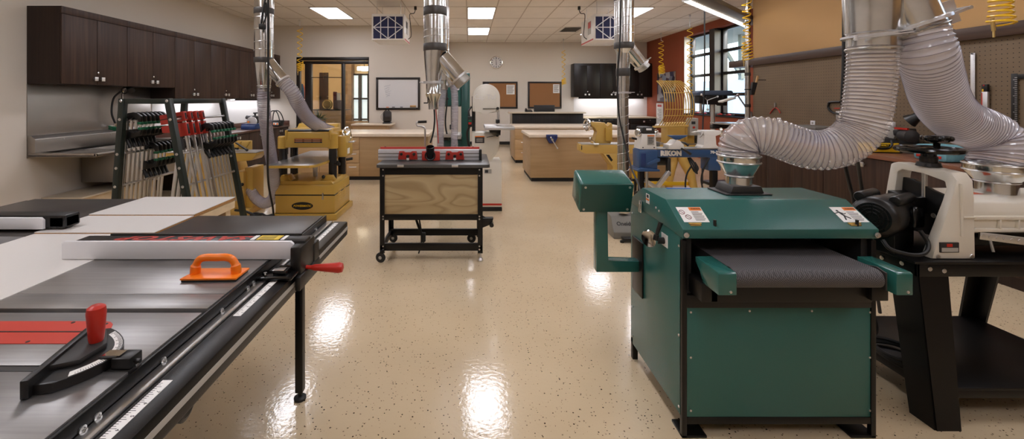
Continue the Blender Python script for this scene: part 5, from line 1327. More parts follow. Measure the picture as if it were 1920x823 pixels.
# F-clamp prototype: head at the origin, bar hanging down, jaws along +x
def f_clamp(label, blackbar, L=.92, slide=.62):
    o = local(thing('bar_clamp', label, 'clamp'))
    m = MB(); m.box((-.012, .012), (-.004, .004), (-L, .02), .001); m.build('bar', 'black_metal' if blackbar else 'steel', o)
    m = MB(); pts = [(.012, .035), (.05, .05), (.09, .045), (.125, .02), (.128, -.03), (.105, -.034), (.10, -.005), (.06, .012), (.0, -.03), (-.02, -.03), (-.02, .03)]
    m.prism(pts, 'Y', -.012, .012, .004); j = m.build('fixed_jaw', 'black', o)
    m = MB(); m.box((.098, .134), (-.016, .016), (-.055, -.032), .004); m.build('pad', 'green_plastic', j)
    m = MB(); z = -slide; pts = [(-.022, z-.06), (-.022, z+.02), (.02, z+.02), (.06, z-.005), (.10, z+.0), (.12, z+.03), (.134, z+.03), (.13, z-.02), (.07, z-.045), (.02, z-.06)]
    m.prism(pts, 'Y', -.012, .012, .004); j = m.build('sliding_jaw', 'black', o)
    m = MB(); m.box((.106, .140), (-.016, .016), (z+.03, z+.05), .004); m.build('pad', 'green_plastic', j)
    m = MB(); m.lathe([(.012, 0), (.017, .02), (.015, .07), (.017, .08), (.016, .095), (0, .097)], (.0, .0, z-.05), (.5, 0, -.9), 12); h = m.build('handle', 'black', j)
    return o
GA, GB = 'green and black clamps on the left side of the rack', 'green and black clamps on the right side of the rack'
def hang(proto, label, left, z, y, tilt=None, side=1, first=[None]):
    th = math.atan(.07 if left else -.185) if tilt is None else tilt
    x = rx(left, z)
    rot = (0, th, 0 if side > 0 else PI)
    return dup(proto, (x, y, z), label=label, rot=rot)
pa = f_clamp('x', False, .95, .13); pb = f_clamp('y', False, .78, .15)
upper = ['topmost left', 2]
ordn = ['nearest', 'second', 'third', 'fourth', 'fifth', 'sixth', 'seventh', 'eighth']
for i in range(6):
    y = YN+.06+i*.052
    o = hang(pa, ordn[i]+' green-jawed black clamp from the front in the upper row, sink side of the rack', True, 1.335, y); o['group'] = GA; o.location.x -= .0; 
for i in range(5):
    y = YN+.28+i*.055
    o = hang(pb, ordn[i]+' green-jawed clamp from the front in the lower row, sink side of the rack', True, 1.05, y); o['group'] = GA
for i in range(7):
    y = YN+.36+i*.058
    o = hang(pb, ordn[i]+' green-jawed clamp from the front in the row on the planer side of the rack', False, 1.21-.0*i, y, tilt=-.20); o['group'] = GB; o.rotation_euler = (0, -.18, .0)
for pz in (pa, pb):
    pz_children = list(pz.children)
# the prototypes become the last two clamps of the rack
pa.location = (rx(True, 1.335), YN+.06+6*.052, 1.335); pa.rotation_euler = (0, math.atan(.092), 0); pa['label'] = 'seventh green-jawed black clamp from the front in the upper row, sink side of the rack'; pa['group'] = GA
pb.location = (rx(True, 1.05), YN+.28+5*.055, 1.05); pb.rotation_euler = (0, math.atan(.092), 0); pb['label'] = 'sixth green-jawed clamp from the front in the lower row, sink side of the rack'; pb['group'] = GA
def k_clamp(label):
    o = local(thing('parallel_clamp', label, 'clamp'))
    L = 1.2
    m = MB(); m.box((-.016, .016), (-.006, .006), (-L, .02), .001); m.build('bar', 'steel', o)
    m = MB(); m.box((-.20, .022), (-.020, .020), (-.035, .05), .004); j = m.build('fixed_jaw', 'red_enamel', o)
    m = MB(); m.box((.022, .0235), (-.010, .010), (-.02, .035)); m.box((-.2, .0), (-.0212, -.020), (.005, .012)); m.build('jaw_face', 'black', j)
    m = MB(); m.cyl((-.10, -.0205, .026), (-.10, -.021, .026), .012, n=12); m.build('rivet', 'steel', j)
    m = MB(); m.prism([(-.20, -.05), (.024, -.05), (.024, -.17), (-.05, -.17), (-.09, -.12), (-.20, -.11)], 'Y', -.020, .020, .004); j = m.build('sliding_jaw', 'red_enamel', o)
    m = MB(); m.box((.024, .027), (-.012, .012), (-.155, -.065), .001); m.build('clutch', 'black', j)
    m = MB(); m.lathe([(.014, 0), (.019, .02), (.019, .13), (.015, .15), (0, .15)], (-.06, 0, -.14), (0, 0, -1), 12); m.build('handle', 'charcoal', j)
    return o
kp = k_clamp('nearest red parallel clamp on the planer side of the rack')
GR = 'red parallel clamps on the rack'
for i in range(4):
    lab = ordn[i]+' red parallel clamp from the front on the planer side of the rack'
    o = kp if i == 0 else dup(kp, (0, 0, 0))
    o['label'] = lab; o['group'] = GR; y = YN+.13+i*.085
    o.location = (rx(False, 1.315)+.01, y, 1.335); o.rotation_euler = (0, -.183, 0)
# aluminium bar clamps standing behind in the middle of the rack
ba = thing('aluminium_bar', 'nearest pale aluminium clamp bar leaning inside the rack behind the red clamps', 'clamp bar', (0, 0, 0), group='pale aluminium clamp bars inside the rack'); local(ba)
m = MB(); m.box((-.014, .014), (-.008, .008), (0, 1.12), .002); m.build('bar', 'aluminium', ba)
m = MB(); m.box((-.02, .05), (-.014, .014), (1.03, 1.11), .006); m.build('end_stop', 'charcoal', ba)
for i in range(5):
    o = ba if i == 0 else dup(ba, (0, 0, 0))
    o['label'] = ordn[i]+' pale aluminium clamp bar from the front leaning inside the rack behind the red clamps'
    o.location = (-2.76+.0*i, YN+.16+i*.07, .03); o.rotation_euler = (0, .13, 0)
# ================================================================== LEFT WALL: CABINETS, SINK, COUNTER
ORD = ['first', 'second', 'third', 'fourth', 'fifth', 'sixth']
def handle(par, c, axis):
    c = Vector(c); a = Vector(axis)
    m = MB(); m.cyl(c, c+a*.028, .009, n=8); w = Vector((0, 1, 0)) if abs(a.x) > .5 else Vector((1, 0, 0))
    q = c+a*.034; m.obox(q, (.012, .05, .05) if abs(a.x) > .5 else (.05, .012, .05), None, .002)
    return m.build('handle', 'aluminium', par)
def lock(par, c, axis):
    c = Vector(c); a = Vector(axis); m = MB(); m.lathe([(.013, 0), (.013, .004), (.009, .006), (0, .006)], c, a, 12); return m.build('lock', 'chrome', par)
UX = -4.80
yb_ = 5.0
for i in range(6):
    ya, yb2 = yb_+.97*i*(.985 if i else 1), 0
    ya = 5.0+.965*i; yb2 = min(ya+.965, YB1-.02); zb_ = 1.675 if i < 2 else 1.5
    lab = ORD[i]+' dark wood wall cabinet from the sink end of the row above the left counter'
    t = thing('wall_cabinet', lab, 'cabinet', ((XL+UX)/2, (ya+yb2)/2, zb_), group='dark wall cabinets on the left wall')
    MB().box((XL+.002, UX), (ya+.001, yb2-.001), (zb_, 2.59), .002).build('body', 'dark_wood_shade', t)
    MB().box((UX+.0005, UX+.020), (ya+.001, yb2-.001), (2.505, 2.59), .0015).build('valance', 'dark_wood', t)
    ym = (ya+yb2)/2
    for k, (a, b) in enumerate(((ya+.004, ym-.003), (ym+.003, yb2-.004))):
        d = MB().box((UX+.001, UX+.020), (a, b), (zb_+.004, 2.50), .0015).build('door', 'dark_wood', t)
        handle(d, (UX+.020, ym-.05 if k == 0 else ym+.05, zb_+.075), (1, 0, 0))
        if k == 1: lock(d, (UX+.020, ym+.015, zb_+.155), (1, 0, 0))
t = thing('sink', 'stainless steel sink with long drainboard and splash panel on the left wall', 'sink', (-4.8, 5.9, .38))
MB().box((XL+.001, XL+.010), (5.0, 6.93), (.80, 1.672), .001).build('splash_panel', 'stainless', t)
m = MB(); m.prism([(XL+.011, .86), (XL+.011, 1.065), (XL+.05, 1.065), (XL+.10, 1.02), (XL+.10, .86)], 'Y', 5.0, 6.93, .004); m.build('splash_ledge', 'stainless', t)
sx0, sx1 = XL+.012, -4.375
m = MB(); m.box((sx0, sx1), (5.0, 5.66), (.815, .835), .003); m.box((sx0, sx1), (5.0, 5.035), (.815, .862), .008); m.box((sx1-.035, sx1), (5.0, 6.93), (.815, .862), .010); m.box((sx0, sx1), (6.89, 6.93), (.815, .862), .008); m.build('drainboard', 'stainless', t)
m = MB(); m.box((-5.15, -4.42), (5.66, 5.68), (.40, .83), .006); m.box((-5.15, -4.42), (6.86, 6.88), (.40, .83), .006); m.box((-5.15, -5.13), (5.68, 6.86), (.40, .83), .006); m.box((-4.44, -4.42), (5.68, 6.86), (.40, .83), .006); m.box((-5.15, -4.42), (5.66, 6.88), (.39, .41), .006); m.build('basin', 'stainless', t)
m = MB(); m.cyl((-4.85, 6.2, .36), (-4.85, 6.2, .39), .05, n=16); m.cyl((-4.85, 6.2, .32), (-4.85, 6.2, .36), .025); m.tube(spline([(-4.85, 6.2, .33), (-4.85, 6.1, .315), (-4.95, 6.0, .33)], 6), .02, 8); m.build('drain', 'chrome', t)
for y in (5.35, 6.05, 6.6):
    m = MB(); m.lathe([(.01, 0), (.008, .004), (0, .005)], (XL+.105, y, 1.0), (1, 0, 0), 8); m.build('screw', 'steel', t)
t = thing('faucet', 'chrome wall faucet with tall spray arm and black hose over the sink', 'faucet', (-5.05, 6.25, 1.07))
fx, fy_ = -5.06, 6.22
m = MB(); m.tube(spline([(fx, fy_, 1.09), (fx, fy_, 1.3), (fx, fy_, 1.56), (fx+.02, fy_, 1.63), (fx+.08, fy_, 1.66), (fx+.12, fy_, 1.62)], 8), .014, 10); m.cyl((fx-.02, fy_-.12, 1.10), (fx-.02, fy_+.12, 1.10), .02); m.cyl((XL+.03, fy_-.1, 1.1), (fx, fy_-.1, 1.1), .016); m.cyl((XL+.03, fy_+.1, 1.1), (fx, fy_+.1, 1.1), .016); m.build('body', 'chrome', t)
m = MB(); m.tube(spline([(fx, fy_, 1.13), (fx+.12, fy_-.02, 1.16), (fx+.28, fy_-.03, 1.13), (fx+.31, fy_-.03, 1.06)], 8), .012, 10); m.build('spout', 'chrome', t)
for sy in (-.12, .12):
    m = MB(); m.cyl((fx, fy_+sy, 1.10), (fx, fy_+sy, 1.145), .022, n=14); m.bar((fx, fy_+sy, 1.15), (fx+.07, fy_+sy, 1.165), .016, .010, .003); m.build('tap_handle', 'chrome', t)
m = MB(); m.lathe([(.02, 0), (.03, .05), (.045, .08), (.045, .10), (0, .1)], (fx+.11, fy_, 1.67), (.6, -.5, -.5), 16); m.torus((fx+.05, fy_-.02, 1.62), .045, .008, (0, 1, 0)); m.build('spray_head', 'charcoal', t)
m = MB(); m.tube(spline([(fx+.02, fy_-.06, 1.60), (fx-.01, fy_-.14, 1.50), (fx-.02, fy_-.16, 1.3), (fx, fy_-.12, 1.14)], 8), .013, 8); m.build('spray_hose', 'rubber', t)
for q in range(2):
    o = thing('spring_clamp', ('upper' if q else 'lower')+' green-handled spring clamp hanging by the sink behind the rack post', 'clamp', (XA(212, 5.9), 5.9, 1.08+q*.04), group='green spring clamps by the sink')
    a = Vector((XA(204, 5.9), 5.9, ZA(237+4*(1-q), 5.9))); b = Vector((XA(222, 5.9), 5.92, ZA(240+3*(1-q), 5.9)))
    m = MB(); m.tube(spline([a, a.lerp(b, .5)+Vector((0, 0, -.008)), b], 5), [.012]*4+[.017]*3+[.014]*4, 8); m.build('handle', 'green_plastic', o)
    m = MB(); m.tube([b, b+Vector((.06, .0, -.015))], .012, 8); m.build('jaw', 'charcoal', o)
t = thing('low_platform', 'low beige wooden box under the sink', 'box', (-4.9, 5.8, 0))
MB().box((-5.15, -4.70), (5.18, 6.4), (.0, .285), .003).build('body', 'light_pine', t); MB().box((-5.17, -4.68), (5.15, 6.42), (.285, .305), .003).build('lid', 'counter_light', t)
# left counter
CX = -4.55
o = MB(); o.box((XL+.002, CX), (6.97, YB1-.002), (.80, .84), .004); o.box((XL+.002, XL+.022), (6.97, YB1-.002), (.84, .95), .003); o.box((XL+.022, CX), (YB1-.022, YB1-.002), (.84, .95), .003)
tag(o.build('worktop', 'counter_dark'), 'long dark brown worktop with low splash along the left wall', 'counter')
for i in range(4):
    ya = 6.98+.954*i; yb2 = ya+.95
    t = thing('base_cabinet', ORD[i]+' dark base cabinet from the sink under the left worktop', 'cabinet', (-4.87, (ya+yb2)/2, 0), group='dark base cabinets on the left')
    MB().box((XL+.01, CX-.045), (ya, yb2), (.0, .799), .002).build('body', 'dark_wood_shade', t)
    ym = (ya+yb2)/2
    for k, (a, b) in enumerate(((ya+.003, ym-.0015), (ym+.0015, yb2-.003))):
        d = MB().box((CX-.044, CX-.026), (a, b), (.1, .79), .0015).build('door', 'dark_wood', t)
        handle(d, (CX-.026, ym-.05 if k == 0 else ym+.05, .72), (1, 0, 0))
        if k: lock(d, (CX-.026, ym+.015, .63), (1, 0, 0))
struct(MB().box((XL+.001, XL+.006), (6.97, YB1-.002), (.951, 1.5)).build('trim_5', 'white_laminate'))
for i in range(2):
    t = thing('under_cabinet_light', ['nearer', 'farther'][i]+' slim light strip under the left wall cabinets', 'light', (-4.98, 7.9+1.9*i, 1.47), group='light strips under the left wall cabinets')
    MB().box((-5.05, -4.95), (7.1+1.9*i, 8.7+1.9*i), (1.482, 1.499), .003).build('housing', 'white_paint', t)
    MB().box((-4.95, -4.938), (7.1+1.9*i, 8.7+1.9*i), (1.462, 1.499), .001).build('strip_hiding_lip', 'dark_wood', t)  # added lip that hides the glowing strip from the camera
    MB().box((-5.045, -4.955), (7.12+1.9*i, 8.68+1.9*i), (1.476, 1.482)).build('diffuser', 'strip_light', t)
t = thing('mitre_saw', 'blue and black chop saw standing on the left worktop', 'saw', (XA(474, 9.3), 9.3, .84))
cx = XA(474, 9.3)
m = MB(); m.box((cx-.16, cx+.14), (9.1, 9.5), (.841, .93), .015); m.build('base', 'blue_dark', t)
m = MB(); m.box((cx-.2, cx+.16), (9.2, 9.4), (.931, .955), .005); m.build('table', 'blue_dark', t)
m = MB(); m.lathe([(.0, -.008), (.11, -.008), (.115, 0), (.11, .008), (0, .008)], (cx+.02, 9.22, 1.0), (0, 1, 0), 26); m.build('blade', 'steel', t)
m = MB(); m.lathe([(.0, -.03), (.10, -.03), (.105, .03), (0, .03)], (cx+.02, 9.3, 1.03), (0, 1, 0), 22); m.bar((cx-.1, 9.28, 1.10), (cx+.2, 9.3, 1.09), .05, .06, .012); m.cyl((cx-.13, 9.28, 1.1), (cx-.06, 9.28, 1.08), .04); m.build('motor_head', 'charcoal', t)
m = MB(); m.cyl((cx+.06, 9.28, 1.13), (cx+.06, 9.28, 1.19), .02); m.bar((cx+.02, 9.28, 1.185), (cx+.12, 9.28, 1.19), .03, .03, .008); m.build('handle', 'black', t)
m = MB(); m.cyl((cx-.04, 9.19, 1.0), (cx-.04, 9.185, 1.0), .02); m.build('guard_knob', 'orange_plastic', t)
t = thing('jobsite_radio', 'black caged jobsite radio with orange knobs at the end of the left worktop', 'radio', (XA(519, 10.3), 10.3, .84))
cx = XA(519, 10.3)
m = MB(); m.box((cx-.13, cx+.13), (10.15, 10.4), (.842, .98), .02); rb = m.build('body', 'black', t)
m = MB(); m.tube(spline([(cx-.14, 10.16, .9), (cx-.13, 10.18, 1.1), (cx-.08, 10.2, 1.2), (cx+.02, 10.2, 1.2), (cx+.09, 10.18, 1.1), (cx+.14, 10.16, .93)], 6), .012, 8); m.tube(spline([(cx-.14, 10.38, .9), (cx-.12, 10.37, 1.1), (cx-.07, 10.35, 1.2), (cx+.02, 10.35, 1.2), (cx+.09, 10.37, 1.1), (cx+.14, 10.38, .93)], 6), .012, 8); m.bar((cx-.03, 10.2, 1.205), (cx-.03, 10.35, 1.205), .03, .02); m.build('roll_cage', 'black', t)
m = MB(); m.box((cx-.02, cx+.11), (10.142, 10.15), (.87, .93), .003); m.build('control_panel', 'white_plastic', rb)
for dx in (.01, .085):
    m = MB(); m.cyl((cx+dx, 10.142, .9), (cx+dx, 10.13, .9), .02); m.build('knob', 'orange_plastic', rb)
m = MB(); m.sphere((cx-.07, 10.15, .91), .025, 10); m.build('corner_bumper', 'orange_plastic', rb)
# back-left wall things
t = thing('whiteboard', 'dark-framed whiteboard with blue handwriting on the back wall left of the middle duct', 'whiteboard', (XA(746, 10.78), 10.78, ZA(205, 10.78)))
yw = YB1-.03
a, b, z0, z1_ = XA(705, yw), XA(787.5, yw), ZA(206, yw), ZA(145, yw)
m = MB(); fw = .055
m.box((a, b), (yw, YB1-.001), (z0, z0+fw), .003); m.box((a, b), (yw, YB1-.001), (z1_-fw, z1_), .003); m.box((a, a+fw), (yw, YB1-.001), (z0+fw, z1_-fw), .003); m.box((b-fw, b), (yw, YB1-.001), (z0+fw, z1_-fw), .003); m.build('frame', 'dark_frame', t)
bd = MB().box((a+fw, b-fw), (yw+.012, YB1-.004), (z0+fw, z1_-fw)).build('writing_surface', 'whiteboard', t)
m = MB(); rr = random.Random(3)
for row in range(6):
    px = 720+row*.9; py = 163+row*3.6
    n_ = (9, 7, 6, 8, 6, 5)[row]
    for k in range(n_):
        p0 = P(px+k*1.4, py-k*.5+rr.uniform(-.5, .5), yw+.0112); p1 = P(px+k*1.4+rr.uniform(.5, 1.2), py-k*.5+rr.uniform(-1.2, 1.2), yw+.0112)
        m.bar(p0, p1, .005, .001, up=(0, 1, 0))
m.build('handwriting', 'blue_ink', bd)
m = MB(); m.box((a+.1, b-.1), (yw-.05, yw+.01), (z0+fw-.005, z0+fw+.003)); tr = m.build('pen_tray', 'aluminium', t)
for px, mt in ((727, 'orange_plastic'), (738, 'ink'), (753, 'ink')):
    t2 = MB(); t2.cyl(P(px-2.5, 0, yw).xy.to_3d()+Vector((0, -.02, z0+fw+.013)), P(px+2.5, 0, yw).xy.to_3d()+Vector((0, -.02, z0+fw+.013)), .0095, n=8)
    tag(t2.build('marker_pen', mt), {727: 'orange marker pen in the whiteboard tray', 738: 'dark marker pen in the whiteboard tray, next to the orange one', 753: 'dark marker pen in the whiteboard tray, nearer the eraser'}[px], 'pen', 'pens in the whiteboard tray')
t2 = thing('board_eraser', 'brown whiteboard eraser at the right end of the tray', 'eraser', (XA(774, yw), yw-.02, z0+fw+.004))
MB().box((XA(769, yw), XA(780, yw)), (yw-.045, yw+.008), (z0+fw+.004, z0+fw+.02), .003).build('felt', 'charcoal', t2); MB().box((XA(769, yw), XA(780, yw)), (yw-.043, yw+.006), (z0+fw+.02, z0+fw+.062), .005).build('grip', 'natural_wood', t2)
t = thing('wall_counter_box', 'low light wooden cabinet against the wall under the glazed opening', 'cabinet', (XA(692, 10.4), 10.4, 0))
MB().box((XA(663, 10.3), XA(724, 10.3)), (10.2, 10.75), (0, .86), .004).build('body', 'maple_light', t); MB().box((XA(661, 10.3), XA(735, 10.3)), (10.15, 10.77), (.86, .895), .004).build('top', 'maple_top', t)
t = thing('floor_fan', 'black upright blower standing on the low wooden cabinet by the whiteboard', 'blower', (XA(726, 10.4), 10.4, .895))
cx = XA(726, 10.4); 
m = MB(); m.lathe([(.0, -.1), (.11, -.1), (.15, -.06), (.15, .06), (.11, .1), (0, .1)], (cx, 10.4, 1.06), (1, .25, 0), 24); m.box((cx-.09, cx+.09), (10.28, 10.52), (.897, .93), .01); hb = m.build('housing', 'charcoal', t)
m = MB()
for r in (.04, .07, .1): m.torus((cx-.03, 10.3, 1.06), r, .005, (.25, -1, 0), 20, 5)
m.build('grille', 'grey_mid', hb)
m = MB(); m.tube(spline([(cx-.06, 10.4, 1.19), (cx, 10.4, 1.24), (cx+.06, 10.4, 1.19)], 6), .012, 8); m.build('carry_handle', 'black', t)

# ================================================================== WORKBENCHES
def bench(label, x0, x1, y0, y1, drawers, zt=.855):
    t = thing('workbench', label, 'workbench', ((x0+x1)/2, (y0+y1)/2, 0))
    MB().box((x0+.05, x1-.05), (y0+.06, y1-.06), (.0, .07)).build('plinth', 'black_matte', t)
    MB().box((x0+.03, x1-.03), (y0+.03, y1-.03), (.07, zt-.055), .003).build('body', 'maple_panel', t)
    MB().box((x0, x1), (y0, y1), (zt-.055, zt), .006).build('top', 'maple_top', t, label='pale maple top')
    for (a, b, n_) in drawers:
        h = (zt-.055-.085)/n_
        for i in range(n_):
            d = MB().box((a+.004, b-.004), (y0+.010, y0+.029), (.08+i*h+.004, .08+(i+1)*h-.004), .002).build('drawer', 'maple_light', t)
            m = MB(); c = (a+b)/2; zz = .08+(i+1)*h-.07; m.tube(spline([(c-.06, y0+.010, zz), (c-.055, y0-.014, zz), (c+.055, y0-.014, zz), (c+.06, y0+.010, zz)], 4), .006, 6); m.build('pull', 'aluminium', d)
    return t
bench('tan workbench with drawers behind the yellow planer', -3.3, -.74, 7.82, 8.95, [(-2.26, -2.02, 3), (-3.26, -2.75, 1), (-2.75, -2.26, 1)])
b2 = bench('tan workbench with a blue vise, in front of the other one on the right', 1.075, 3.62, 7.68, 8.84, [])
bench('farther tan workbench with drawers, between the vise bench and the reception desk', 1.03, 3.6, 9.9, 11.0, [(1.06, 1.48, 3), (1.48, 2.3, 2), (2.3, 3.1, 2)])
t = thing('bench_vise', 'blue woodworking vise clamped to the edge of the tan workbench', 'vise', (XA(1034, 7.66), 7.62, .70))
y = 7.66
m = MB(); m.prism([(XA(1024, y), ZA(252, y)), (XA(1044, y), ZA(252, y)), (XA(1044, y), ZA(258, y)), (XA(1039, y), ZA(268, y)), (XA(1029, y), ZA(268, y)), (XA(1024, y), ZA(258, y))], 'Y', y-.07, y+.015, .006); jaw = m.build('jaw', 'blue_vise', t)
m = MB(); m.cyl((XA(1034, y), y-.10, ZA(261, y)), (XA(1034, y), y-.06, ZA(261, y)), .02, n=14); m.build('screw', 'steel', t)
m = MB(); m.cyl(P(1033, 258, y-.1), P(1045, 278, y-.1), .010, n=10); m.sphere(P(1033, 258, y-.1), .016, 8); m.sphere(P(1045, 278, y-.1), .016, 8); m.build('handle_bar', 'steel', t)
m = MB()
for px in (1028, 1040): m.cyl((XA(px, y), y-.072, ZA(256, y)), (XA(px, y), y-.069, ZA(256, y)), .01, n=10)
m.build('jaw_bolts', 'black', jaw)

# ================================================================== BANDSAWS
t = thing('bandsaw', 'white bandsaw with rounded wheel covers behind the router table', 'bandsaw', (.25, 5.95, 0))
y = 5.75
def ax_(px): return XA(px, y)
def az_(py): return ZA(py, y)
m = MB(); m.box((XA(884, y)-.25, ax_(940)), (5.7, 6.15), (.05, az_(302)), .01); bc = m.build('stand', 'cream', t)
m = MB(); m.box((XA(884, y)-.26, ax_(940)+.005), (5.69, 6.16), (0, .05), .004); m.build('plinth', 'black', bc)
m = MB(); m.box((XA(884, y)-.252, ax_(940)+.002), (5.697, 5.70), (.075, .10)); m.build('stripe', 'red', bc)
m = MB(); m.box((ax_(908), ax_(921)), (5.697, 5.70), (az_(324), az_(316))); lb = m.build('badge', 'grey_light', bc)
m = MB(); m.box((ax_(909), ax_(915)), (5.695, 5.697), (az_(322.5), az_(317.5))); m.build('badge_mark', 'ink', lb)
def cover_profile(cx, half, ztop, zbot, bow):
    pts = [(cx-half, zbot), ]
    pts = []
    for i in range(17):
        a = PI-PI*i/16; pts.append((cx+half*math.cos(a), ztop-half+half*math.sin(a)))
    for i in range(9):
        a = i/8; xx = cx+half-2*half*a; pts.append((xx, zbot-bow*math.sin(PI*a) if .15 < a < .85 else zbot))
    return pts
ucx, uh = ax_(911.5), (ax_(937)-ax_(886))/2
m = MB(); m.prism(cover_profile(ucx, uh, az_(157.5), az_(209), .02), 'Y', 5.70, 5.95, .006); uc = m.build('upper_wheel_cover', 'cream', t)
m = MB(); m.prism(cover_profile(ucx-.015, uh-.035, az_(157.5)-.04, az_(209)+.005, .03), 'Y', 5.688, 5.70, .005); m.build('cover_door', 'cream', uc)
text_mesh('lettering', 'Cap Tul', .09, facing((ucx-.02, 5.686, az_(182)), (1, 0, 0), (0, 0, 1)), 'white_paint', uc, .004, .001)
m = MB(); m.lathe([(.018, 0), (.02, .012), (.012, .022), (0, .022)], (ax_(932.5), 5.688, az_(203)), (0, -1, 0), 12); m.bar((ax_(905), 5.688, az_(203.5)), (ax_(931), 5.684, az_(203)), .02, .006); m.build('door_knob', 'black', uc)
m = MB(); m.prism([(ax_(885), az_(303)), (ax_(885), az_(248)), (ax_(925), az_(248)), (ax_(936), az_(251)), (ax_(936), az_(270)), (ax_(931), az_(288)), (ax_(922), az_(299)), (ax_(915), az_(303))], 'Y', 5.72, 5.98, .006); lc = m.build('lower_wheel_cover', 'cream', t)
m = MB(); m.prism([(ax_(890), az_(299)), (ax_(890), az_(250.5)), (ax_(922), az_(250.5)), (ax_(931), az_(255)), (ax_(931), az_(270)), (ax_(927), az_(284)), (ax_(919), az_(295)), (ax_(912), az_(299))], 'Y', 5.708, 5.72, .004); m.build('cover_door', 'cream', lc)
m = MB(); m.box((ax_(890.5), ax_(908)), (5.703, 5.707), (az_(267.5), az_(254.5))); sg = m.build('safety_sign', 'charcoal', lc)
m = MB(); m.box((ax_(890.5), ax_(908)), (5.701, 5.703), (az_(256.5), az_(254.5))); m.build('sign_header', 'orange_ink', sg)
m = MB()
for i in range(4): m.box((ax_(893), ax_(905)), (5.7015, 5.703), (az_(259.8+i*1.8), az_(259+i*1.8))); 
m.build('sign_print', 'grey_light', sg)
m = MB(); m.lathe([(.018, 0), (.02, .012), (0, .022)], (ax_(932), 5.708, az_(253)), (0, -1, 0), 12); m.bar((ax_(912), 5.708, az_(257)), (ax_(931), 5.704, az_(253)), .02, .006); m.cyl((ax_(933), 5.71, az_(247)), (ax_(933), 5.69, az_(247)), .025); m.build('door_knob', 'black', lc)
m = MB(); m.box((ax_(885), ax_(892)), (5.98, 6.12), (az_(302), az_(180)), .01); m.build('column', 'charcoal', t)
m = MB(); m.box((ax_(932.5), ax_(936.5)), (5.76, 5.80), (az_(230), az_(207)), .002); gpost = m.build('guide_post', 'steel', t)
m = MB(); m.box((ax_(930), ax_(937)), (5.73, 5.83), (az_(231), az_(224)), .006); m.cyl((ax_(932), 5.72, az_(229)), (ax_(932), 5.73, az_(229)), .02); m.build('blade_guide', 'black', gpost)
m = MB(); m.box((ax_(908), ax_(961)), (5.50, 5.98), (az_(240.5), az_(234.5)), .004); m.build('table', 'steel', t)
m = MB(); m.box((ax_(907.5), ax_(961)), (5.47, 5.50), (az_(241), az_(236)), .003); m.build('fence_rail', 'aluminium', t)
m = MB(); m.box((ax_(918), ax_(938)), (5.65, 5.9), (az_(248), az_(241)), .008); m.cyl((ax_(930), 5.62, az_(249)), (ax_(937), 5.62, az_(249)), .022); m.build('trunnion', 'black', t)
m = MB(); m.box((ax_(877), ax_(885)), (5.72, 5.80), (az_(238), az_(218)), .006); sw = m.build('switch_box', 'black', t)
m = MB(); m.box((ax_(878.5), ax_(884)), (5.715, 5.72), (az_(233), az_(229))); m.build('stop_button', 'red', sw)
m = MB(); m.box((ax_(878.5), ax_(884)), (5.715, 5.72), (az_(228), az_(224.5))); m.build('start_button', 'green_plastic', sw)
m = MB(); m.tube(spline([(ax_(880), 5.75, az_(238)), (ax_(876), 5.8, az_(250)), (ax_(878), 5.8, az_(268)), (ax_(882), 5.85, az_(285))], 8), .016, 8); m.tube(spline([(ax_(880), 5.76, az_(218)), (ax_(879), 5.8, az_(208)), (ax_(884), 5.9, az_(201))], 6), .014, 8); m.build('conduit', 'rubber', t)
m = MB(); m.cyl((ax_(909), 5.8, az_(158)), (ax_(909), 5.8, az_(154.5)), .02); m.bar((ax_(906), 5.8, az_(156)), (ax_(917), 5.8, az_(155.5)), .02, .02); m.build('tension_knob', 'black', t)

t = thing('bandsaw', 'tall teal bandsaw standing behind the two thin hoses', 'bandsaw', (-.15, 7.0, 0))
y = 6.85
m = MB(); m.box((XA(865, y), XA(881, y)), (6.80, 7.2), (.05, ZA(137, y)), .012); m.build('column', 'teal_dark', t)
m = MB(); m.box((XA(822, y), XA(866, y)), (6.82, 7.18), (ZA(200, y), ZA(138, y)), .02); uc = m.build('upper_wheel_box', 'teal_dark', t)
m = MB(); m.box((XA(824, y), XA(864, y)), (6.805, 6.82), (ZA(197, y), ZA(141, y)), .004); m.build('box_door', 'teal', uc)
m = MB(); m.lathe([(.02, 0), (.022, .02), (0, .022)], (XA(859, y), 6.805, ZA(167, y)), (0, -1, 0), 12); m.build('door_knob', 'white_plastic', uc)
m = MB(); m.box((XA(822, y), XA(866, y)), (6.82, 7.2), (.05, ZA(262, y)), .02); m.build('lower_wheel_box', 'teal_dark', t)
m = MB(); m.box((XA(812, y), XA(866, y)), (6.6, 7.15), (ZA(255, y), ZA(250, y)), .004); m.build('table', 'steel', t)
m = MB(); m.box((XA(824, y), XA(846, y)), (6.8, 7.0), (ZA(262, y), ZA(255, y)), .008); m.build('trunnion', 'black', t)
m = MB(); m.box((XA(845, y), XA(848, y)), (6.9, 6.93), (ZA(240, y), ZA(200, y)), .002); m.box((XA(843, y), XA(851, y)), (6.85, 6.96), (ZA(243, y), ZA(234, y)), .006); m.build('blade_guide', 'charcoal', t)
m = MB(); m.box((XA(820, y), XA(884, y)), (6.78, 7.22), (0, .05), .006); m.build('base', 'black', t)
m = MB(); m.tube(spline([(XA(838, y), 6.7, ZA(160, y)), (XA(839, y), 6.7, ZA(190, y)), (XA(836, y), 6.7, ZA(230, y)), (XA(841, y), 6.75, ZA(262, y))], 8), .014, 6); m.bar((XA(836, y), 6.7, ZA(187, y)), (XA(841, y), 6.7, ZA(183, y)), .05, .05, .01); m.build('power_cord', 'rubber', t)

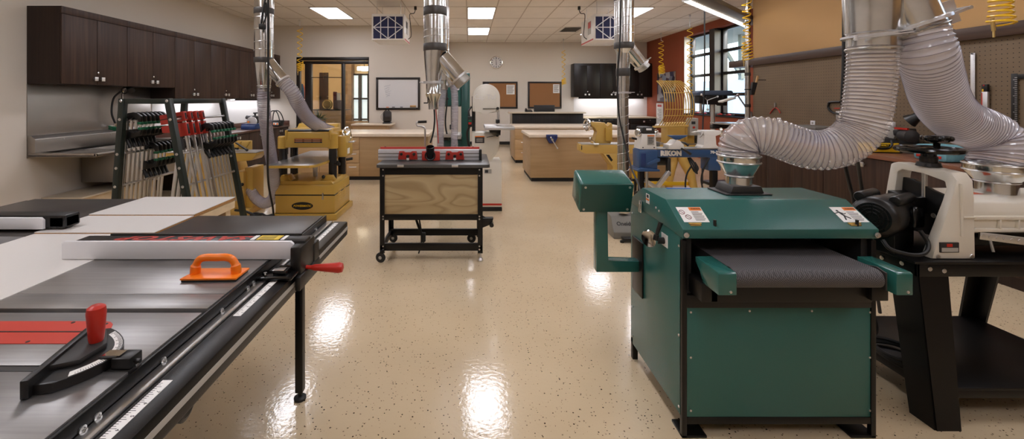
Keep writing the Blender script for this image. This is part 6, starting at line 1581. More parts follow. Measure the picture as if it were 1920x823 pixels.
# ================================================================== BACK-RIGHT WALL
def board(label, p0, p1, cat='bulletin board'):
    t = thing('cork_board', label, cat, (XA((p0+p1)/2, 13.93), 13.93, ZA(203, 13.93)))
    yw = YB2-.03; a, b, z0, z1_ = XA(p0, yw), XA(p1, yw), ZA(203.5, yw), ZA(153, yw); fw = .055; m = MB()
    m.box((a, b), (yw, YB2-.001), (z0, z0+fw), .003); m.box((a, b), (yw, YB2-.001), (z1_-fw, z1_), .003); m.box((a, a+fw), (yw, YB2-.001), (z0+fw, z1_-fw), .003); m.box((b-fw, b), (yw, YB2-.001), (z0+fw, z1_-fw), .003); m.build('frame', 'dark_frame', t)
    MB().box((a+fw, b-fw), (yw+.012, YB2-.004), (z0+fw, z1_-fw)).build('cork_panel', 'cork', t)
board('dark-framed cork board partly behind the white bandsaw', 905, 970.5); board('dark-framed cork board above the reception desk', 990, 1053)
def pinned(label, p0, p1, q0, q1, rows):
    yw = YB2-.022; t = thing('pinned_paper', label, 'paper', (XA((p0+p1)/2, yw), yw, ZA(q1, yw)))
    s = MB().box((XA(p0, yw), XA(p1, yw)), (yw, yw+.003), (ZA(q1, yw), ZA(q0, yw))).build('sheet', 'paper', t)
    m = MB()
    for i in range(rows):
        py = q0+2+i*(q1-q0-3)/rows
        m.box((XA(p0+1.5, yw), XA(p1-1.5-(i % 3), yw)), (yw-.0015, yw), (ZA(py+1.0, yw), ZA(py, yw)))
    m.build('print', 'grey_mid', s)
pinned('white printed sheet pinned to the cork board behind the bandsaw', 949.5, 965, 159, 177, 6); pinned('white printed sheet pinned to the cork board above the desk', 1037, 1049, 158, 174.5, 5)
t = thing('wall_clock', 'round silver wall clock on the back wall', 'clock', (XA(930, 13.9), 13.9, ZA(129, 13.9)))
cx, cy, cz, r = XA(930.5, 13.92), YB2-.02, ZA(117, 13.92), .205
MB().lathe([(.0, -.018), (r-.02, -.018), (r-.02, .0), (0, 0)], (cx, cy, cz), (0, -1, 0), 40).build('dial', 'whiteboard', t)
m = MB(); m.torus((cx, cy-.005, cz), r-.012, .016, (0, 1, 0), 40, 8); m.build('rim', 'chrome', t)
m = MB()
for i in range(12):
    a = PI/6*i; dx, dz = math.sin(a), math.cos(a); m.bar((cx+dx*.125, cy-.003, cz+dz*.125), (cx+dx*.165, cy-.003, cz+dz*.165), .018 if i % 3 else .026, .003, up=(0, 1, 0))
m.build('hour_marks', 'ink', t)
m = MB(); m.bar((cx, cy-.006, cz), (cx-.012, cy-.006, cz+.15), .012, .003, up=(0, 1, 0)); m.bar((cx, cy-.008, cz), (cx+.004, cy-.008, cz-.10), .016, .003, up=(0, 1, 0)); m.build('hands', 'ink', t)
for i in range(3):
    x0 = XA(1076, 13.56)+.83*i; x1 = x0+.828; yf_ = 13.56
    t = thing('wall_cabinet', ['leftmost', 'middle', 'rightmost'][i]+' black wall cabinet of the three on the far back wall', 'cabinet', ((x0+x1)/2, 13.76, 1.55), group='black wall cabinets on the far back wall')
    x1 = min(x1, XR-.002)
    MB().box((x0, x1), (yf_, YB2-.002), (1.55, 2.62), .003).build('body', 'black_wood', t); xm = (x0+x1)/2
    for k, (a, b) in enumerate(((x0+.004, xm-.002), (xm+.002, x1-.004))):
        d = MB().box((a, b), (yf_-.02, yf_-.001), (1.555, 2.55), .002).build('door', 'black_wood', t); handle(d, (xm-.06 if k == 0 else xm+.06, yf_-.02, 1.63), (0, -1, 0))
        if k: lock(d, (xm+.02, yf_-.02, 1.72), (0, -1, 0))
struct(MB().box((XA(1076, 13.95), XR-.001), (YB2-.007, YB2-.001), (.95, 1.55)).build('trim_6', 'white_laminate'))
t = thing('under_cabinet_light', 'slim light strip under the black wall cabinets at the far back', 'light', (4.6, 13.8, 1.52))
MB().box((3.5, 5.6), (13.7, 13.8), (1.532, 1.549), .003).build('housing', 'white_paint', t); MB().box((3.5, 5.6), (13.685, 13.698), (1.50, 1.549), .001).build('strip_hiding_lip', 'black_wood', t); MB().box((3.52, 5.58), (13.705, 13.795), (1.526, 1.532)).build('diffuser', 'strip_light', t)  # front lip added here too, to keep the bright strip out of view
o = MB(); o.box((3.42, XR-.002), (13.2, YB2-.008), (.89, .93), .004); tag(o.build('worktop', 'counter_light'), 'pale worktop under the black wall cabinets at the far back', 'counter')
for i in range(3):
    x0 = 3.44+.79*i; x1 = x0+.786
    t = thing('base_cabinet', ['leftmost', 'middle', 'rightmost'][i]+' black base cabinet with drawer of the three at the far back', 'cabinet', ((x0+x1)/2, 13.6, 0), group='black base cabinets at the far back')
    MB().box((x0, x1), (13.27, YB2-.002), (0, .889), .003).build('body', 'black_wood', t)
    d = MB().box((x0+.004, x1-.004), (13.25, 13.269), (.70, .88), .002).build('drawer', 'black_wood', t); handle(d, ((x0+x1)/2, 13.25, .79), (0, -1, 0)); lock(d, ((x0+x1)/2+.2, 13.25, .83), (0, -1, 0))
    d = MB().box((x0+.004, x1-.004), (13.25, 13.269), (.08, .695), .002).build('door', 'black_wood', t); handle(d, ((x0+x1)/2, 13.25, .62), (0, -1, 0))
t = thing('reception_desk', 'raised black desk with pale stone top at the back of the room', 'desk', (2.2, 12.4, 0))
dx0, dx1 = XA(957, 12.1), XA(1098.5, 12.1)
MB().box((dx0+.06, dx1-.06), (12.15, 12.22), (0, 1.08), .004).build('front_panel', 'black_wood', t)
MB().box((dx0+.06, dx0+.12), (12.22, 12.9), (0, 1.08), .004).build('side_panel', 'grey_light', t); MB().box((dx1-.12, dx1-.06), (12.22, 12.9), (0, 1.08), .004).build('side_panel', 'grey_light', t)
m = MB(); m.box((dx0-.04, dx1), (12.05, 12.45), (1.08, 1.12), .004); m.build('transaction_top', 'counter_light', t)
MB().box((dx0+.12, dx1-.12), (12.3, 12.9), (.72, .76), .004).build('inner_top', 'counter_light', t)
t = thing('monitor', 'black flat monitor standing behind the reception desk', 'monitor', (XA(1020, 12.6), 12.6, .76))
m = MB(); m.box((XA(1001, 12.6), XA(1040, 12.6)), (12.58, 12.62), (.92, ZA(197, 12.6)), .008); mo = m.build('casing', 'black', t)
m = MB(); m.box((XA(1003, 12.6), XA(1038, 12.6)), (12.62, 12.624), (.95, ZA(199, 12.6))); m.build('screen', 'black_gloss', mo)
m = MB(); m.box((XA(1017, 12.6), XA(1023, 12.6)), (12.6, 12.64), (.78, .95), .004); m.box((XA(1010, 12.6), XA(1030, 12.6)), (12.5, 12.72), (.762, .78), .004); m.build('foot', 'black', t)
t = thing('phone', 'small black desk phone on the reception desk top', 'phone', (XA(991, 12.25), 12.25, 1.12))
MB().prism([(12.15, 1.122), (12.15, 1.15), (12.36, 1.19), (12.36, 1.122)], 'X', XA(985, 12.2), XA(998, 12.2), .006).build('base', 'black', t)
MB().bar((XA(986.5, 12.2), 12.17, 1.172), (XA(986.5, 12.3), 12.36, 1.215), .05, .03, .010).build('handset', 'black', t)

# hanging air cleaners
def air_cleaner(label, x0, x1, flip, yl=8.7):
    t = thing('air_cleaner', label, 'air cleaner', ((x0+x1)/2, 8.35, 2.60), group=None)
    z0, z1_ = 2.60, 3.09; y0 = 8.0
    m = MB(); m.box((x0, x1), (y0+.02, yl), (z0, z1_), .008)
    fw = .028
    m.box((x0, x1), (y0, y0+.02), (z0, z0+fw), .003); m.box((x0, x1), (y0, y0+.02), (z1_-fw-.02, z1_), .003); m.box((x0, x0+fw), (y0, y0+.02), (z0+fw, z1_-fw), .003); m.box((x1-fw, x1), (y0, y0+.02), (z0+fw, z1_-fw), .003)
    c = m.build('case', 'white_paint', t)
    f = MB(); n_ = 15
    for i in range(n_):
        z = z0+fw+(z1_-z0-2*fw)*i/n_; h = (z1_-z0-2*fw)/n_
        f.box((x0+fw, x1-fw), (y0+.008+(.006 if i % 2 else 0), y0+.019), (z, z+h))
    f.build('filter', 'filter_blue', t, label='pleated dark blue filter')
    g = MB(); xm, zm = (x0+x1)/2, (z0+z1_)/2-.005; yy = y0+.004
    a0, a1, c0, c1 = x0+fw, x1-fw, z0+fw, z1_-fw-.02
    for (p0, p1) in (((a0, zm), (a1, zm)), ((xm, c0), (xm, c1)), ((a0+(a1-a0)*.25, c0), (a0+(a1-a0)*.25, c1)), ((a0+(a1-a0)*.75, c0), (a0+(a1-a0)*.75, c1)), ((a0, zm), (xm, c1)), ((xm, c1), (a1, zm)), ((a1, zm), (xm, c0)), ((xm, c0), (a0, zm))):
        g.bar((p0[0], yy, p0[1]), (p1[0], yy, p1[1]), .016, .006, up=(0, 1, 0))
    g.cyl((xm, yy, zm), (xm, yy-.006, zm), .018, n=12); g.build('filter_grille', 'white_plastic', t)
    xs = x0 if flip else x1; sg = -1 if flip else 1
    s = MB(); s.box((xs, xs+sg*.002), (y0+.05, yl-.01), (z0+.012, z0+.04)); s.build('red_stripe', 'red', c)
    s = MB(); s.box((xs, xs+sg*.002), (y0+.2, y0+.42), (z0+.15, z0+.4)); l = s.build('data_label', 'grey_light', c)
    s = MB(); s.box((xs+sg*.002, xs+sg*.004), (y0+.22, y0+.4), (z0+.27, z0+.39)); s.build('label_logo', 'red' if flip else 'ink', l)
    for (hx, hy) in ((x0+.08, y0+.1), (x1-.08, y0+.1), (x0+.08, yl-.1), (x1-.08, yl-.1)):
        s = MB(); s.cyl((hx, hy, z1_-.002), (hx, hy, ZC-.001), .005, n=6); s.build('hanger', 'steel', t)
    s = MB(); pl = Vector((xs+sg*.14, 8.55, ZC)); s.cyl(pl-Vector((0, 0, .07)), pl-Vector((0, 0, .001)), .028, n=10); s.tube(spline([pl-Vector((0, 0, .07)), pl+Vector((-sg*.03, 0, -.14)), pl+Vector((-sg*.11, -.02, -.17)), Vector((xs+sg*.05, 8.5, 2.95)), Vector((xs+sg*.06, 8.5, 2.75)), Vector((xs+sg*.005, 8.48, 2.68))], 6), .008, 6); s.build('power_cord', 'black', t)
air_cleaner('white box air cleaner with blue filter hanging left of the middle duct', XA(697, 8), XA(758, 8), False)
air_cleaner('white box air cleaner with blue filter hanging behind the right spiral duct', XA(1114, 8), XA(1114, 8)+.61, True, 8.92)

# ---------------------------------------------------------------- coiled yellow air hoses
def coil(label, px, d, ytop, ybot, rpx, pitchpx, bundle=None, tip=True):
    x = XA(px, d); r = rpx*d/800; z0, z1_ = ZA(ybot, d), ZA(ytop, d); t = thing('coiled_air_hose', label, 'air hose', (x, d, z0), group='yellow coiled air hoses hanging from the ceiling')
    turns = (ybot-ytop)/pitchpx; n_ = int(turns*14); pts = []
    for i in range(n_+1):
        f = i/n_; a = 2*PI*turns*f; rr = r*(1+.15*math.sin(7*f)); pts.append((x+rr*math.cos(a), d+rr*math.sin(a), z1_+(z0-z1_)*f))
    m = MB(); m.tube(pts, max(.006, .009 if d > 5 else .008), 6); m.build('coil', 'yellow_hose', t)
    m = MB(); m.cyl((x, d, ZC-.001), (x, d, ZC-.04), .022, n=10); m.cyl((x, d, ZC-.04), (x, d, z1_+.02), .008, n=6); m.tube(spline([(x, d, z1_+.03), (x+r*.6, d, z1_+.02), pts[0]], 4), .008, 6); m.build('ceiling_fitting', 'steel', t)
    if bundle:
        m = MB(); bp = []
        b0, b1 = ZA(bundle[0], d), ZA(bundle[1], d); k = 5
        for i in range(k*16):
            a = 2*PI*i/16; f = i/(k*16); bp.append((x+r*1.3*math.cos(a)+r*.4*f, d+r*1.3*math.sin(a), b0+(b1-b0)*f+.5*r*math.cos(a)))
        m.tube(bp, .009, 6); m.build('bundled_coil', 'yellow_hose', t)
    if tip:
        zb = ZA((bundle[1] if bundle else ybot), d); m = MB(); m.cyl((x-r, d, zb+.05), (x-r*.8, d, zb-.05), .012, n=8); m.cyl((x-r*.8, d, zb-.05), (x-r*.8, d, zb-.10), .007, n=8); m.build('coupling', 'brass', t)
    return t
coil('yellow coiled air hose hanging in front of the glazed opening', 562, 10.0, 52, 116, 4.5, 11, (117, 133))
coil('yellow coiled air hose hanging beside the cork board above the desk', 1056.5, 13.2, 94, 150, 3, 9, (148, 158))
coil('yellow coiled air hose ending over the wall picture on the red wall', 1239.5, 12.0, 78, 126, 4, 8.5, (124, 138))
coil('yellow coiled air hose hanging at the left edge of the tall windows', 1293.5, 9.4, 52, 170, 4.5, 12, None)
coil('yellow coiled air hose with blow gun hanging in front of the second window', 1400, 6.4, -20, 84, 6.5, 12, (84, 112))
coil('yellow coiled air hose near the clerestory window at the top right corner', 1877, 3.3, -60, 46, 17, 9.5, None)

# ---------------------------------------------------------------- red wall and sill
def wallx(px, X=XR): return X*800/(px-880)
ya, yb2 = wallx(1267), wallx(1233)
t = thing('wall_picture', 'large dark photo collage poster on the red wall behind the wire guard', 'poster', (XR-.01, (ya+yb2)/2, 1.42))
pm = mat('poster_print', '#4A3A3A', .5); N, L, b_ = nodes(pm); tc = N.new('ShaderNodeTexCoord'); v = N.new('ShaderNodeTexVoronoi'); v.inputs['Scale'].default_value = 4.5; cr = N.new('ShaderNodeValToRGB'); e = cr.color_ramp.elements
e[0].color = lin('#1E1A22'); e[1].color = lin('#C9A27C'); e1 = e.new(.35); e1.color = lin('#3A3550'); e2 = e.new(.6); e2.color = lin('#5A3A30'); e3 = e.new(.8); e3.color = lin('#8795A8')
sp = N.new('ShaderNodeSeparateColor'); L.new(tc.outputs['Object'], v.inputs[0]); L.new(v.outputs['Color'], sp.inputs[0]); L.new(sp.outputs[0], cr.inputs[0]); L.new(cr.outputs[0], b_.inputs['Base Color'])
MB().box((XR-.014, XR-.002), (ya, yb2), (1.42, 2.27), .002).build('print', pm, t); MB().box((XR-.006, XR-.001), (ya-.01, yb2+.01), (1.41, 2.28)).build('backing', 'black', t)
ya, yb2 = wallx(1243.5), wallx(1231)
t = thing('safety_notice', 'white printed notice with red heading low on the red wall', 'notice', (XR-.01, (ya+yb2)/2, .78))
s = MB().box((XR-.006, XR-.001), (ya, yb2), (.72, 1.36)).build('sheet', 'paper', t); MB().box((XR-.008, XR-.006), (ya+.1, yb2-.08), (1.25, 1.32)).build('heading', 'red', s)
m = MB()
for i in range(8): m.box((XR-.008, XR-.006), (ya+.1, yb2-.08-.05*(i % 3)), (1.17-i*.05, 1.185-i*.05))
m.build('print', 'grey_mid', s)
for i in range(5):
    t = thing('spring_clamp', ['first', 'second', 'third', 'fourth', 'fifth'][i]+' red spring clamp from the left lying on the window sill', 'clamp', (5.86, 10.9-.33*i, WZ0), group='red spring clamps on the sill')
    c = Vector((5.88, 10.9-.33*i, WZ0+.021)); m = MB(); m.bar(c, c+Vector((.02, .14, .02)), .03, .018, .004); m.bar(c, c+Vector((-.04, .13, .0)), .03, .018, .004); m.build('handles', 'red_enamel', t)
    m = MB(); m.bar(c, c+Vector((.01, -.09, .01)), .026, .016, .004); m.bar(c, c+Vector((-.02, -.09, -.0)), .026, .016, .004); m.build('jaws', 'charcoal', t)

# ================================================================== LATHES
t = thing('wood_lathe', 'long yellow wood lathe with wire guard behind the blue and white lathe', 'lathe', (2.6, 6.5, 0))
y = 6.4
def lx(px): return XA(px, y)
def lz(py): return ZA(py, y)
m = MB(); m.prism([(lx(1088.5), lz(271)), (lx(1310), lz(271)), (lx(1310), lz(288)), (lx(1098), lz(288)), (lx(1088.5), lz(284))], 'Y', y, y+.22, .006); bed = m.build('bed', 'yellow_cast', t)
m = MB(); m.box((lx(1090), lx(1310)), (y-.002, y+.07), (lz(271)-.002, lz(269.5)), .001); m.box((lx(1090), lx(1310)), (y+.15, y+.222), (lz(271)-.002, lz(269.5)), .001); m.build('bed_ways', 'steel', bed)
m = MB(); m.box((lx(1089.8), lx(1091.5)), (y-.001, y+.22), (lz(281), lz(273))); m.build('bed_end', 'black', bed)
m = MB(); m.prism([(lx(1113), lz(270)), (lx(1147), lz(270)), (lx(1147), lz(256)), (lx(1150), lz(234)), (lx(1147), lz(230)), (lx(1142), lz(236)), (lx(1139), lz(240)), (lx(1136), lz(230)), (lx(1110), lz(229)), (lx(1108), lz(235)), (lx(1118), lz(240)), (lx(1122), lz(248)), (lx(1117), lz(262))], 'Y', y+.03, y+.19, .010); ts = m.build('tailstock', 'yellow_cast', t)
m = MB(); c = Vector((lx(1104.5), y+.11, lz(235))); m.torus(c, .085, .013, (1, .35, 0), 28, 8); m.bar(c-Vector((0, 0, .085)), c+Vector((0, 0, .085)), .02, .012); m.bar(c-Vector((-.03, .08, 0)), c+Vector((-.03, .08, 0)), .02, .012); m.cyl(c-Vector((.06, 0, 0)), c+Vector((.05, 0, 0)), .018); hw = m.build('handwheel', 'chrome', ts)
m = MB(); m.tube([P(1118, 269, y), P(1113, 266, y-.02), P(1107, 260, y-.03)], .010, 8); m.sphere(P(1106.5, 259.5, y-.03), .018, 10); m.cyl(P(1113, 270, y-.02), P(1122, 270, y-.02), .02); m.build('lock_lever', 'chrome', ts)
m = MB()
for py in (250, 258): m.lathe([(.012, 0), (.014, .01), (0, .014)], (lx(1139), y+.03, lz(py)), (0, -1, 0), 10)
m.build('clamp_bolts', 'black', ts)
m = MB(); m.bar((lx(1134), y+.1, lz(229)), (lx(1152), y+.06, lz(225)), .02, .02, .006); m.cyl((lx(1133), y+.1, lz(230)), (lx(1133), y+.1, lz(224)), .014); m.build('quill_lever', 'black', ts)
m = MB(); m.box((lx(1136), lx(1148)), (y-.01, y+.03), (lz(264), lz(240)), .006); m.build('tailstock_block', 'yellow_machine', ts)
m = MB(); m.prism([(lx(1253), lz(271)), (lx(1304), lz(271)), (lx(1304), lz(236)), (lx(1297), lz(230)), (lx(1258), lz(231)), (lx(1253), lz(240))], 'Y', y+.02, y+.25, .012); hs = m.build('headstock', 'yellow_cast', t)
m = MB(); m.box((lx(1287), lx(1303)), (y-.10, y+.019), (lz(253), lz(221)), .008); cb = m.build('control_box', 'grey_light', hs)
m = MB(); m.box((lx(1290), lx(1297)), (y-.104, y-.10), (lz(232), lz(227))); m.build('display', 'ink', cb)
m = MB(); m.cyl((lx(1294), y-.10, lz(238)), (lx(1294), y-.115, lz(238)), .016, n=12); m.build('stop_button', 'red', cb)
m = MB(); m.torus((lx(1306), y+.1, lz(235)), .075, .012, (1, .3, 0)); m.cyl((lx(1303), y+.1, lz(235)), (lx(1308), y+.1, lz(235)), .02); m.build('outboard_handwheel', 'chrome', hs)
m = MB(); m.lathe([(0, 0), (.10, 0), (.11, .02), (.11, .28), (.09, .3), (0, .3)], (lx(1297), y+.35, lz(262)), (1, 0, 0), 24); m.build('motor', 'black', t)
m = MB(); m.cyl((lx(1236), y+.12, lz(237)), (lx(1253), y+.12, lz(237)), .03, n=16); m.build('spindle', 'steel', hs)
# legs
m = MB(); m.prism([(lx(1130), lz(288)), (lx(1157), lz(288)), (lx(1157), lz(312)), (lx(1160), 0), (lx(1150), 0), (lx(1150), lz(312))], 'Y', y+.0, y+.26, .008); l_ = m.build('leg', 'yellow_cast', t)
m = MB(); m.prism([(lx(1136), lz(290)), (lx(1142), lz(290)), (lx(1149), lz(300)), (lx(1146), lz(303))], 'Y', y-.003, y+.003); m.build('slot', 'black', l_)
for s_ in (-1, 1):
    m = MB(); bx_, tx_ = (lx(1259), lx(1272)) if s_ < 0 else (lx(1304), lx(1284)); yy0 = y+.10 if s_ < 0 else y+.0
    m.tube(spline([(tx_, yy0+.05, lz(289)), (tx_+s_*.01, yy0+.04, lz(305)), ((tx_+bx_)/2+s_*.02, yy0+.02, lz(330)), (bx_, yy0, .02)], 6), [.075]*6+[.065]*7+[.055]*6, 12); m.build('leg', 'yellow_cast', t)
m = MB(); m.box((lx(1150), lx(1300)), (y+.04, y+.10), (lz(349), lz(342)), .006); m.build('stretcher', 'yellow_bright', t)
m = MB(); m.box((lx(1150), lx(1308)), (y-.04, y+.24), (0.0, .05), .01); m.build('foot_bar', 'yellow_cast', t)
# wire guard
prof = [(1231, 152, .15), (1237, 158, .10), (1242, 165, .04), (1245, 174, .0), (1246.5, 190, -.03), (1247, 205, -.03), (1245.5, 217, 0), (1242, 226, .05), (1238, 232, .09), (1235, 237, .12)]
gm = MB(); gp = []
for i in range(12):
    s_ = i/11; pts = [P(px+s_*(45+2.2*min(k, 4)*(1 if k < 7 else .8)), py, 6.15+dy) for k, (px, py, dy) in enumerate(prof)]
    gp.append(pts); gm.tube(spline(pts, 4), .0068, 6)
for k in (0, 3, 5, 6, 9):
    gm.tube([g_[k] for g_ in gp], .007, 6)
gm.build('wire_guard', 'yellow_machine', t, label='curved yellow wire guard over the spindle')
m = MB(); a = P(1224, 238, 6.27); b_ = P(1290, 236, 6.27); m.bar(a, b_, .05, .03, .008); m.cyl(P(1287, 238, 6.27), P(1287, 262, 6.4), .018); m.build('guard_arm', 'yellow_cast', t)

t = thing('wood_lathe', 'blue and white midi lathe on a stand behind the green sander', 'lathe', (2.6, 5.3, 0))
y = 5.2
m = MB(); m.box((lx_ := XA(1198, y), XA(1362, y)), (y, y+.16), (ZA(295, y), ZA(279.5, y)), .005); bed = m.build('bed', 'blue_enamel', t)
m = MB(); m.box((XA(1230, y), XA(1362, y)), (y-.003, y+.05), (ZA(280, y), ZA(278, y)), .001); m.box((XA(1230, y), XA(1362, y)), (y+.11, y+.163), (ZA(280, y), ZA(278, y)), .001); m.build('bed_ways', 'steel', bed)
text_mesh('lettering', 'RIKON', .080, facing((XA(1258, y), y-.0035, ZA(287.7, y)), (1, 0, 0), (0, 0, 1)), 'white_paint', bed, .001, .006, spacing=1.04)
text_mesh('lettering', '70-220VSR', .046, facing((XA(1349, y), y-.0035, ZA(285.5, y)), (1, 0, 0), (0, 0, 1)), 'white_paint', bed, .001, .0025, spacing=1.1)
m = MB(); m.box((XA(1197.5, y), XA(1232, y)), (y-.02, y+.2), (ZA(318, y), ZA(281, y)), .012); m.prism([(XA(1192, y), ZA(320.5, y)), (XA(1234, y), ZA(320.5, y)), (XA(1234, y), ZA(317, y)), (XA(1199, y), ZA(314, y)), (XA(1192, y), ZA(318, y))], 'Y', y-.05, y+.23, .004); f_ = m.build('headstock_base', 'blue_enamel', t)
m = MB(); m.box((XA(1200.5, y), XA(1209.5, y)), (y-.025, y-.018), (ZA(312, y), ZA(287, y)), .004); m.build('side_recess', 'blue_dark', f_)
m = MB(); m.prism([(XA(1212, y), ZA(312, y)), (XA(1236, y), ZA(302, y)), (XA(1236, y), ZA(296, y)), (XA(1230, y), ZA(296, y)), (XA(1212, y), ZA(306, y))], 'Y', y-.03, y+.1, .006); m.build('gusset', 'blue_enamel', f_)
m = MB(); m.box((XA(1328, y), XA(1352, y)), (y, y+.18), (ZA(320, y), ZA(294, y)), .008); m.build('bed_foot', 'blue_enamel', t)
m = MB(); m.prism([(XA(1199, y), ZA(280, y)), (XA(1231, y), ZA(280, y)), (XA(1228.5, y), ZA(250, y)), (XA(1203, y), ZA(250, y))], 'Y', y-.01, y+.19, .008); hs = m.build('headstock', 'white_paint', t)
m = MB(); m.prism([(XA(1203.5, y), ZA(251, y)), (XA(1228, y), ZA(251, y)), (XA(1226.5, y), ZA(240, y)), (XA(1224, y), ZA(238, y)), (XA(1206, y), ZA(238, y)), (XA(1204, y), ZA(240, y))], 'Y', y-.012, y+.192, .008); cp = m.build('headstock_cap', 'charcoal', hs)
m = MB(); m.box((XA(1211, y), XA(1221, y)), (y-.014, y-.012), (ZA(244, y), ZA(240.5, y))); m.build('cap_display', 'paper', cp)
m = MB(); m.box((XA(1213, y), XA(1226, y)), (y-.014, y-.010), (ZA(272, y), ZA(253, y))); lb = m.build('data_label', 'grey_light', hs)
m = MB(); m.box((XA(1213, y), XA(1226, y)), (y-.016, y-.014), (ZA(255.3, y), ZA(253, y))); m.build('label_header', 'orange_ink', lb)
m = MB()
for i in range(6): m.box((XA(1214.5, y), XA(1224.5-(i % 3), y)), (y-.0155, y-.014), (ZA(258.6+i*2.1, y), ZA(257.6+i*2.1, y)))
m.build('label_print', 'ink', lb)
for px, r in ((1198.5, .048), (1232, .042)):
    m = MB(); c = Vector((XA(px, y), y+.05, ZA(249, y))); sg = -1 if px < 1210 else 1
    m.lathe([(.0, .01), (r*.7, .01), (r, .02), (r, .04), (r*.7, .05), (0, .05)], c+Vector((-sg*.03, 0, 0)), (sg, -.5, 0), 22)
    for i in range(5):
        a = 2*PI*i/5; m.sphere(c+Vector((sg*.01+.0, -.02, 0))+Vector((0, math.cos(a), math.sin(a)))*r*.8, r*.28, 8)
    m.build('chuck_wheel', 'chrome', hs)
m = MB(); m.cyl((XA(1199, y), y+.09, ZA(262, y)), (XA(1190, y), y+.09, ZA(260, y)), .014); m.build('spindle_lever', 'black', hs)
m = MB()
for px in (1205, 1226): m.lathe([(.008, 0), (.007, .004), (0, .005)], (XA(px, y), y-.010, ZA(276.5, y)), (0, -1, 0), 8)
m.build('bolts', 'black', hs)
m = MB(); m.lathe([(0, 0), (.06, 0), (.07, .02), (.07, .16), (.05, .18), (0, .18)], (XA(1238, y), y+.2, ZA(304, y)), (1, 0, 0), 22); m.build('motor', 'charcoal', t)
m = MB(); m.box((XA(1231, y), XA(1242, y)), (y+.06, y+.16), (ZA(276, y), ZA(267, y)), .01); m.build('drive_unit', 'grey_mid', t)
m = MB(); m.prism([(XA(1248, y), ZA(253, y)), (XA(1286, y), ZA(253, y)), (XA(1280, y), ZA(256.5, y)), (XA(1270, y), ZA(261, y)), (XA(1262, y), ZA(261, y)), (XA(1254, y), ZA(256.5, y))], 'Y', y-.06, y-.02, .003); tr = m.build('tool_rest', 'blue_enamel', t)
m = MB(); m.cyl((XA(1266, y), y-.03, ZA(261, y)), (XA(1266, y), y-.03, ZA(272, y)), .016, n=14); m.prism([(XA(1250, y), ZA(279, y)), (XA(1279, y), ZA(279, y)), (XA(1278, y), ZA(271, y)), (XA(1270, y), ZA(262.5, y)), (XA(1263, y), ZA(262.5, y)), (XA(1258, y), ZA(270, y)), (XA(1250, y), ZA(271, y))], 'Y', y-.06, y+.10, .006); m.build('banjo', 'white_paint', t)
m = MB(); m.tube([P(1277, 278, y-.08), P(1286, 283, y-.09), P(1295, 289, y-.09)], [.010, .014, .018], 8); m.tube([P(1277, 266, y-.04), P(1284, 268, y-.05), P(1291, 273, y-.06)], [.008, .012, .015], 8); m.build('lock_levers', 'black', t)
m = MB(); m.prism([(XA(1315, y), ZA(279, y)), (XA(1348, y), ZA(279, y)), (XA(1347, y), ZA(274, y)), (XA(1342, y), ZA(272, y)), (XA(1340.5, y), ZA(254, y)), (XA(1353, y), ZA(252, y)), (XA(1353, y), ZA(245, y)), (XA(1320, y), ZA(245, y)), (XA(1319, y), ZA(252, y)), (XA(1322, y), ZA(254, y)), (XA(1321, y), ZA(273, y)), (XA(1316, y), ZA(275, y))], 'Y', y+.0, y+.16, .008); ts = m.build('tailstock', 'white_paint', t)
m = MB(); m.cyl((XA(1309, y), y+.08, ZA(249, y)), (XA(1320, y), y+.08, ZA(249, y)), .016, n=12); m.lathe([(.016, 0), (.002, .05)], (XA(1310, y), y+.08, ZA(249, y)), (-1, 0, 0), 12); m.build('quill', 'steel', ts)
m = MB(); m.tube([(XA(1318, y), y+.01, ZA(249, y)), (XA(1313, y), y-.03, ZA(254, y)), (XA(1309, y), y-.04, ZA(257, y))], .007, 6); m.build('lock_handle', 'steel', ts)
m = MB(); c = Vector((XA(1358.5, y), y+.08, ZA(248.5, y))); m.lathe([(0, -.02), (.03, -.02), (.052, -.01), (.052, .012), (.03, .02), (0, .02)], c, (1, -.4, 0), 24); m.cyl((XA(1352, y), y+.08, ZA(248.5, y)), c, .014); m.sphere(c+Vector((.02, -.05, -.04)), .02, 10); m.build('handwheel', 'chrome', ts)
# stand
for a_, b__ in ((1201, 1210), (1338, 1348)):
    st = MB(); st.box((XA(a_, y), XA(b__, y)), (y+.02, y+.10), (.02, ZA(321, y)), .006); st.build('stand_post', 'black_metal', t)
m = MB(); m.cyl((XA(1212.5, y), y+.0, .03), (XA(1212.5, y), y+.0, ZA(321, y)), .018, n=12); m.build('chrome_post', 'steel', t)
m = MB(); m.bar(P(1255, 321, y+.02), P(1231, 352, y+.02), .045, .05, .006); m.bar(P(1231, 352, y+.02), (XA(1210, y), y+.02, .5), .045, .05, .006); m.build('stand_brace', 'aluminium', t)
m = MB(); m.box((XA(1252, y), XA(1258, y)), (y, y+.06), (ZA(330, y), ZA(297, y)), .004); m.build('stand_bracket', 'charcoal', t)
m = MB(); m.box((XA(1196, y), XA(1352, y)), (y+.03, y+.09), (.30, .36), .006); m.build('stand_rail', 'black_metal', t)
m = MB()
for px in (1205, 1343): m.box((XA(px-8, y), XA(px+8, y)), (y-.16, y+.28), (0, .05), .01)
m.build('stand_feet', 'black_metal', t)
m = MB()
for i in range(3): m.tube(spline([P(1290+i*2, 296, y+.05), P(1297+i*3, 312-i*2, y-.02), P(1303+i*2, 322+i*2, y-.03), P(1309-i*2, 316, y-.02), P(1303, 304, y)], 6), .010, 6)
m.tube(spline([P(1296, 312, y), P(1288, 326, y), P(1285, 345, y), P(1287, 362, y)], 6), .010, 6); m.tube(spline([P(1330, 296, y), P(1320, 315, y), P(1315, 335, y), P(1317, 352, y)], 6), .010, 6); m.build('power_cord', 'rubber', t)
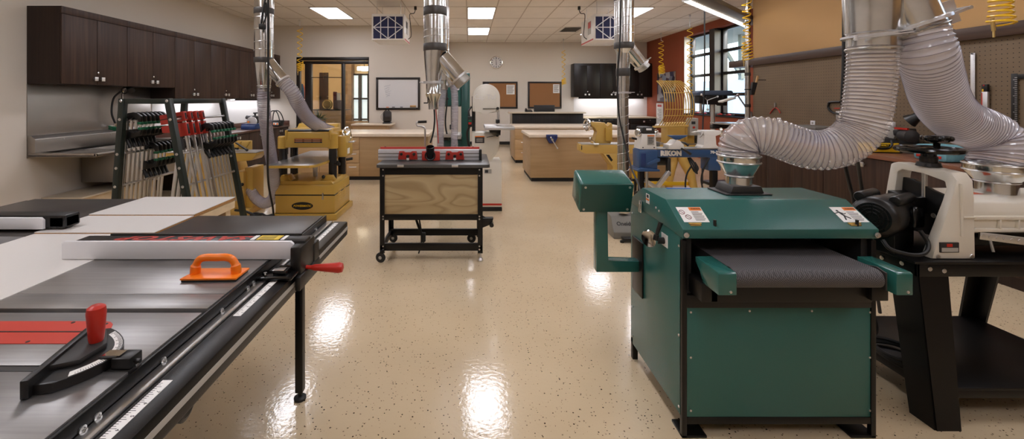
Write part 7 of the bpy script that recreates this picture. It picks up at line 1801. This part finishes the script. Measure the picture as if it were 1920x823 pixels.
t = thing('turning_tool', 'orange-handled chisel upright in the rack beside the blue lathe', 'chisel', (XA(1194, 5.6), 5.6, .45), group='turning chisels beside the blue lathe'); local(t)
m = MB(); m.lathe([(.0, 0), (.018, .005), (.022, .05), (.017, .12), (.02, .2), (.013, .24)], (0, 0, 0), n=14); m.build('handle', 'yellow_hose', t)
m = MB(); m.box((-.008, .008), (-.003, .003), (.235, .40), .001); m.build('blade', 'steel', t)
t2 = dup(t, (XA(1188, 5.6), 5.6, .45), label='second orange-handled chisel beside the first, nearer the right spiral duct')
t = thing('chisel_rack', 'small black rack holding the orange-handled chisels', 'rack', (XA(1191, 5.6), 5.6, 0))
m = MB(); m.box((XA(1184, 5.6), XA(1198, 5.6)), (5.56, 5.64), (.42, .45), .004); m.build('tray', 'black', t); m = MB(); m.box((XA(1189, 5.6), XA(1193, 5.6)), (5.58, 5.62), (0.02, .42), .004); m.build('post', 'black', t); m = MB(); m.box((XA(1180, 5.6), XA(1202, 5.6)), (5.48, 5.72), (0, .02), .004); m.build('foot', 'black', t)

# drill press
t = thing('drill_press', 'black floor drill press with blue-grey head in front of the windows', 'drill press', (XA(1336, 7.6), 7.6, 0))
y = 7.5
m = MB(); m.prism([(XA(1299, y), ZA(178.5, y)), (XA(1366, y), ZA(178.5, y)), (XA(1366, y), ZA(172, y)), (XA(1363, y), ZA(170, y)), (XA(1312, y), ZA(170, y)), (XA(1299, y), ZA(174, y))], 'Y', y-.13, y+.15, .008); m.build('belt_cover', mat('cover_bluegrey', '#3E4A5C', .4), t)
m = MB(); m.box((XA(1317, y), XA(1349, y)), (y-.1, y+.12), (ZA(196, y), ZA(178.5, y)), .02); hd = m.build('head', 'black', t)
m = MB(); m.lathe([(0, 0), (.08, 0), (.085, .02), (.085, .2), (0, .2)], (XA(1353, y), y, ZA(198, y)), (0, 0, 1), 20); m.build('motor', 'black', t)
m = MB(); m.cyl((XA(1314, y), y, ZA(208, y)), (XA(1314, y), y, ZA(194, y)), .025, n=14); m.lathe([(.012, -.06), (.03, -.02), (.03, 0)], (XA(1314, y), y, ZA(206, y)), n=14); m.build('chuck', 'steel', hd)
m = MB(); m.box((XA(1306, y), XA(1322, y)), (y-.08, y+.08), (ZA(194, y), ZA(179, y)), .02); m.build('quill_housing', 'black', hd)
for i in range(3):
    a = 2*PI*i/3+.4; c = Vector((XA(1319, y), y-.12, ZA(188, y))); m = MB(); e_ = c+Vector((math.cos(a)*.16, -.05, math.sin(a)*.16)); m.cyl(c, e_, .007, n=8); m.sphere(e_, .02, 8); m.build('feed_handle', 'steel', hd)
m = MB(); m.cyl((XA(1336.5, y), y, .05), (XA(1336.5, y), y, ZA(194, y)), .035, n=18); m.build('column', 'steel', t)
m = MB(); m.lathe([(0, 0), (.24, 0), (.26, .012), (.26, .028), (0, .028)], (XA(1360, y), y-.05, ZA(232.5, y)), n=36); m.build('table', 'steel', t)
m = MB(); m.box((XA(1332, y), XA(1366, y)), (y-.06, y+.03), (ZA(241, y), ZA(233, y)), .01); m.build('table_bracket', 'charcoal', t)
m = MB(); m.box((XA(1322, y), XA(1368, y)), (y-.3, y+.15), (0, .05), .01); m.build('base', 'black', t)
t = thing('swing_arm_lamp', 'white swing-arm lamp with long shade in front of the second window', 'lamp', (XA(1409, 7.65), 7.65, 0))
y = 7.65
m = MB(); m.bar(P(1350, 191, y-.46), P(1376, 183.5, y-.36), .09, .035, .012); m.build('shade', 'white_paint', t)
for k in (-1, 1):
    m = MB(); m.cyl(P(1383, 178.5+k, y), P(1402, 206+k, y), .008, n=8); m.build('arm_rod', 'grey_light', t)
m = MB(); m.cyl(P(1375, 183, y-.36), P(1384, 178, y), .012, n=8); m.sphere(P(1383.5, 178, y), .025, 10); m.sphere(P(1402.5, 207, y), .025, 10); m.build('joint', 'steel', t)
m = MB(); m.cyl(P(1403, 208, y), P(1409, 212, y), .02, n=10); m.cyl((XA(1409, y), y, 0.02), (XA(1409, y), y, ZA(210, y)), .02, n=10); m.lathe([(.16, 0), (.16, .02), (.02, .03)], (XA(1409, y), y, 0), n=20); m.build('floor_stand', 'grey_light', t)
t = thing('wall_pipe', 'slim galvanized pipe running up the end of the pegboard wall', 'pipe', (XA(1407, 7.3), 7.42, 0))
m = MB(); xx = 4.86; m.cyl((xx, 7.45, 0.0), (xx, 7.45, ZC-.001), .042, n=20); m.build('pipe', 'galvanized', t)
m = MB()
for z in (.8, 1.35, 1.9, 2.3, 2.8): m.lathe([(.043, 0), (.047, .003), (.047, .05), (.043, .053)], (xx, 7.45, z), n=20, cap=False)
m.build('coupling', 'duct_tape', t)

# ================================================================== PEGBOARD WALL AND RIGHT COUNTER
PX = XP-.001
def wy(px, X=PX): return X*800/(px-880)
def wz(py, px, X=PX): return CAMZ-(py-185)*wy(px, X)/800
RX = 4.25
o = MB(); o.box((RX, XP-.002), (1.2, 7.15), (.868, .91), .004); tag(o.build('worktop', 'counter_red'), 'long reddish-brown worktop under the pegboard wall', 'counter')
for i in range(6):
    yb2 = 7.13-.985*i; ya = yb2-.98
    t = thing('base_cabinet', ['farthest', 'second', 'third', 'fourth', 'fifth', 'nearest'][i]+' dark wood base cabinet from the window end under the pegboard worktop', 'cabinet', (4.6, (ya+yb2)/2, 0), group='dark base cabinets under the pegboard')
    MB().box((RX+.05, XP-.004), (ya, yb2), (0, .867), .002).build('body', 'dark_wood_shade', t)
    ym = (ya+yb2)/2
    for k, (a, b) in enumerate(((ya+.003, ym-.0015), (ym+.0015, yb2-.003))):
        d = MB().box((RX+.03, RX+.049), (a, b), (.1, .86), .0015).build('door', 'dark_wood', t); handle(d, (RX+.03, ym-.05 if k == 0 else ym+.05, .79), (-1, 0, 0))
        if k: lock(d, (RX+.03, ym+.015, .70), (-1, 0, 0))
def wallthing(name, label, cat, px, py): return thing(name, label, cat, (PX-.01, wy(px), wz(py, px)))
t = wallthing('pliers', 'red-handled pliers hanging on the pegboard', 'pliers', 1455, 213)
def W(px, py, off=.012, X=PX): return Vector((X-off, wy(px, X), wz(py, px, X)))
m = MB(); m.tube(spline([W(1455, 201), W(1449, 207), W(1445, 213)], 5), .009, 8); m.tube(spline([W(1455, 201), W(1461, 206), W(1464, 212)], 5), .009, 8); m.build('handles', 'red_enamel', t)
m = MB(); m.bar(W(1455, 203), W(1455, 193), .03, .014, .005); m.build('jaws', 'steel', t)
t = wallthing('hand_saw', 'black hand saw with looped grip hanging on the pegboard behind the black cords', 'saw', 1566, 214)
m = MB(); m.tube(spline([W(1556, 192), W(1555, 202), W(1562, 210), W(1575, 214)], 6), .014, 8); m.tube(spline([W(1556, 192), W(1565, 191), W(1577, 191)], 5), .014, 8); m.build('grip', 'black', t)
m = MB(); m.bar(W(1575, 208, .012), W(1577, 256, .012), .10, .006, .001, up=(1, 0, 0)); m.build('blade', 'steel', t)
m = MB(); m.bar(W(1566, 203), W(1578, 203), .012, .012); m.build('red_insert', 'red', t)
def slab(mb, pxa, pxb, pya, pyb, th=.012, off=.012, b=.001):
    ya, yb2 = wy(pxb), wy(pxa); pm_ = (pxa+pxb)/2; mb.box((PX-off-th, PX-off), (ya, yb2), (wz(pyb, pm_), wz(pya, pm_)), b)
t = wallthing('steel_ruler', 'long steel ruler hanging on the pegboard', 'ruler', 1827, 238)
m = MB(); slab(m, 1822.5, 1831, 99.5, 240, .004); bl = m.build('blade', 'aluminium', t)
m = MB(); m.cyl(W(1827, 101, .0), W(1827, 101, .03), .006); m.build('hang_hook', 'black', t)
m = MB()
for i in range(60):
    zz = wz(238-i*2.3, 1827); m.box((PX-.0168, PX-.0161), (wy(1831), wy(1831)+(.014 if i % 5 == 0 else .008)), (zz, zz+.0012))
m.build('graduations', 'ink', bl)
t = wallthing('spirit_level', 'silver and red spirit level with black end hanging on the pegboard', 'level', 1852, 235)
m = MB(); slab(m, 1847, 1858, 172, 240, .022, .012, .003); bl = m.build('body', 'aluminium', t)
m = MB(); slab(m, 1846.5, 1858, 158, 172, .024, .011, .004); m.build('end_cap', 'black', t)
m = MB(); slab(m, 1846.8, 1848.6, 174, 240, .023, .0125); m.build('red_edge', 'red', bl)
m = MB(); slab(m, 1848, 1851, 167, 172, .026, .0105); m.build('vial', 'yellow_bright', t)
m = MB(); m.cyl(W(1852, 160, .0), W(1852, 160, .04), .006); m.build('hang_hook', 'red', t)
t = wallthing('framing_square', 'black framing square with white marks hanging at the right end of the pegboard', 'square', 1906, 255)
m = MB(); slab(m, 1899, 1911, 138, 262, .005); slab(m, 1911, 1960, 138, 147, .005); bl = m.build('blade', 'black', t)
m = MB()
for i in range(30):
    zz = wz(256-i*3.8, 1905); m.box((PX-.0178, PX-.0171), (wy(1911), wy(1911)+(.03 if i % 4 == 0 else .018)), (zz, zz+.002))
m.build('graduations', 'paper', bl)
for n_, (px, py) in enumerate(((1461, 228), (1524.5, 234))):
    t = wallthing('outlet', ['white power outlet on the pegboard below the pliers', 'white power outlet on the pegboard above the blue tool case'][n_], 'outlet', px, py+5)
    m = MB(); m.box((PX-.008, PX), (wy(px)-.04, wy(px)+.04), (wz(py, px)-.06, wz(py, px)+.06), .003); pl = m.build('cover_plate', 'white_plastic', t)
    for dz in (-.025, .025): MB().box((PX-.010, PX-.008), (wy(px)-.016, wy(px)+.016), (wz(py, px)+dz-.014, wz(py, px)+dz+.014), .002).build('socket', 'grey_light', pl)
t = thing('brush', 'black bench brush with wooden handle hanging at the end of the pegboard wall', 'brush', (XA(1414, 7.05), 7.05, ZA(179, 7.05)))
y = 7.05
m = MB(); m.bar(P(1413, 178, y), P(1421, 142, y), .03, .02, .006, up=(0, 1, 0)); m.build('handle', 'natural_wood', t)
m = MB(); m.prism([(XA(1406.5, y), ZA(178, y)), (XA(1413, y), ZA(178, y)), (XA(1419, y), ZA(155, y)), (XA(1410, y), ZA(154, y))], 'Y', y-.025, y+.025, .006); m.build('bristles', 'black_matte', t)
m = MB(); m.cyl(P(1396, 168, y), P(1409, 167.5, y), .008); m.cyl(P(1419, 150, y), (PX, y, ZA(150, y)), .006); m.build('hang_hook', 'black', t)
t = thing('tool_case', 'blue plastic tool case with grey lid standing on the pegboard worktop', 'case', (4.62, 5.7, .91))
m = MB(); m.box((4.48, 4.78), (5.52, 5.98), (.911, 1.09), .012); bb = m.build('case', 'blue_bin', t); m = MB(); m.box((4.46, 4.80), (5.50, 6.0), (1.09, 1.135), .012); m.build('lid', 'grey_mid', t)
m = MB(); 
for i in range(6): m.box((4.472, 4.48), (5.56+i*.07, 5.60+i*.07), (.95, 1.07), .003)
m.build('ribs', 'blue_dark', bb)
t = local(thing('tool_bag', 'yellow and black tool bag lying on the pegboard worktop', 'bag', (4.53, 4.78, .91), -.18))
m = MB(); m.prism([(-.15, .002), (-.135, .10), (-.07, .155), (.07, .155), (.13, .10), (.15, .002)], 'X', -.25, .16, .02); bg = m.build('body', 'black_matte', t)
m = MB(); m.prism([(-.163, .012), (-.151, .012), (-.139, .108), (-.151, .108)], 'X', -.245, .14, .003); yp = m.build('yellow_panel', 'yellow_bright', t, label='bright yellow side panel')
m = MB(); m.box((-.255, .17), (-.155, .155), (.001, .013), .004); m.build('base', 'black', t)
m = MB(); m.tube(spline([(-.11, -.145, .135), (-.105, -.168, .09), (-.07, -.172, .055), (.02, -.172, .055), (.06, -.168, .09), (.07, -.145, .135)], 6), .011, 8); m.build('carry_strap', 'black', t)
m = MB(); m.box((-.085, .045), (-.167, -.158), (.068, .098), .001); lb = m.build('logo_patch', 'black', yp)
text_mesh('lettering', 'DEWALT', .026, facing((-.02, -.1675, .083), (1, 0, 0), (0, .1, 1)), 'yellow_bright', lb, .0006, .0006)
m = MB()
for i in range(5): m.sphere((-.2+.075*i, .02*(i % 3)-.02, .15), .045, 10, (1, .9, .4))
m.build('lid_folds', 'black_matte', bg)
t = thing('bench_saw', 'grey and black mitre saw behind the yellow tool bag', 'saw', (4.72, 4.6, .91))
m = MB(); m.box((4.72, 4.88), (4.50, 5.15), (.911, .985), .01); m.build('base', 'grey_mid', t)
m = MB(); m.box((4.79, 4.86), (4.60, 4.76), (.985, 1.10), .01); m.build('saw_arm_post', 'charcoal', t)
m = MB(); m.lathe([(0, -.03), (.12, -.03), (.13, .0), (.12, .03), (0, .03)], (4.80, 4.95, 1.11), (.9, .4, 0), 26); m.build('blade_guard', 'grey_light', t)
m = MB(); m.bar((4.74, 4.74, 1.12), (4.74, 4.55, 1.15), .08, .07, .015); m.lathe([(0, 0), (.06, 0), (.065, .02), (.065, .16), (0, .18)], (4.74, 4.66, 1.10), (-.4, -1, 0), 18); m.build('motor', 'charcoal', t)
m = MB(); m.box((4.68, 4.70), (4.56, 4.70), (1.165, 1.185)); m.build('red_badge', 'red', t)
m = MB(); m.box((4.70, 4.74), (4.74, 4.82), (1.18, 1.24), .006); m.build('chute', 'white_plastic', t)
t = thing('gooseneck_lamp', 'black gooseneck lamp with cone shade above the mitre saw', 'lamp', (4.84, 4.40, .91))
m = MB(); m.tube(spline([(4.84, 4.40, .93), (4.83, 4.40, 1.1), (4.80, 4.40, 1.2), (4.77, 4.43, 1.27), (4.74, 4.47, 1.30)], 6), .018, 10); m.lathe([(.06, 0), (.06, .02), (.02, .03)], (4.84, 4.40, .912), n=16); m.build('gooseneck', 'black', t)
ax_l = Vector((-.35, .62, -.55)).normalized(); m = MB(); m.lathe([(.0, -.02), (.035, -.02), (.045, .0), (.05, .07), (.075, .13), (.07, .13), (.045, .07), (0, .05)], (4.75, 4.47, 1.34), ax_l, 24); sh = m.build('shade', 'black', t)
m = MB(); m.lathe([(0, .08), (.05, .085), (.068, .128)], (4.75, 4.47, 1.34), ax_l, 20, cap=False); m.build('reflector', 'white_paint', sh)
t = thing('plastic_bin', 'teal-wrapped parcel with red trim on the worktop behind the black handwheel', 'parcel', (4.5, 4.0, .91))
m = MB(); m.box((4.36, 4.66), (3.90, 4.20), (.912, 1.06), .03); m.build('wrap', 'teal_bag', t); m = MB(); m.box((4.355, 4.362), (3.94, 4.16), (.94, .965), .002); m.build('red_trim', 'red', t)
t = thing('shaving_brush', 'round brown bristle brush lying on the worktop near the cream sander', 'brush', (4.48, 3.72, .91))
m = MB(); m.sphere((4.48, 3.74, .985), .075, 14, (.9, 1.1, 1)); m.build('bristles', mat('bristle_brown', '#8A5A38', .9, bump=.8, bscale=90), t); m = MB(); m.bar((4.48, 3.66, .985), (4.50, 3.45, .985), .035, .03, .008); m.build('handle', 'natural_wood', t)
for i in range(3):
    t = MB(); t.box((4.34+.09*i, 4.42+.09*i), (2.5, 3.62-.06*i), (.911, .945+.006*i), .002)
    tag(t.build('lumber_offcut', 'natural_wood'), ['front', 'middle', 'rear'][i]+' pale board of the three lying on the worktop behind the cream sander', 'board', 'pale boards on the worktop')
t = thing('label_holder', 'small silver label frame on the dark cabinet seen through the cream arch', 'label holder', (RX+.02, 3.85, .6))
yy = 4.28*800/(1761-880); zz = CAMZ-(326-185)*yy/800
MB().box((RX+.022, RX+.0295), (yy-.03, yy+.03), (zz-.03, zz+.03), .002).build('frame', 'aluminium', t); MB().box((RX+.021, RX+.022), (yy-.022, yy+.022), (zz-.02, zz+.02)).build('card', 'paper', t)
